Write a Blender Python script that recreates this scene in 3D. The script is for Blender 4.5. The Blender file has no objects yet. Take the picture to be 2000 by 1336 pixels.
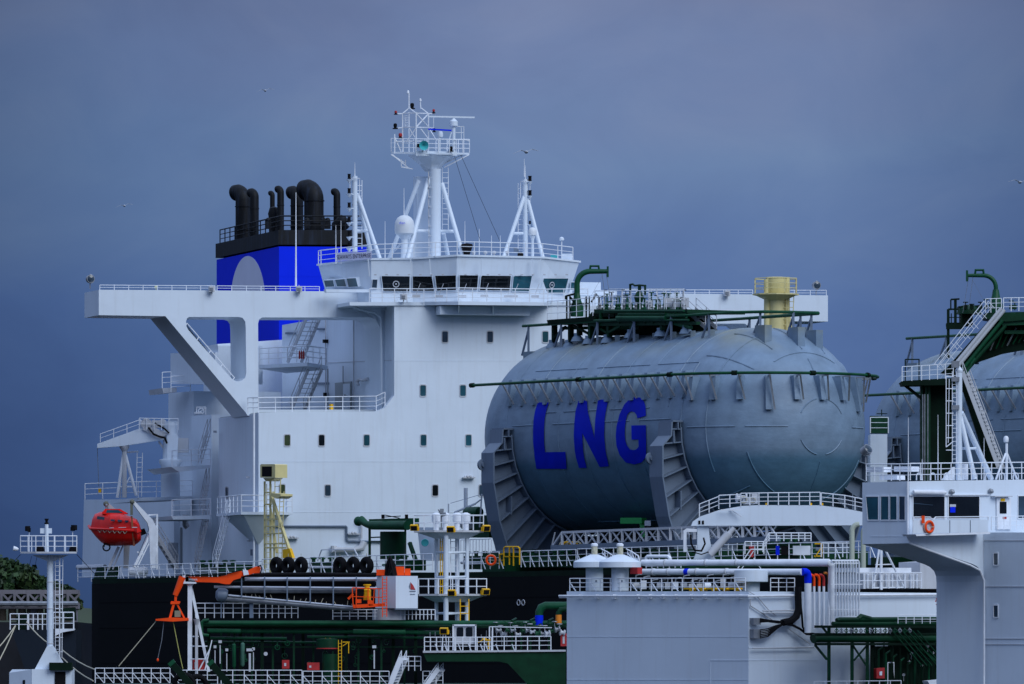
import bpy, math, random
from mathutils import Vector as V, Matrix
from mathutils.geometry import tessellate_polygon
random.seed(7)
SC = bpy.context.scene
COL = SC.collection
# ---------------------------------------------------------------- camera
D0, K0, HOR, ZC = 450.0, 0.03, 1300.0, 5.0
cd = bpy.data.cameras.new('camera'); cam = bpy.data.objects.new('camera', cd); COL.objects.link(cam)
cam.location = (0, -D0, ZC); cam.rotation_euler = (math.radians(90), 0, 0)
cd.sensor_width = 36; cd.lens = 36*D0/(2000*K0); cd.shift_y = (HOR-668)/2000.0
cd.clip_start = 1; cd.clip_end = 60000
SC.camera = cam
# ---------------------------------------------------------------- world
W = bpy.data.worlds.new('World'); SC.world = W; W.use_nodes = True
nt = W.node_tree; N = nt.nodes; L = nt.links
for n in list(N): N.remove(n)
SUN_EL, SUN_AZ = math.radians(38), math.radians(142)     # azimuth clockwise from +Y
sky = N.new('ShaderNodeTexSky'); sky.sky_type = 'NISHITA'; sky.sun_disc = False
sky.sun_elevation = SUN_EL; sky.sun_rotation = SUN_AZ; sky.air_density = 2.0; sky.dust_density = 3.0
tc = N.new('ShaderNodeTexCoord'); sep = N.new('ShaderNodeSeparateXYZ'); L.new(tc.outputs['Generated'], sep.inputs[0])
def wmath(op, a, b=None, clamp=False):
    m = N.new('ShaderNodeMath'); m.operation = op; m.use_clamp = clamp
    for i, x in enumerate((a, b)):
        if x is None: continue
        if hasattr(x, 'links'): L.new(x, m.inputs[i])
        else: m.inputs[i].default_value = x
    return m.outputs[0]
def wramp(fac, stops):
    r = N.new('ShaderNodeValToRGB'); L.new(fac, r.inputs[0]); cr = r.color_ramp
    while len(cr.elements) > 1: cr.elements.remove(cr.elements[-1])
    for i, (p, c) in enumerate(stops):
        e = cr.elements[0] if i == 0 else cr.elements.new(p)
        e.position = p; e.color = (*c, 1)
    return r.outputs[0]
def wmix(f, a, b, mode='MIX'):
    m = N.new('ShaderNodeMix'); m.data_type = 'RGBA'; m.blend_type = mode
    for s, x in ((m.inputs[0], f), (m.inputs[6], a), (m.inputs[7], b)):
        if hasattr(x, 'links'): L.new(x, s)
        elif isinstance(x, (int, float)): s.default_value = x
        else: s.default_value = (*x, 1)
    return m.outputs[2]
mp = N.new('ShaderNodeMapping'); mp.inputs['Scale'].default_value = (22, 22, 60); L.new(tc.outputs['Generated'], mp.inputs[0])
nz = N.new('ShaderNodeTexNoise'); nz.inputs['Scale'].default_value = 1.0; nz.inputs['Detail'].default_value = 5; nz.inputs['Roughness'].default_value = .5
L.new(mp.outputs[0], nz.inputs['Vector'])
low = wramp(wmath('ADD', wmath('MULTIPLY', sep.outputs['Z'], 1/.0875), wmath('MULTIPLY', wmath('SUBTRACT', nz.outputs[0], .5), .30)),
    [(0, (.055, .10, .22)), (.23, (.064, .120, .285)), (.53, (.098, .176, .385)), (.76, (.150, .235, .425)), (.92, (.165, .228, .41)), (1.0, (.155, .205, .37))])
# lens vignette painted into the sky, darker towards both sides
xr = wramp(wmath('ADD', wmath('MULTIPLY', sep.outputs['X'], 7.5), .5), [(0, (.50, .58, .66)), (.15, (.67, .76, .84)), (.5, (1.0, 1.02, 1.04)), (.8, (.95, .97, .99)), (1, (.60, .66, .74))])
low = wmix(1.0, low, xr, 'MULTIPLY')
mp2 = N.new('ShaderNodeMapping'); mp2.inputs['Scale'].default_value = (30, 30, 46); mp2.inputs['Location'].default_value = (3.1, 0, 1.7); L.new(tc.outputs['Generated'], mp2.inputs[0])
nz2 = N.new('ShaderNodeTexNoise'); nz2.inputs['Scale'].default_value = 1.3; nz2.inputs['Detail'].default_value = 6; nz2.inputs['Roughness'].default_value = .55; nz2.inputs['Distortion'].default_value = .6; L.new(mp2.outputs[0], nz2.inputs['Vector'])
cf = wmath('MULTIPLY', wmath('SUBTRACT', nz2.outputs[0], .47), 3.0, True)
low = wmix(wmath('MULTIPLY', cf, .55), low, wmix(1.0, low, (1.14, 1.0, .90), 'MULTIPLY'))
low = wmix(1.0, low, wmix(wmath('MULTIPLY', wmath('SUBTRACT', nz2.outputs[0], .35), 3.0, True), (.90, .91, .93), (1.05, 1.05, 1.04)), 'MULTIPLY')
high = wramp(sep.outputs['Z'], [(0, (.09, .12, .24)), (.1, (.13, .175, .33)), (.3, (.31, .42, .70)), (1.0, (.60, .76, 1.12))])
hi_f = wmath('MULTIPLY', wmath('SUBTRACT', sep.outputs['Z'], .092), 12, True)
cloud = wmix(hi_f, low, high)
nish = N.new('ShaderNodeBackground'); nish.inputs[1].default_value = .08; L.new(sky.outputs[0], nish.inputs[0])
clb = N.new('ShaderNodeBackground'); L.new(cloud, clb.inputs[0]); clb.inputs[1].default_value = 1.0
mixs = N.new('ShaderNodeMixShader'); mixs.inputs[0].default_value = .97
L.new(nish.outputs[0], mixs.inputs[1]); L.new(clb.outputs[0], mixs.inputs[2])
wo = N.new('ShaderNodeOutputWorld'); L.new(mixs.outputs[0], wo.inputs[0])
# ---------------------------------------------------------------- sun
sd = bpy.data.lights.new('sun', 'SUN'); sd.energy = 1.85; sd.angle = math.radians(40); sd.color = (.88, .94, 1.0)
so = bpy.data.objects.new('sun', sd); COL.objects.link(so)
sdir = V((math.sin(SUN_AZ)*math.cos(SUN_EL), math.cos(SUN_AZ)*math.cos(SUN_EL), math.sin(SUN_EL)))
so.rotation_euler = sdir.to_track_quat('Z', 'Y').to_euler()
SC.view_settings.view_transform = 'Standard'; SC.view_settings.look = 'None'
SC.view_settings.exposure = 0.0; SC.view_settings.gamma = 1.0
# ---------------------------------------------------------------- materials
MATS = {}
def mat(name, col, rough=.5, metal=0., vary=.10, vs=.6, streak=0., bump=0., bs=8., dirt=(.5, .45, .4), coat=0., spec=None):
    if name in MATS: return MATS[name]
    m = bpy.data.materials.new(name); m.use_nodes = True; MATS[name] = m
    n = m.node_tree.nodes; l = m.node_tree.links; b = n['Principled BSDF']
    b.inputs['Roughness'].default_value = rough; b.inputs['Metallic'].default_value = metal
    if spec is not None: b.inputs['Specular IOR Level'].default_value = spec
    if coat: b.inputs['Coat Weight'].default_value = coat
    t = n.new('ShaderNodeTexCoord'); nz = n.new('ShaderNodeTexNoise'); nz.inputs['Scale'].default_value = vs
    nz.inputs['Detail'].default_value = 5; l.new(t.outputs['Object'], nz.inputs['Vector'])
    r = n.new('ShaderNodeValToRGB'); l.new(nz.outputs[0], r.inputs[0])
    r.color_ramp.elements[0].position = .3; r.color_ramp.elements[1].position = .7
    r.color_ramp.elements[0].color = (*[c*(1-vary) for c in col], 1); r.color_ramp.elements[1].color = (*[min(1, c*(1+vary*.5)) for c in col], 1)
    out = r.outputs[0]
    if streak:
        mp = n.new('ShaderNodeMapping'); mp.inputs['Scale'].default_value = (2.2, 2.2, .16); l.new(t.outputs['Object'], mp.inputs[0])
        n2 = n.new('ShaderNodeTexNoise'); n2.inputs['Scale'].default_value = 1.6; n2.inputs['Detail'].default_value = 6; l.new(mp.outputs[0], n2.inputs['Vector'])
        r2 = n.new('ShaderNodeValToRGB'); l.new(n2.outputs[0], r2.inputs[0])
        r2.color_ramp.elements[0].position = .52; r2.color_ramp.elements[1].position = .78
        r2.color_ramp.elements[0].color = (0, 0, 0, 1); r2.color_ramp.elements[1].color = (streak,)*3+(1,)
        mx = n.new('ShaderNodeMix'); mx.data_type = 'RGBA'; l.new(r2.outputs[0], mx.inputs[0]); l.new(out, mx.inputs[6])
        mx.inputs[7].default_value = (*[c*d for c, d in zip(col, dirt)], 1); out = mx.outputs[2]
    l.new(out, b.inputs['Base Color'])
    if bump:
        n3 = n.new('ShaderNodeTexNoise'); n3.inputs['Scale'].default_value = bs; n3.inputs['Detail'].default_value = 4; l.new(t.outputs['Object'], n3.inputs['Vector'])
        bp = n.new('ShaderNodeBump'); bp.inputs['Strength'].default_value = bump; bp.inputs['Distance'].default_value = .05
        l.new(n3.outputs[0], bp.inputs['Height']); l.new(bp.outputs[0], b.inputs['Normal'])
    return m
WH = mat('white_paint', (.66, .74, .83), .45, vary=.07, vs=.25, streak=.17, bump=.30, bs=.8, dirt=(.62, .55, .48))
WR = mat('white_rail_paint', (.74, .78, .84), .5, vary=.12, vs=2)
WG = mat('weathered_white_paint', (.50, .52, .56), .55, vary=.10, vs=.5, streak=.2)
GRY = mat('grey_paint', (.13, .175, .245), .5, vary=.12, vs=.5, streak=.25, bump=.2, bs=1.5)
BLK = mat('black_hull_paint', (.0025, .0035, .005), .8, vary=.3, vs=.3, streak=.3, dirt=(2, 2, 2), spec=.12)
SOOT = mat('soot_black_paint', (.005, .0065, .009), .6, vary=.4, vs=.5, streak=.5, dirt=(5, 6, 8), spec=.2)
BLU = mat('royal_blue_paint', (.001, .022, .72), .6, vary=.06, vs=.4, spec=.08)
LOGO = mat('light_grey_emblem_paint', (.64, .66, .80), .6, vary=.05)
GRN = mat('dark_green_paint', (.0022, .038, .015), .5, spec=.2, vary=.35, vs=1.5, streak=.3)
GRN2 = mat('green_pipe_paint', (.0035, .066, .027), .45, spec=.25, vary=.3, vs=2)
DGR = mat('deep_green_steel', (.0015, .012, .006), .7, spec=.12, vary=.4, vs=1)
YEL = mat('cream_yellow_paint', (.66, .58, .27), .5, vary=.12, vs=1.2, streak=.3)
YE2 = mat('safety_yellow_paint', (.85, .47, .01), .5, spec=.2, vary=.15, vs=2)
RED = mat('lifeboat_red_paint', (.80, .010, .004), .38, vary=.12, vs=1.2, streak=.2, spec=.35)
RE2 = mat('dull_red_paint', (.42, .02, .02), .5, vary=.25, vs=3)
ORG = mat('orange_crane_paint', (.92, .075, .006), .5, spec=.2, vary=.15, vs=2)
RUB = mat('black_rubber', (.004, .004, .006), .8, spec=.15, vary=.4, vs=6)
STL = mat('grey_steel', (.26, .28, .31), .4, .4, vary=.3, vs=3)
ROP = mat('rope_fibre', (.45, .42, .32), .9, vary=.2, vs=9)
TEAL = mat('teal_horn_paint', (.05, .42, .45), .4, vary=.1)
BEIGE = mat('beige_plaster', (.28, .21, .12), .8, vary=.2, vs=.3)
CONC = mat('pier_concrete', (.17, .16, .18), .8, vary=.3, vs=.4, streak=.4)
FEA = mat('gull_feather', (.45, .47, .50), .8, vary=.2, vs=6)
def glass(name, col, rough=.06):
    m = mat(name, col, rough, vary=.5, vs=.9); b = m.node_tree.nodes['Principled BSDF']; b.inputs['Specular IOR Level'].default_value = .6
    return m
GLD = glass('dark_window_glass', (.006, .008, .010)); GLT = glass('teal_window_glass', (.018, .085, .115))
GLG = glass('slate_window_glass', (.035, .06, .09)); GLO = glass('olive_window_glass', (.05, .07, .03))
# tank insulation
TM = mat('tank_insulation', (.185, .265, .365), .5, spec=.4, vary=.17, vs=.9, bump=.0); MATS['tank'] = TM
def tank_mat():
    n = TM.node_tree.nodes; l = TM.node_tree.links; b = n['Principled BSDF']
    t = [x for x in n if x.type == 'TEX_COORD'][0]
    mp = n.new('ShaderNodeMapping'); mp.inputs['Scale'].default_value = (.8, .8, 2.0); l.new(t.outputs['Object'], mp.inputs[0])
    a = n.new('ShaderNodeTexNoise'); a.inputs['Scale'].default_value = 1.4; a.inputs['Detail'].default_value = 7; a.inputs['Roughness'].default_value = .62; l.new(mp.outputs[0], a.inputs['Vector'])
    bp = n.new('ShaderNodeBump'); bp.inputs['Strength'].default_value = .20; bp.inputs['Distance'].default_value = .12
    l.new(a.outputs[0], bp.inputs['Height']); l.new(bp.outputs[0], b.inputs['Normal'])
    src = b.inputs['Base Color'].links[0].from_socket
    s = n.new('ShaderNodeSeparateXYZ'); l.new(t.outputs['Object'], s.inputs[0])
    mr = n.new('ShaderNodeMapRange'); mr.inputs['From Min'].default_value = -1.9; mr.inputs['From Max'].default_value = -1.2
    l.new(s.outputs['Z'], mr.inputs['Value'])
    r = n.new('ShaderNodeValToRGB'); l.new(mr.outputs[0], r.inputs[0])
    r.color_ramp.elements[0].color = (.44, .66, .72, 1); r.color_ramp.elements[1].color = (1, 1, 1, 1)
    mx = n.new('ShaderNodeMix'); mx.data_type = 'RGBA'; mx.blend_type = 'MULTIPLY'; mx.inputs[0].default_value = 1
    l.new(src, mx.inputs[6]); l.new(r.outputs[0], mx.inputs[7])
    n7 = n.new('ShaderNodeTexNoise'); n7.inputs['Scale'].default_value = 3.2; n7.inputs['Detail'].default_value = 8; n7.inputs['Roughness'].default_value = .7; l.new(t.outputs['Object'], n7.inputs['Vector'])
    r7 = n.new('ShaderNodeValToRGB'); l.new(n7.outputs[0], r7.inputs[0]); r7.color_ramp.elements[0].position = .32; r7.color_ramp.elements[1].position = .68
    r7.color_ramp.elements[0].color = (.88, .90, .91, 1); r7.color_ramp.elements[1].color = (1.0, 1.0, 1.0, 1)
    m7 = n.new('ShaderNodeMix'); m7.data_type = 'RGBA'; m7.blend_type = 'MULTIPLY'; m7.inputs[0].default_value = 1; l.new(mx.outputs[2], m7.inputs[6]); l.new(r7.outputs[0], m7.inputs[7]); mx = m7
    # patches of yellow-green algae stain high on the top
    n4 = n.new('ShaderNodeTexNoise'); n4.inputs['Scale'].default_value = .35; n4.inputs['Detail'].default_value = 6; l.new(t.outputs['Object'], n4.inputs['Vector'])
    r4 = n.new('ShaderNodeValToRGB'); l.new(n4.outputs[0], r4.inputs[0]); r4.color_ramp.elements[0].position = .42; r4.color_ramp.elements[1].position = .62
    m5 = n.new('ShaderNodeMapRange'); m5.inputs['From Min'].default_value = 4.2; m5.inputs['From Max'].default_value = 5.4; l.new(s.outputs['Z'], m5.inputs['Value'])
    mu = n.new('ShaderNodeMath'); mu.operation = 'MULTIPLY'; l.new(r4.outputs[0], mu.inputs[0]); l.new(m5.outputs[0], mu.inputs[1])
    m6 = n.new('ShaderNodeMath'); m6.operation = 'MULTIPLY'; l.new(mu.outputs[0], m6.inputs[0]); m6.inputs[1].default_value = .5
    my = n.new('ShaderNodeMix'); my.data_type = 'RGBA'; l.new(m6.outputs[0], my.inputs[0]); l.new(mx.outputs[2], my.inputs[6]); my.inputs[7].default_value = (.27, .26, .14, 1)
    l.new(my.outputs[2], b.inputs['Base Color'])
tank_mat()
# ---------------------------------------------------------------- geometry helpers
CAMP = V((0, -D0, ZC))
def P(px, py, Y=0.):
    s = K0*(Y+D0)/D0
    return V(((px-1000)*s, Y, ZC+(HOR-py)*s))
class Fr:
    """a vertical reference plane at a real place: u along it, w away from the viewer"""
    def __init__(s, px, Y, deg=0., O=None):
        a = math.radians(deg); s.O = O if O is not None else P(px, HOR, Y)
        s.u = V((math.cos(a), math.sin(a), 0)); s.w = V((-math.sin(a), math.cos(a), 0))
    def pt(s, px, py, v=0.):
        d = P(px, py, 0)-CAMP
        k = ((s.O+s.w*v)-CAMP).dot(s.w)/d.dot(s.w)
        return CAMP+d*k
    def side(s, px, py, v=0):        # frame on the plane through this point that runs away from the viewer
        f = Fr(0, 0, 0, O=s.pt(px, py, v)); f.u = s.w.copy(); f.w = s.u.copy(); return f
UP = V((0, 0, 1))
def px_of(p): return 1000+p.x/(K0*(p.y+D0)/D0)
def reach(p, d, px):       # distance along d from p until its image column is px
    s0 = px-1000; k = K0/D0; return (s0*k*(p.y+D0)-p.x)/(d.x-s0*k*d.y)
class MB:
    def __init__(s): s.v = []; s.f = []
    def add(s, vs, fs):
        o = len(s.v); s.v += [V(x) for x in vs]; s.f += [tuple(i+o for i in f) for f in fs]; return s
    def ob(s, p, a, b, c):           # box from corner p and three edge vectors
        p, a, b, c = V(p), V(a), V(b), V(c)
        if a.cross(b).dot(c) < 0: a, b = b, a
        return s.add([p, p+a, p+a+b, p+b, p+c, p+a+c, p+a+b+c, p+b+c], [(3, 2, 1, 0), (4, 5, 6, 7), (0, 1, 5, 4), (1, 2, 6, 5), (2, 3, 7, 6), (3, 0, 4, 7)])
    def cb(s, c, sx, sy, sz, rz=0):  # box centred in plan, standing on c
        a = V((math.cos(rz), math.sin(rz), 0)); b = V((-math.sin(rz), math.cos(rz), 0))
        return s.ob(V(c)-a*sx/2-b*sy/2, a*sx, b*sy, UP*sz)
    def bar(s, a, b, w=.1, h=None):
        a, b = V(a), V(b); h = h or w; d = (b-a); n = d.normalized()
        r = n.cross(UP) if abs(n.z) < .95 else n.cross(V((0, 1, 0)))
        r.normalize(); q = r.cross(n).normalized()
        return s.ob(a-r*w/2-q*h/2, r*w, q*h, d)
    def pr(s, fr, poly, v=0., d=1., holes=()):
        rings = [[fr.pt(x, y, v) for x, y in poly]]+[[fr.pt(x, y, v) for x, y in h] for h in holes]
        return s.prism(rings, fr.w*d)
    def prism(s, rings, vec):
        rings = [list(r) for r in rings]
        flat = [p for r in rings for p in r]; tri = tessellate_polygon(rings); n = len(flat)
        nrm = V((0, 0, 0))
        for t in tri: nrm += (flat[t[1]]-flat[t[0]]).cross(flat[t[2]]-flat[t[0]])
        s1 = nrm.dot(vec) > 0
        fs = []
        for t in tri:
            t = tuple(t); b = tuple(i+n for i in t)
            fs += [t[::-1], b] if s1 else [t, b[::-1]]
        o = 0
        for k, r in enumerate(rings):
            m = len(r); a = V((0, 0, 0))
            for i in range(m): a += (r[i]-r[0]).cross(r[(i+1) % m]-r[0])
            cc = a.dot(vec) > 0
            if k: cc = not cc
            for i in range(m):
                j = (i+1) % m; q = (o+i, o+j, o+j+n, o+i+n); fs.append(q if cc else q[::-1])
            o += m
        return s.add(flat+[p+vec for p in flat], fs)
    def tube(s, pts, r, n=8, cap=True):
        pts = [V(p) for p in pts]; rs = r if isinstance(r, (list, tuple)) else [r]*len(pts)
        t = (pts[1]-pts[0]).normalized(); q = t.cross(V((.13, .27, 1)) if abs(t.z) < .9 else V((1, .1, 0))).normalized()
        vs = []; m = len(pts)
        for i, p in enumerate(pts):
            a = (pts[i]-pts[i-1]).normalized() if i else t
            b = (pts[i+1]-pts[i]).normalized() if i < m-1 else a
            tt = (a+b).normalized() if (a+b).length > 1e-6 else a
            q = (q-tt*q.dot(tt)).normalized(); k = tt.cross(q)
            sc = 1/max(.35, abs(tt.dot(a)))
            for j in range(n):
                an = 2*math.pi*j/n; vs.append(p+(q*math.cos(an)+k*math.sin(an))*rs[i]*(sc if 0 < i < m-1 else 1))
        fs = [(i*n+j, i*n+(j+1) % n, (i+1)*n+(j+1) % n, (i+1)*n+j) for i in range(m-1) for j in range(n)]
        if cap: fs += [tuple(range(n))[::-1], tuple((m-1)*n+j for j in range(n))]
        return s.add(vs, fs)
    def lathe(s, c, prof, n=20, ax=None, cap=True):     # prof: (r, h) along axis
        ax = V(ax).normalized() if ax is not None else UP
        q = ax.cross(V((1, 0, 0)) if abs(ax.x) < .9 else V((0, 1, 0))).normalized(); k = ax.cross(q); c = V(c); m = len(prof)
        vs = [c+ax*h+(q*math.cos(2*math.pi*j/n)+k*math.sin(2*math.pi*j/n))*r for r, h in prof for j in range(n)]
        fs = [(i*n+j, i*n+(j+1) % n, (i+1)*n+(j+1) % n, (i+1)*n+j) for i in range(m-1) for j in range(n)]
        if cap: fs += [tuple(range(n))[::-1], tuple((m-1)*n+j for j in range(n))]
        return s.add(vs, fs)
    def ball(s, c, r, n=14, sc=(1, 1, 1)):
        c = V(c); prof = [(math.sin(math.pi*i/n)*r+1e-4, -math.cos(math.pi*i/n)*r) for i in range(n+1)]
        o = len(s.v); s.lathe((0, 0, 0), prof, n*2)
        for i in range(o, len(s.v)): p = s.v[i]; s.v[i] = V((p.x*sc[0], p.y*sc[1], p.z*sc[2]))+c
        return s
    def ring(s, c, ax, R, r, n=24, m=6, a0=0, a1=360, q=None):
        ax = V(ax).normalized(); q = (V(q) if q is not None else ax.cross(V((1, 0, .1)))).normalized(); k = ax.cross(q)
        pts = [V(c)+(q*math.cos(math.radians(a0+(a1-a0)*i/n))+k*math.sin(math.radians(a0+(a1-a0)*i/n)))*R for i in range(n+1)]
        return s.tube(pts, r, m, cap=(a1-a0) < 360)
ORG_ = {}
def link_mesh(name, mb, m, org, parent=None, smooth=True):
    me = bpy.data.meshes.new(name); me.from_pydata([p-org for p in mb.v], [], mb.f); me.materials.append(m)
    me.update()
    if smooth and len(mb.f):
        me.polygons.foreach_set('use_smooth', [True]*len(me.polygons))
        me.set_sharp_from_angle(angle=math.radians(35))
    o = bpy.data.objects.new(name, me); COL.objects.link(o)
    if parent: o.parent = parent
    else: o.location = org
    ORG_[o.name] = org
    return o
def tagged(o, label, cat, group=None, kind=None):
    if label: o['label'] = label
    if cat: o['category'] = cat
    if group: o['group'] = group
    if kind: o['kind'] = kind
    return o
def T(name, label, cat, loc, group=None):
    o = bpy.data.objects.new(name, None); o.empty_display_size = .2; COL.objects.link(o); o.location = loc; ORG_[o.name] = V(loc)
    return tagged(o, label, cat, group)
def part(par, name, mb, m, label=None, smooth=True):
    o = link_mesh(name, mb, m, ORG_[par.name], par, smooth)
    if label: o['label'] = label
    return o
def solo(name, mb, m, label, cat, group=None, kind=None, smooth=True):
    xs = [p.x for p in mb.v]; ys = [p.y for p in mb.v]; zs = [p.z for p in mb.v]
    org = V(((min(xs)+max(xs))/2, (min(ys)+max(ys))/2, min(zs)))
    return tagged(link_mesh(name, mb, m, org, None, smooth), label, cat, group, kind)
def partcopy(o, par, delta):
    c = o.copy(); COL.objects.link(c); c.parent = par; c.location = V(o.location)+V(delta); ORG_[c.name] = ORG_[par.name]; return c
def copy_thing(t, loc, label=None):
    def rec(o, par):
        c = o.copy(); COL.objects.link(c); ORG_[c.name] = V(loc)
        if par: c.parent = par
        for ch in list(KIDS.get(o.name, ())): rec(ch, c)
        return c
    KIDS = {}
    for o in bpy.data.objects:
        if o.parent: KIDS.setdefault(o.parent.name, []).append(o)
    c = rec(t, None); c.location = loc
    if label: c['label'] = label
    return c
def rrect(x0, y0, x1, y1, r, k=3):
    pts = []
    for cx, cy, a in ((x1-r, y0+r, -90), (x1-r, y1-r, 0), (x0+r, y1-r, 90), (x0+r, y0+r, 180)):
        for i in range(k+1):
            t = math.radians(a+90*i/k); pts.append((cx+r*math.cos(t), cy+r*math.sin(t)))
    return pts
def text_part(par, s, m, org, right, up, h, name='lettering', thick=.02, width=None):
    cu = bpy.data.curves.new('t', 'FONT'); cu.body = s; cu.size = 1; cu.extrude = 0
    tmp = bpy.data.objects.new('t', cu); COL.objects.link(tmp); bpy.context.view_layer.update()
    me = bpy.data.meshes.new_from_object(tmp); bpy.data.objects.remove(tmp)
    xs = [v.co.x for v in me.vertices]; ys = [v.co.y for v in me.vertices]
    wx, wy = max(xs)-min(xs), max(ys)-min(ys); fy = h/wy; fx = (width/wx) if width else fy
    right, up = V(right).normalized(), V(up).normalized(); nn = right.cross(up)
    mb = MB(); vs = [V(org)+right*(v.co.x-min(xs))*fx+up*(v.co.y-min(ys))*fy+nn*thick for v in me.vertices]
    mb.add(vs, [tuple(p.vertices) for p in me.polygons]); bpy.data.meshes.remove(me)
    return part(par, name, mb, m, smooth=False)
def rail_geo(pts, h=1.05, sp=1.3, mids=2, r=.028):
    top = MB().tube([p+UP*h for p in pts], r, 6); mid = MB()
    for k in range(mids): mid.tube([p+UP*h*(k+1)/(mids+1) for p in pts], r*.7, 5)
    posts = []
    for a, b in zip(pts, pts[1:]):
        n = max(1, round((b-a).length/sp)); posts += [a.lerp(b, i/n) for i in range(n)]
    return top, mid, posts+[pts[-1]]
NRAIL = [0]
def rail(pts, label, h=1.05, sp=1.3, mids=2, r=.028, m=None, parent=None, group=None, stays=0):
    """railing as a thing (handrail, mid_rail, every post) or, with parent, as one part of that thing"""
    m = m or WR; pts = [V(p) for p in pts]; top, mid, posts = rail_geo(pts, h, sp, mids, r)
    if parent:
        rp = part(parent, 'railing', top, m); part(rp, 'mid_rail', mid, m)
        p0 = part(rp, 'post', MB().bar(posts[0], posts[0]+UP*h, r*2), m)
        for p in posts[1:]: partcopy(p0, rp, p-posts[0])
        return rp
    t = T('railing', label, 'railing', pts[0], group)
    part(t, 'handrail', top, m); part(t, 'mid_rail', mid, m)
    p0 = part(t, 'post', MB().bar(posts[0], posts[0]+UP*h, r*1.9), m)
    for p in posts[1:]: partcopy(p0, t, p-posts[0])
    if stays:
        s0 = None; dd = (pts[-1]-pts[0]).normalized()
        for p in posts[::stays]:
            if s0 is None: s0 = (part(t, 'stay', MB().bar(p+dd*.45, p+UP*h*.7, r*1.6), m), p)
            else: partcopy(s0[0], t, p-s0[1])
    return t
def ladder_geo(a, b, wv, step=.32, r=.025, hoops=False):
    a, b, wv = V(a), V(b), V(wv); st = MB().bar(a, b, r*2).bar(a+wv, b+wv, r*2); rg = MB(); n = int((b-a).length/step)
    for i in range(1, n):
        p = a.lerp(b, i/n); rg.bar(p, p+wv, r*1.4)
    return st, rg
def ladder(a, b, wv, label, m=None, step=.32, r=.025, parent=None):
    st, rg = ladder_geo(a, b, wv, step, r); m = m or WR
    if parent: l = part(parent, 'ladder', st, m); part(l, 'rung', rg, m); return l
    t = T('ladder', label, 'ladder', a); part(t, 'stile', st, m); part(t, 'rung', rg, m); return t
def stairs(a, b, wv, label, m=None, hr=.9, step=.28):
    """a bottom, b top, wv across; two stringers, treads, two handrails"""
    m = m or WR; a, b, wv = V(a), V(b), V(wv); t = T('stairway', label, 'stairway', a)
    part(t, 'stringer', MB().bar(a, b, .05, .24), m); part(t, 'stringer', MB().bar(a+wv, b+wv, .05, .24), m)
    tr = MB(); n = max(3, int(abs(b.z-a.z)/step)); run = (b-a); run.z = 0; run = run.normalized() if run.length > 0 else V((1, 0, 0))
    for i in range(1, n):
        p = a.lerp(b, i/n); tr.ob(p-run*.11, wv, run*.22, UP*.035)
    part(t, 'tread', tr, m)
    for o in (V((0, 0, 0)), wv):
        hm = MB().tube([a+o+UP*hr, b+o+UP*hr], .026, 6).tube([a+o+UP*hr*.5, b+o+UP*hr*.5], .018, 5); k = max(2, int((b-a).length/1.4))
        for i in range(k+1): p = a.lerp(b, i/k)+o; hm.bar(p, p+UP*hr, .045)
        part(t, 'handrail', hm, m)
    return t
def window(par, fr, pts, v, gl, frame=None, fw=.06, depth=.05, name='window'):
    """pts px polygon on plane v; frame proud 3 cm, pane 1 cm proud"""
    P3 = [fr.pt(x, y, v) for x, y in pts]; c = sum(P3, V((0, 0, 0)))/len(P3)
    outer = [c+(p-c)*(1+fw/max(.2, (p-c).length)*1.2) for p in P3]
    f = MB().prism([[p-fr.w*.035 for p in outer], [p-fr.w*.035 for p in P3]], fr.w*.03)
    o = part(par, name, f, frame or WG)
    part(o, 'pane', MB().prism([[p-fr.w*.012 for p in P3]], fr.w*.008), gl)
    return o
def floodlight(p, d, label, m=None, s=.35, group=None, dark=RUB):
    p, d = V(p), V(d).normalized(); r = d.cross(UP).normalized(); t = T('floodlight', label, 'floodlight', p, group); u2 = r.cross(d).normalized()
    part(t, 'housing', MB().ob(p+UP*s*.5-r*s*.6-u2*s*.45, r*s*1.2, u2*s*.9, d*s*.55), m or YE2)
    part(t, 'lens', MB().ob(p+UP*s*.5-r*s*.48-u2*s*.34+d*s*.56, r*s*.96, u2*s*.68, d*.02), dark)
    part(t, 'bracket', MB().bar(p-r*s*.66, p-r*s*.66+UP*s*.6, .04).bar(p+r*s*.66, p+r*s*.66+UP*s*.6, .04).bar(p-r*s*.66, p+r*s*.66, .05), m or YE2)
    return t
# ================================================================ setting
sea = MB().add([(-9000, -595, 0), (9000, -595, 0), (9000, 9000, 0), (-9000, 9000, 0)], [(0, 1, 2, 3)])
SEA = mat('harbour_water', (.005, .011, .012), .45, vary=.3, vs=.05, bump=.6, bs=.7, spec=.12)
tagged(link_mesh('water', sea, SEA, V((0, 0, 0)), None, False), None, None, None, 'structure')
# far shore: low hills, distance haze put into their bluish colour
hill = MB(); hp = []
for i in range(41):
    x = -900+i*45; hp.append((x, 26+10*math.sin(i*.7)+6*math.sin(i*1.9+1)+(8 if x < -200 else 0)))
for i in range(40):
    (x0, z0), (x1, z1) = hp[i], hp[i+1]
    hill.add([(x0, 2600, 0), (x1, 2600, 0), (x1, 2660, z1*.6), (x0, 2660, z0*.6), (x1, 2760, z1), (x0, 2760, z0), (x1, 3200, 0), (x0, 3200, 0)], [(0, 1, 2, 3), (3, 2, 4, 5), (5, 4, 6, 7)])
tagged(link_mesh('hills', hill, mat('hazy_shore_scrub', (.035, .055, .07), .9, vary=.3, vs=.02), V((0, 0, 0)), None), None, None, None, 'structure')
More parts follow.
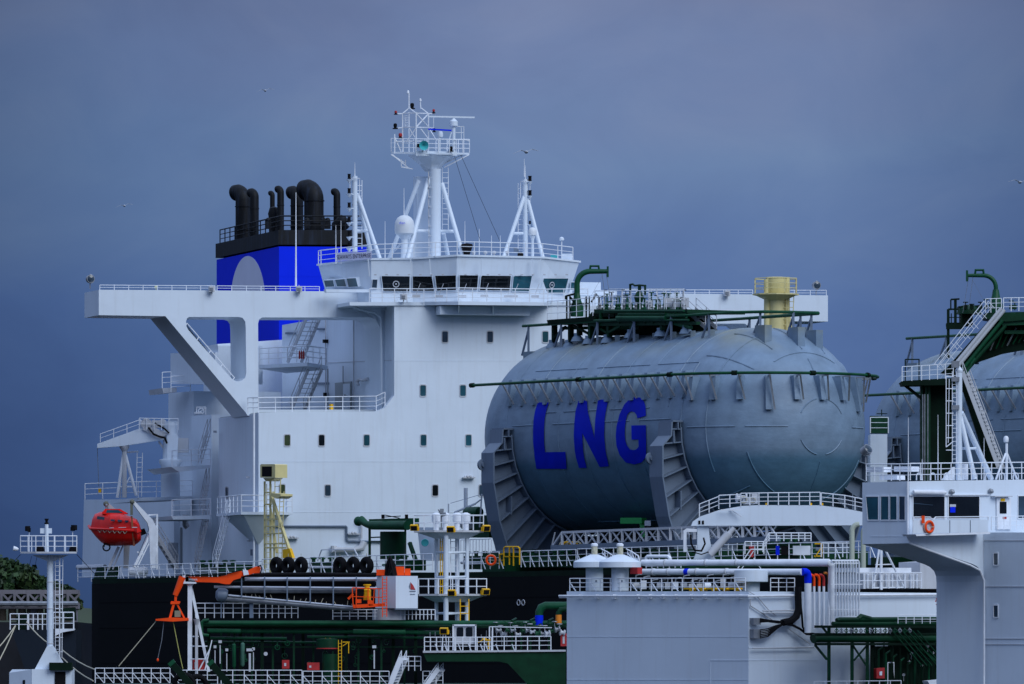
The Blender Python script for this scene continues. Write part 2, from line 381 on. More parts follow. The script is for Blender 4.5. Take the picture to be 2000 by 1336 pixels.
# wooded bank at the left, individual trees
def leafm(n, c): return mat(n, c, .7, vary=.45, vs=.35)
LEAF = [leafm('foliage_green', (.018, .055, .010)), leafm('foliage_dark', (.010, .035, .010)), leafm('foliage_olive', (.028, .058, .012))]
BARK = mat('bark', (.05, .04, .03), .9)
bank = MB(); YB = 300.
bp_ = [(-60, 1172), (0, 1168), (40, 1170), (90, 1176), (150, 1186), (260, 1196), (420, 1200)]
for (x0, y0), (x1, y1) in zip(bp_, bp_[1:]):
    a, b = P(x0, y0, YB+20), P(x1, y1, YB+20); a0, b0 = V((a.x, YB-12, 0)), V((b.x, YB-12, 0)); a1, b1 = V((a.x, YB+70, 0)), V((b.x, YB+70, 0))
    bank.add([a0, b0, b, a, b1, a1], [(0, 1, 2, 3), (3, 2, 4, 5)])
tagged(link_mesh('shore_bank', bank, mat('bank_earth', (.03, .045, .02), .95, vary=.4, vs=.1), V((0, 0, 0)), None), None, None, None, 'structure')
def tree(x, y, top, rad, Y, label, li):
    base = P(x, y, Y); tp = P(x, top, Y); h = tp.z-base.z; t = T('broadleaf_tree', label, 'tree', base, 'trees on the far bank')
    tk = MB().tube([base-UP*2, base+UP*h*.45, base+UP*h*.8+V((.3, 0, 0))], [.45, .3, .1], 7)
    cr = MB(); rnd = random.Random(x*7+y)
    cl = []
    for k in range(17):
        a = rnd.uniform(0, 6.28); rr = rad*rnd.uniform(.1, 1.0); zz = rnd.uniform(.2, .98)*h
        cl.append((base+V((math.cos(a)*rr, math.sin(a)*rr, zz)), rad*rnd.uniform(.16, .5)))
        tk.tube([base+UP*h*.4, base+V((math.cos(a)*rr*.8, math.sin(a)*rr*.8, zz*.9))], [.14, .04], 5)
    for c, r in cl:
        for _ in range(120):
            d = V((rnd.gauss(0, 1), rnd.gauss(0, 1), rnd.gauss(0, .8))).normalized()*r*rnd.uniform(.6, 1.05)
            q = c+d; e = V((rnd.uniform(-1, 1), rnd.uniform(-1, 1), rnd.uniform(-1, 1))).normalized()*.38; g = e.cross(V((rnd.uniform(-1, 1), rnd.uniform(-1, 1), rnd.uniform(-1, 1)))).normalized()*.34
            cr.add([q-e, q+g, q+e, q-g], [(0, 1, 2, 3)])
    part(t, 'trunk', tk, BARK); part(t, 'crown', cr, LEAF[li], smooth=False)
tl = [(4, 1172, 1104, 3.0, 'tallest pointed tree at the left edge of the bank', 0), (24, 1172, 1116, 2.8, 'green tree just right of the tallest pointed one', 1),
      (43, 1174, 1126, 2.6, 'rounded olive tree in the middle of the left clump', 2), (60, 1175, 1134, 2.5, 'lower green tree right of the rounded olive one', 0),
      (77, 1176, 1141, 2.2, 'dark tree just left of the white light mast', 1), (95, 1178, 1142, 2.0, 'tree whose crown is cut by the white light mast', 0),
      (112, 1182, 1150, 1.5, 'small tree seen behind the ladder of the light mast', 1), (130, 1187, 1158, 1.3, 'lowest tree between the light mast and the black hull', 2),
      (-16, 1172, 1112, 2.8, 'dark tree half outside the left edge of the view', 1)]
for a, b, c, d, e, f in tl: tree(a, b, c, d, YB, e, f)
# pier trestle and quay building, far left
t = T('pier_trestle', 'long grey pier bridge with cross braced girders behind the light mast', 'bridge', P(70, 1215, 150))
fz = Fr(0, 150)
part(t, 'deck', MB().pr(fz, [(-80, 1152), (152, 1152), (152, 1160), (-80, 1160)], 0, 3), CONC)
part(t, 'lower_chord', MB().pr(fz, [(-80, 1182), (152, 1182), (152, 1189), (-80, 1189)], 0, 3), CONC)
part(t, 'pipe', MB().tube([fz.pt(-80, 1179, -.6), fz.pt(152, 1179, -.6)], .2, 8), STL)
br = MB(); x = -78
while x < 150:
    for v in (0, 3): br.pr(fz, [(x, 1160), (x+5, 1160), (x+5, 1182), (x, 1182)], v-.1, .3)
    br.bar(fz.pt(x+5, 1160, 0), fz.pt(x+26, 1182, 0), .16).bar(fz.pt(x+26, 1160, .2), fz.pt(x+5, 1182, .2), .16); x += 26
part(t, 'girder_brace', br, CONC)
for px in (-20, 60, 140): part(t, 'pier_leg', MB().pr(fz, [(px, 1189), (px+9, 1189), (px+9, 1300), (px, 1300)], .5, 2), CONC)
t = T('quay_building', 'low beige quay building behind the mooring ropes', 'building', P(20, 1400, 60)); fq = Fr(0, 60)
part(t, 'wall', MB().pr(fq, [(-60, 1238), (12, 1238), (12, 1345), (38, 1345), (56, 1400), (-60, 1400)], 0, 8), BEIGE)
part(t, 'roof', MB().pr(fq, [(-62, 1234), (14, 1234), (14, 1238), (-62, 1238)], -.2, 8.6), WG)
part(t, 'window', MB().pr(fq, [(2, 1296), (9, 1296), (9, 1306), (2, 1306)], -.03, .02), GLD)
q = MB().pr(Fr(0, 40), [(-60, 1215), (152, 1215), (152, 1420), (-60, 1420)], 14, 30)
solo('quay_shed', q, mat('dark_shed_cladding', (.012, .013, .018), .8, vary=.4), 'long dark shed under the grey pier bridge', 'shed')

# ================================================================ tanker: hull
A34 = math.radians(34)
AX = V((math.sin(A34), -math.cos(A34), 0)); TR = V((math.cos(A34), math.sin(A34), 0))
TA = P(1491, 838, 0); R = 5.95; TL = 18.7
HUL = Fr(0, 0, 0, O=TA-TR*9.0); HUL.u = AX.copy(); HUL.w = TR.copy()
def hp(px, py, v=0): return HUL.pt(px, py, v)
ZD = hp(505, 1127).z
ship = T('tanker', 'large oil tanker with black hull and a green deck edge', 'ship', V((hp(505, 1127).x, hp(505, 1127).y, 0)))
a, b = hp(148, 1127), hp(1250, 1100); a.z = b.z = 0
st = a; HL = (b-a)+AX*40
zt = ZD-.25
def hullpt(s, v, z): return V((st.x, st.y, 0))+AX*s+TR*v+UP*z
hl = MB(); SL = HL.length
prof = []
for s_, vo in ((0, 4.0), (.6, 1.2), (1.6, .25), (3, 0), (SL, 0)): prof.append([hullpt(s_+max(0, (zt-z)*.10 if s_ < 1 else 0), vo, z) for z in (0, zt*.4, zt*.7, zt)])
far = [[hullpt(s_, 46-vo, z) for z in (0, zt*.4, zt*.7, zt)] for s_, vo in ((SL, 0), (3, 0), (0, 4))]
ringp = prof+far
n_ = len(ringp); vs = [p for r_ in ringp for p in r_]
fs = []
for i in range(n_):
    j = (i+1) % n_
    for k in range(3): fs.append((i*4+k, j*4+k, j*4+k+1, i*4+k+1))
hl.add(vs, fs)
part(ship, 'hull', hl, BLK)
dk = MB().add([r_[3]+UP*.004 for r_ in ringp], [tuple(range(n_))])
part(ship, 'deck', dk, GRN)
gun = MB()
for i in range(4): gun.ob(prof[i][3]+TR*.02, prof[i+1][3]-prof[i][3], TR*.18, UP*.32)
part(ship, 'gunwale', gun, DGR)
part(ship, 'draught_mark', MB().ring(hp(1013, 1177, -.03), TR, .16, .03, 16, 5).ring(hp(1022, 1177, -.03), TR, .16, .03, 16, 5), WG)
sm = MB()
for zz in (.5, .72, .88): sm.ob(hullpt(3, -.02, zt*zz), AX*(SL-3), TR*.03, UP*.05)
part(ship, 'weld_seam', sm, BLK)

# ================================================================ accommodation block
BLKF = Fr(505, 37, 16)
acc = T('accommodation_block', 'tall white accommodation block of the tanker with a bridge wing each side', 'ship superstructure', V((BLKF.pt(505, 1112).x, BLKF.pt(505, 1112).y, ZD)))
X1 = 1335
main = MB()
low_p = [(505, 806), (X1, 806), (X1, 1118), (505, 1118)]
main.pr(BLKF, [(505, 806), (735, 803.5), (752, 796), (770, 772), (770, 597), (X1, 597), (X1, 1118), (505, 1118)], 0, .6)
main.pr(BLKF, [(505.2, 806.2), (735, 806.2), (X1-.2, 806.2), (X1-.2, 1118), (505.2, 1118)], .6, 10.6)
main.pr(BLKF, [(770.2, 597), (X1-.2, 597), (X1-.2, 806.1), (770.2, 806.1)], .6, reach(BLKF.pt(770.2, 700, .6), BLKF.w, 551))
for yy in (705, 902, 1001):
    for xa, xb in ((505, X1),):
        if yy < 800: xa = 770
        main.ob(BLKF.pt(xa, yy, -.012), BLKF.pt(xb, yy, -.012)-BLKF.pt(xa, yy, -.012), UP*.035, BLKF.w*.02)
q_ = BLKF.pt(770.2, 597, 9); main.ob(q_, BLKF.u*14, BLKF.w*(reach(BLKF.pt(770.2, 700, .6), BLKF.w, 551)-8.4), UP*1.7)
rv0 = random.Random(4)
for ya, yb in ((706, 900), (903, 1000), (1002, 1110), (598, 704)):
    x = 785 if yb < 710 else 520
    while x < 1050:
        if not (x < 775 and ya < 800): main.ob(BLKF.pt(x, yb, -.008), BLKF.u*.02, BLKF.w*.02, UP*(BLKF.pt(x, ya, 0).z-BLKF.pt(x, yb, 0).z))
        x += rv0.uniform(55, 95)
part(acc, 'wall', main, WH)
part(acc, 'deck_covering', MB().pr(BLKF, [(506, 805.6), (768, 805.6), (768, 806.0), (506, 806.0)], .7, 10.4), GRN)
# bridge wings with their raking support
WV = 3.0
wing = MB()
hole1 = [(370, 619), (467, 619), (474, 621), (479, 628), (480, 640), (481, 728), (479, 738), (472, 744), (462, 745), (454, 741), (446, 732), (400, 681), (368, 645), (363.5, 636), (363.5, 627), (366, 621)]
hole2 = [(512, 620), (722, 620), (733, 623), (741, 630), (745, 643), (746, 812), (505, 812), (504, 632), (506, 624)]
wing.pr(BLKF, [(193, 566), (300, 566.5), (720, 569.5), (720, 597), (772, 597), (772, 812), (484, 812), (480, 806), (323, 617.5), (193, 615.5)], WV, 4.1, [hole1, [(512, 620), (722, 620), (733, 623), (741, 630), (745, 643), (746, 800), (505, 800), (504, 632), (506, 624)]])
part(acc, 'bridge_wing', wing, WH)
# raked underside fairing widening towards the bottom
fair = MB(); f0 = [BLKF.pt(323, 617.6, WV+4.1), BLKF.pt(480, 806, WV+4.1)]; f1 = [f0[0]+BLKF.w*.02, f0[1]+BLKF.w*4.0]
inn = [BLKF.pt(352, 617.6, WV+4.1), BLKF.pt(500, 806, WV+4.1)]; inb = [inn[0]+BLKF.w*.02, inn[1]+BLKF.w*4.0]
fair.add([f0[0], f0[1], inn[1], inn[0], f1[0], f1[1], inb[1], inb[0]], [(0, 1, 5, 4), (3, 7, 6, 2), (4, 5, 6, 7), (1, 2, 6, 5), (0, 4, 7, 3)])
part(acc, 'wing_fairing', fair, WH)
sr = MB().tube([BLKF.pt(365, 631, WV+.2), BLKF.pt(458, 738, WV+.2)], .03, 6).tube([BLKF.pt(363, 640, WV+.2), BLKF.pt(452, 742, WV+.2)], .02, 5)
for k in range(5):
    q = k/4; sr.bar(BLKF.pt(365+93*q, 631+107*q, WV+.2), BLKF.pt(361+91*q, 640+104*q, WV+.2), .05)
part(acc, 'opening_rail', sr, WR)
rw = MB().pr(BLKF, [(X1-30, 573), (1617, 577), (1617, 628), (1500, 627), (1350, 806), (X1, 806), (X1, 620), (X1-30, 620)], WV, 4.1, [[(1350, 632), (1455, 632), (1465, 640), (1366, 745), (1354, 745), (1348, 735)]])
part(acc, 'bridge_wing', rw, WH)
# overhead deck in the recess corner and floor rail
part(acc, 'overhead_deck', MB().pr(BLKF, [(683, 590), (1150, 590), (1150, 596.8), (683, 596.8)], -.1, 3.3), WH)
part(acc, 'knee', MB().pr(BLKF, [(722, 597), (770, 597), (770, 606), (744, 606), (744, 660), (742, 640), (733, 622), (716, 610), (692, 604), (690, 600)], 2.6, .1), WH)
dp = MB().tube([BLKF.pt(692, 600, 1.9), BLKF.pt(716, 607, 1.9), BLKF.pt(733, 611, 1.9), BLKF.pt(744, 620, 1.9), BLKF.pt(746, 790, 1.9)], .07, 7)
part(acc, 'drain_pipe', dp, WH)
dp2 = MB().tube([BLKF.pt(502, 806, -.05)-BLKF.u*.2, BLKF.pt(502, 1110, -.05)-BLKF.u*.2], .07, 7)
part(acc, 'drain_pipe', dp2, WR)
for pts, b in (([(482, 779), (505, 777)], 0), ([(505, 803.5), (735, 801)], 1)): pass
rail([BLKF.pt(484, 806, 2.6), BLKF.pt(505, 806, .25), BLKF.pt(735, 803, .25), BLKF.pt(752, 795, .25)], '', h=.95, sp=1.05, parent=acc)
# windows of the front
WN = [(869, 658, 0), (957, 658, 0), (1065, 658, 1), (826, 763, 1), (904, 763, 1), (561, 860, 3), (628, 860, 2), (716, 860, 1), (827, 860, 1), (915, 860, 1), (640, 958, 0), (850, 958, 2), (941, 958, 0), (551, 957, 3), (1000, 763, 1), (1000, 860, 1)]
GG = [GLD, GLT, GLG, GLO]
for x, y, g in WN: window(acc, BLKF, rrect(x-5.5, y-10.5, x+5.5, y+10.5, 2.5), 0, [GLG, GLT, GLD, GLO][g])
SID = BLKF.side(505.2, 960, .6); SIW = SID
window(acc, SID, rrect(441, 952, 446, 972, 1.5), 0, GLG)
SI2 = BLKF.side(770.2, 700, .6)
window(acc, SI2, rrect(738.5, 649, 743.5, 671, 1.5), 0, GLG); window(acc, SI2, rrect(715.5, 756, 721, 776, 1.5), 0, GLG)
dr = part(acc, 'door', MB().pr(SI2, [(654, 748), (685, 745), (685, 800), (654, 802)], -.1, .08), mat('door_grey_paint', (.30, .33, .35), .5))
part(dr, 'handle', MB().pr(SI2, [(672, 770), (674, 770), (674, 776), (672, 776)], -.16, .05), STL)
part(dr, 'door_leaf', MB().pr(SI2, [(670, 750), (683, 749), (683, 799), (670, 800)], -.13, .02), WH)
for (x, y) in ((630, 663), (631, 767)): part(acc, 'wall_lamp', MB().pr(SI2, [(x, y), (x+3, y), (x+3, y+7), (x, y+7)], -.3, .28), RUB)
for (x0, x1, y) in ((619, 632, 643), (612, 640, 749), (557, 575, 651)): part(acc, 'cable_box', MB().pr(SI2, [(x0, y-2), (x1, y-2), (x1, y+2), (x0, y+2)], -.12, .1), GRY)
wp = MB()
for x, y0, y1 in ((636, 622, 800), (691, 622, 800), (670, 715, 748)): wp.tube([SI2.pt(x, y0, -.14), SI2.pt(x, y1, -.14)], .05, 6)
wp.pr(SI2, [(640, 708), (765, 703), (765, 704), (640, 709)], -.04, .04)
part(acc, 'wall_pipe', wp, WG)
part(acc, 'duct_pipe', MB().tube([SI2.pt(697, 745, -.3), SI2.pt(703, 741, -.35), SI2.pt(708, 743, -.35), SI2.pt(718, 740, -.3)], .1, 7).tube([SI2.pt(698, 745, -.3), SI2.pt(700, 752, -.3)], .09, 7), WG)
# front pipework low on the wall
fp = MB().tube([BLKF.pt(505, 1028, -.12), BLKF.pt(675, 1028, -.12), BLKF.pt(677, 1030, -.12), BLKF.pt(677, 1053, -.12), BLKF.pt(680, 1057, -.12), BLKF.pt(760, 1058, -.12)], .07, 7)
part(acc, 'grey_wall_pipe', fp, GRY)
fe = MB()
fe.tube([BLKF.pt(652, 1066, -.3), BLKF.pt(652, 1074, -.3), BLKF.pt(690, 1074, -.3), BLKF.pt(706, 1070, -.3), BLKF.pt(711, 1058, -.3)], [.2, .2, .14, .22, .22], 9)
fe.tube([BLKF.pt(706, 1052, -.2), BLKF.pt(706, 1020, -.2), BLKF.pt(696, 1018, -.2)], .07, 7)
part(acc, 'vent_elbow', fe, WG)
for x, y in ((560, 1052), (680, 1044), (905, 934)):
    lb = MB(); lb.ob(BLKF.pt(x, y, -.35), BLKF.u*.8, BLKF.w*.3, UP*.07); lb.bar(BLKF.pt(x+3, y, -.2), BLKF.pt(x+3, y-5, 0), .04); lb.bar(BLKF.pt(x+20, y, -.2), BLKF.pt(x+20, y-4, 0), .04)
    lb.ball(BLKF.pt(x+8, y-3, -.3), .1, 6).ball(BLKF.pt(x+14, y-3, -.3), .1, 6)
    part(acc, 'lamp_bracket', lb, WG)
# side balcony at lower left
bl = MB().ob(SID.pt(448, 1003, -2.2), SID.u*-5.6, SID.w*2.2, UP*.15)
bal = MB(); c0 = BLKF.pt(505, 1003, 0); 
bal.ob(c0-BLKF.u*.0+BLKF.w*-1.4-UP*.1, BLKF.u*1.9, BLKF.w*1.38, UP*.18)
bal.ob(c0+BLKF.w*-1.4-BLKF.u*1.5-UP*.1, BLKF.u*1.48, BLKF.w*6.5, UP*.18)
part(acc, 'balcony', bal, WH)
cr0 = c0-UP*.1
wg_ = MB().add([cr0+BLKF.w*-1.3-BLKF.u*1.3, cr0+BLKF.w*-1.3+BLKF.u*1.7, cr0+BLKF.w*-.02+BLKF.u*1.7, cr0+BLKF.w*4-BLKF.u*1.3, cr0+BLKF.w*-.02+BLKF.u*.4-UP*1.4, cr0+BLKF.w*3-BLKF.u*.02-UP*1.4, cr0-BLKF.u*.02-BLKF.w*.02-UP*1.9], [(0, 1, 4, 6), (1, 2, 4), (0, 6, 5), (0, 5, 3)])
part(acc, 'balcony_bracket', wg_, WH)
c1 = c0+UP*.08
rail([c1+BLKF.u*1.85+BLKF.w*-.05, c1+BLKF.u*1.85+BLKF.w*-1.35, c1-BLKF.u*1.45+BLKF.w*-1.35, c1-BLKF.u*1.45+BLKF.w*5], '', parent=acc, sp=1.0)
for nm, a, b in (('balcony door steps', 0, 0),): pass
for x, y in ((484, 934), (486, 1058), (420, 845)): part(acc, 'side_lamp', MB().cb(SID.pt(x, y, -.4), .2, .5, .12), WG)
part(acc, 'wall_plate', MB().pr(SID, [(489, 1073), (496, 1073), (496, 1085), (489, 1085)], -.03, .02), GRY)

# ---------------------------------------------------------------- aft structures seen at the left
ah = T('aft_deckhouse', 'pale grey deckhouse stepping down behind the accommodation block', 'deckhouse', V((BLKF.pt(370, 1110, 15).x, BLKF.pt(370, 1110, 15).y, ZD)))
aw = MB()
aw.pr(BLKF, [(425, 672), (560, 663), (560, 1118), (425, 1118)], 32, 4)
aw.pr(SID, [(333, 690), (420, 688), (420, 750), (333, 750)], .8, 3)
aw.pr(SID, [(394, 677), (426, 675), (426, 750), (394, 750)], 1.0, 3)
aw.pr(SID, [(329, 768), (378, 764), (378, 1122), (329, 1122)], 1.6, 6)
aw.pr(SID, [(374, 812), (413, 810), (413, 1122), (374, 1122)], .5, 6)
part(ah, 'wall', aw, WH)
part(ah, 'low_wall', MB().pr(SID, [(164, 976), (340, 974), (340, 1125), (160, 1128)], 1.2, 6), WH)
part(ah, 'lower_platform', MB().pr(BLKF, [(317, 758), (345, 757), (345, 766), (319, 768)], 26, 4), WG)
part(ah, 'side_deck', MB().pr(BLKF, [(335, 912), (411, 908), (411, 914), (350, 922)], 11.2, 7).pr(BLKF, [(335, 1008), (411, 1006), (411, 1014), (338, 1015)], 11.2, 7).pr(BLKF, [(270, 972), (376, 969), (376, 975), (270, 979)], 20, 8), WH)
part(ah, 'shaded_door', MB().pr(BLKF, [(352, 1030), (376, 1030), (376, 1105), (352, 1105)], 27.9, .08), mat('door_grey_paint', (.3, .33, .35)))
for pts, v in (([(336, 912), (411, 908)], 11.3), ([(336, 1008), (411, 1006)], 11.3), ([(166, 976), (270, 972), (376, 969)], 20.2), ([(317, 758), (334, 757)], 26.2), ([(334, 766), (372, 764)], 24.2)):
    rail([BLKF.pt(x, y, v) for x, y in pts], '', parent=ah, sp=1.2)
part(ah, 'duct', MB().tube([BLKF.pt(338, 1060, 24), BLKF.pt(338, 1110, 24)], .35, 12), WG); part(ah, 'duct', MB().tube([BLKF.pt(362, 1005, 18), BLKF.pt(362, 1025, 18), BLKF.pt(366, 1030, 18)], .2, 9), WG)
stairs(BLKF.pt(428, 1110, 2.2)-BLKF.u*.2, BLKF.pt(450, 1003, 2.2), BLKF.w*.9, 'white stairway climbing to the balcony low on the block side')
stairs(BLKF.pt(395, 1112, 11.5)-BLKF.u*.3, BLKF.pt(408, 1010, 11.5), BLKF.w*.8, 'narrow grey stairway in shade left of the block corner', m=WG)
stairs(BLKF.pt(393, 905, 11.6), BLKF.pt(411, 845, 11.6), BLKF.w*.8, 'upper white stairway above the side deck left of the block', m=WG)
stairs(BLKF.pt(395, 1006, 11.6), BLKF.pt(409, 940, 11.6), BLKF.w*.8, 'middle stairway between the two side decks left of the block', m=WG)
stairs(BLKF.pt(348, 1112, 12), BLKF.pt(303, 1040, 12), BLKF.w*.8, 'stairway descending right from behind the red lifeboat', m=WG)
# stairs and landing in the recess, on the side wall
s0 = SI2.pt(640, 712, -.05)
LD = T('stair_landing', 'railed white landing between two stairways in the recess', 'landing', BLKF.pt(560, 716, 14))
part(LD, 'slab', MB().add([BLKF.pt(505, 713, 14), BLKF.pt(600, 708, 9), BLKF.pt(640, 714, 12), BLKF.pt(560, 720, 20), BLKF.pt(505, 720, 14), BLKF.pt(600, 715, 9), BLKF.pt(640, 722, 12), BLKF.pt(560, 729, 20)], [(0, 1, 5, 4), (1, 2, 6, 5), (4, 5, 6, 7), (3, 2, 1, 0), (0, 4, 7, 3)]), WH)
rail([BLKF.pt(507, 712, 13.9), BLKF.pt(598, 707, 9.1), BLKF.pt(638, 712, 11.5)], '', parent=LD, sp=1.1)
part(LD, 'downpipe', MB().tube([BLKF.pt(640, 720, 11.4), BLKF.pt(640, 800, 11.4)], .06, 6), WG)
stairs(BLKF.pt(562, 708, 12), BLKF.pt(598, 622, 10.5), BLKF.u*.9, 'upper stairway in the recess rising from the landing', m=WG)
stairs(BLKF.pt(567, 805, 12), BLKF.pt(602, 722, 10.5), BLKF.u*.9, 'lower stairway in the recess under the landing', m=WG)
for i, (x) in enumerate((585, 589, 593)):
    solo('fire_extinguisher', MB().lathe(BLKF.pt(x, 701, 8.9), [(.05, 0), (.06, .05), (.06, .42), (.03, .5), (.02, .56)], 8), RE2, ['left', 'middle', 'right'][i]+'most of the three red cylinders on the recess landing rail', 'fire extinguisher')
solo('hose_reel_box', MB().pr(BLKF, [(646, 789), (651, 789), (651, 801), (646, 801)], 3.2, .4), YE2, 'small yellow box beside the door in the recess', 'box')
# ================================================================ bridge (wheelhouse)
wh = T('wheelhouse', 'white bridge house with an angled band of large dark windows', 'wheelhouse', BLKF.pt(890, 590, 1))
RG = [ # px, roof y, sill y, base y, v top, v base
 (622, 519, 563, 590, 6.0, 6.6), (725, 508, 569, 590, 1.2, 1.5), (806, 507, 570, 592, .9, 1.25), (893, 501, 569, 592, -.8, -.35), (1060, 505, 571, 592, .3, .75), (1131, 513, 576, 592, 1.6, 2.0), (1131, 513, 576, 592, 9, 9), (622, 519, 563, 590, 11, 11)]
def ringpt(i, lev):
    x, yr, ys, yb, vt, vb = RG[i]; f = {0: 0, 1: .55, 2: 1}[lev]
    xx = x
    if i in (5, 6): xx = (1131, 1110, 1106)[lev]
    if i in (0, 7): xx = (622, 634, 636)[lev]
    return BLKF.pt(xx, (yr, ys, yb)[lev], (vt, vb, vb)[lev])
wm = MB(); nr = len(RG); vs = [ringpt(i, l) for l in (0, 1, 2) for i in range(nr)]
fs = [tuple(range(nr))[::-1]]
for l in (0, 1):
    for i in range(nr): j = (i+1) % nr; fs.append((l*nr+i, (l+1)*nr+i, (l+1)*nr+j, l*nr+j))
wm.add(vs, fs); part(wh, 'wall', wm, WH, smooth=False)
# roof cap with overhang
rc = MB(); cvec = []
cen = sum((ringpt(i, 0) for i in range(nr)), V((0, 0, 0)))/nr
top = [ringpt(i, 0)+(ringpt(i, 0)-cen).normalized()*.12 for i in range(nr)]
rc.prism([top], UP*.12); part(wh, 'roof', rc, WH, smooth=False)
def facet_window(i, pts, gl, fw=.035):
    a, b, c = ringpt(i, 0), ringpt(i+1, 0), (ringpt(i, 1)+ringpt(i+1, 1))/2
    e_ = (b-a)/2; c = c-e_; nrm = (b-a).cross(c-a).normalized()
    if nrm.y > 0: nrm = -nrm
    a = a+nrm*(.42 if i == 0 else .07)
    P3 = []
    for x, y in pts:
        x, y = 600+x/3.448, 470+y/3.448; d = P(x, y, 0)-CAMP; P3.append(CAMP+d*((a-CAMP).dot(nrm)/d.dot(nrm)))
    ce = sum(P3, V((0, 0, 0)))/len(P3)
    outer = [ce+(p-ce)*(1+fw/(p-ce).length*1.3) for p in P3]
    o = part(wh, 'window', MB().prism([[p+nrm*.05 for p in outer], [p+nrm*.05 for p in P3]], -nrm*(.4 if i == 0 else .06)), WH)
    part(o, 'pane', MB().prism([[p+nrm*.015 for p in P3]], -nrm*.01), gl)
    return P3, nrm
facet_window(0, [(115, 268), (178, 265), (187, 308), (125, 311)], GLT); facet_window(0, [(190, 263), (255, 258), (268, 308), (203, 308)], GLT); facet_window(0, [(268, 255), (330, 252), (345, 308), (280, 312)], GLT)
facet_window(1, [(440, 262), (472, 262), (468, 318), (434, 316)], GLG, .04)
W1 = facet_window(1, [(500, 238), (690, 240), (688, 340), (512, 338)], GLD)
facet_window(2, [(712, 240), (840, 240), (856, 338), (711, 338)], GLD); facet_window(2, [(862, 236), (1003, 234), (1003, 332), (874, 337)], GLD)
facet_window(3, [(1025, 232), (1150, 234), (1143, 330), (1024, 330)], GLD); facet_window(3, [(1170, 235), (1370, 237), (1362, 336), (1160, 334)], GLD); facet_window(3, [(1388, 237), (1512, 237), (1493, 340), (1378, 338)], GLT)
W7 = facet_window(4, [(1590, 254), (1757, 254), (1733, 350), (1566, 350)], GLT)
facet_window(4, [(1775, 280), (1806, 280), (1803, 330), (1770, 330)], GLT, .04)
for (x, y) in ((773.5, 555), (1078, 557)):
    d = P(x, y, 0)-CAMP; W_ = W1 if x < 900 else W7; c = CAMP+d*((W_[0][0]+W_[1]*.05-CAMP).dot(W_[1])/d.dot(W_[1]))
    part(wh, 'clear_view_screen', MB().ring(c, W_[1], .19, .03, 20, 6).ball(c, .06, 6), WG)
for x, y in ((813, 576), (858, 577), (903, 577), (946, 576), (992, 577), (1004, 577), (1045, 577)):
    c = BLKF.pt(x, y, -.9 if x < 1000 else -.3); wi = MB(); wi.cb(c-UP*.15, .5, .2, .16).bar(c+UP*.05, c+UP*.75-BLKF.w*.1+BLKF.u*.25, .03)
    part(wh, 'window_wiper', wi, WG)
for i in range(18): 
    x = 733+i*22; c = BLKF.pt(x, 537.5, -.9 if x < 1000 else -.1); part(wh, 'eave_lamp', MB().cb(c, .16, .3, .07), WG)
sills = MB()
sills.pr(BLKF, [(636, 565), (722, 565), (722, 571), (638, 571)], 1.6, .5)
part(wh, 'sill_ledge', sills, WH)
for x in (722, 805, 842, 893, 940, 1004, 1040, 1056): part(wh, 'roof_stay', MB().bar(BLKF.pt(x-3 if x < 880 else x, 506, -1.0 if x < 1010 else -.2), BLKF.pt(x, 540, -.9 if x < 1010 else -.1), .07), WH)
# walkway in front of the windows
wk = T('bridge_walkway', 'chevron shaped white walkway below the bridge windows', 'walkway', BLKF.pt(943, 600, -2))
part(wk, 'deck', MB().prism([[BLKF.pt(828, 596, -.05), BLKF.pt(895, 595.5, -2.6), BLKF.pt(1062, 597, -2.2), BLKF.pt(1075, 597, -.05)]], UP*.22), WH)
part(wk, 'bracket', MB().pr(BLKF, [(860, 597.5), (1035, 597.5), (1035, 616), (860, 614)], -1.2, 1.1).prism([[BLKF.pt(895, 597.5, -2.3), BLKF.pt(895, 597.5, -1.25), BLKF.pt(895, 611, -1.25)]], BLKF.u*.08).prism([[BLKF.pt(962, 597.5, -2.0), BLKF.pt(962, 597.5, -1.25), BLKF.pt(962, 614, -1.25)]], BLKF.u*.08), WH)
rail([BLKF.pt(722, 590, -.05), BLKF.pt(795, 590, -.1), BLKF.pt(828, 590.5, -.3), BLKF.pt(895, 588.5, -2.5), BLKF.pt(1062, 591, -2.1), BLKF.pt(1078, 590.5, -.2), BLKF.pt(1148, 590, -.2)], '', parent=wk, h=.85, sp=.9)
# roof railings, wing railings
rail([BLKF.pt(622, 518, 6), BLKF.pt(627, 517, 5.2), BLKF.pt(724, 506, 1.3), BLKF.pt(893, 500, -.6), BLKF.pt(1060, 504, .5), BLKF.pt(1119, 511, 1.7)], 'white railing around the top of the bridge house roof', h=.92, sp=1.3, stays=0)
rail([BLKF.pt(195, 566, WV+.2), BLKF.pt(420, 567.5, WV+.2)], 'low railing along the left half of the left bridge wing', h=.30, sp=1.0, mids=1, r=.022)
rail([BLKF.pt(424, 567.5, WV+.2), BLKF.pt(624, 569, WV+.2)], 'low railing on the left bridge wing in front of the blue funnel', h=.30, sp=1.0, mids=1, r=.022)
rail([BLKF.pt(1215, 576.5, WV+.2), BLKF.pt(1470, 577, WV+.2)], 'low railing along the right bridge wing left of the yellow post', h=.35, sp=1.0, mids=1, r=.022)
rail([BLKF.pt(1520, 577.5, WV+.2), BLKF.pt(1614, 577.5, WV+.2)], 'low railing at the far end of the right bridge wing', h=.35, sp=1.0, mids=1, r=.022)
solo('wing_locker', MB().pr(BLKF, [(1128, 566), (1205, 567), (1205, 577), (1128, 577)], WV+.5, 1.2), WH, 'long low white locker on the right bridge wing beside the wheelhouse', 'locker')
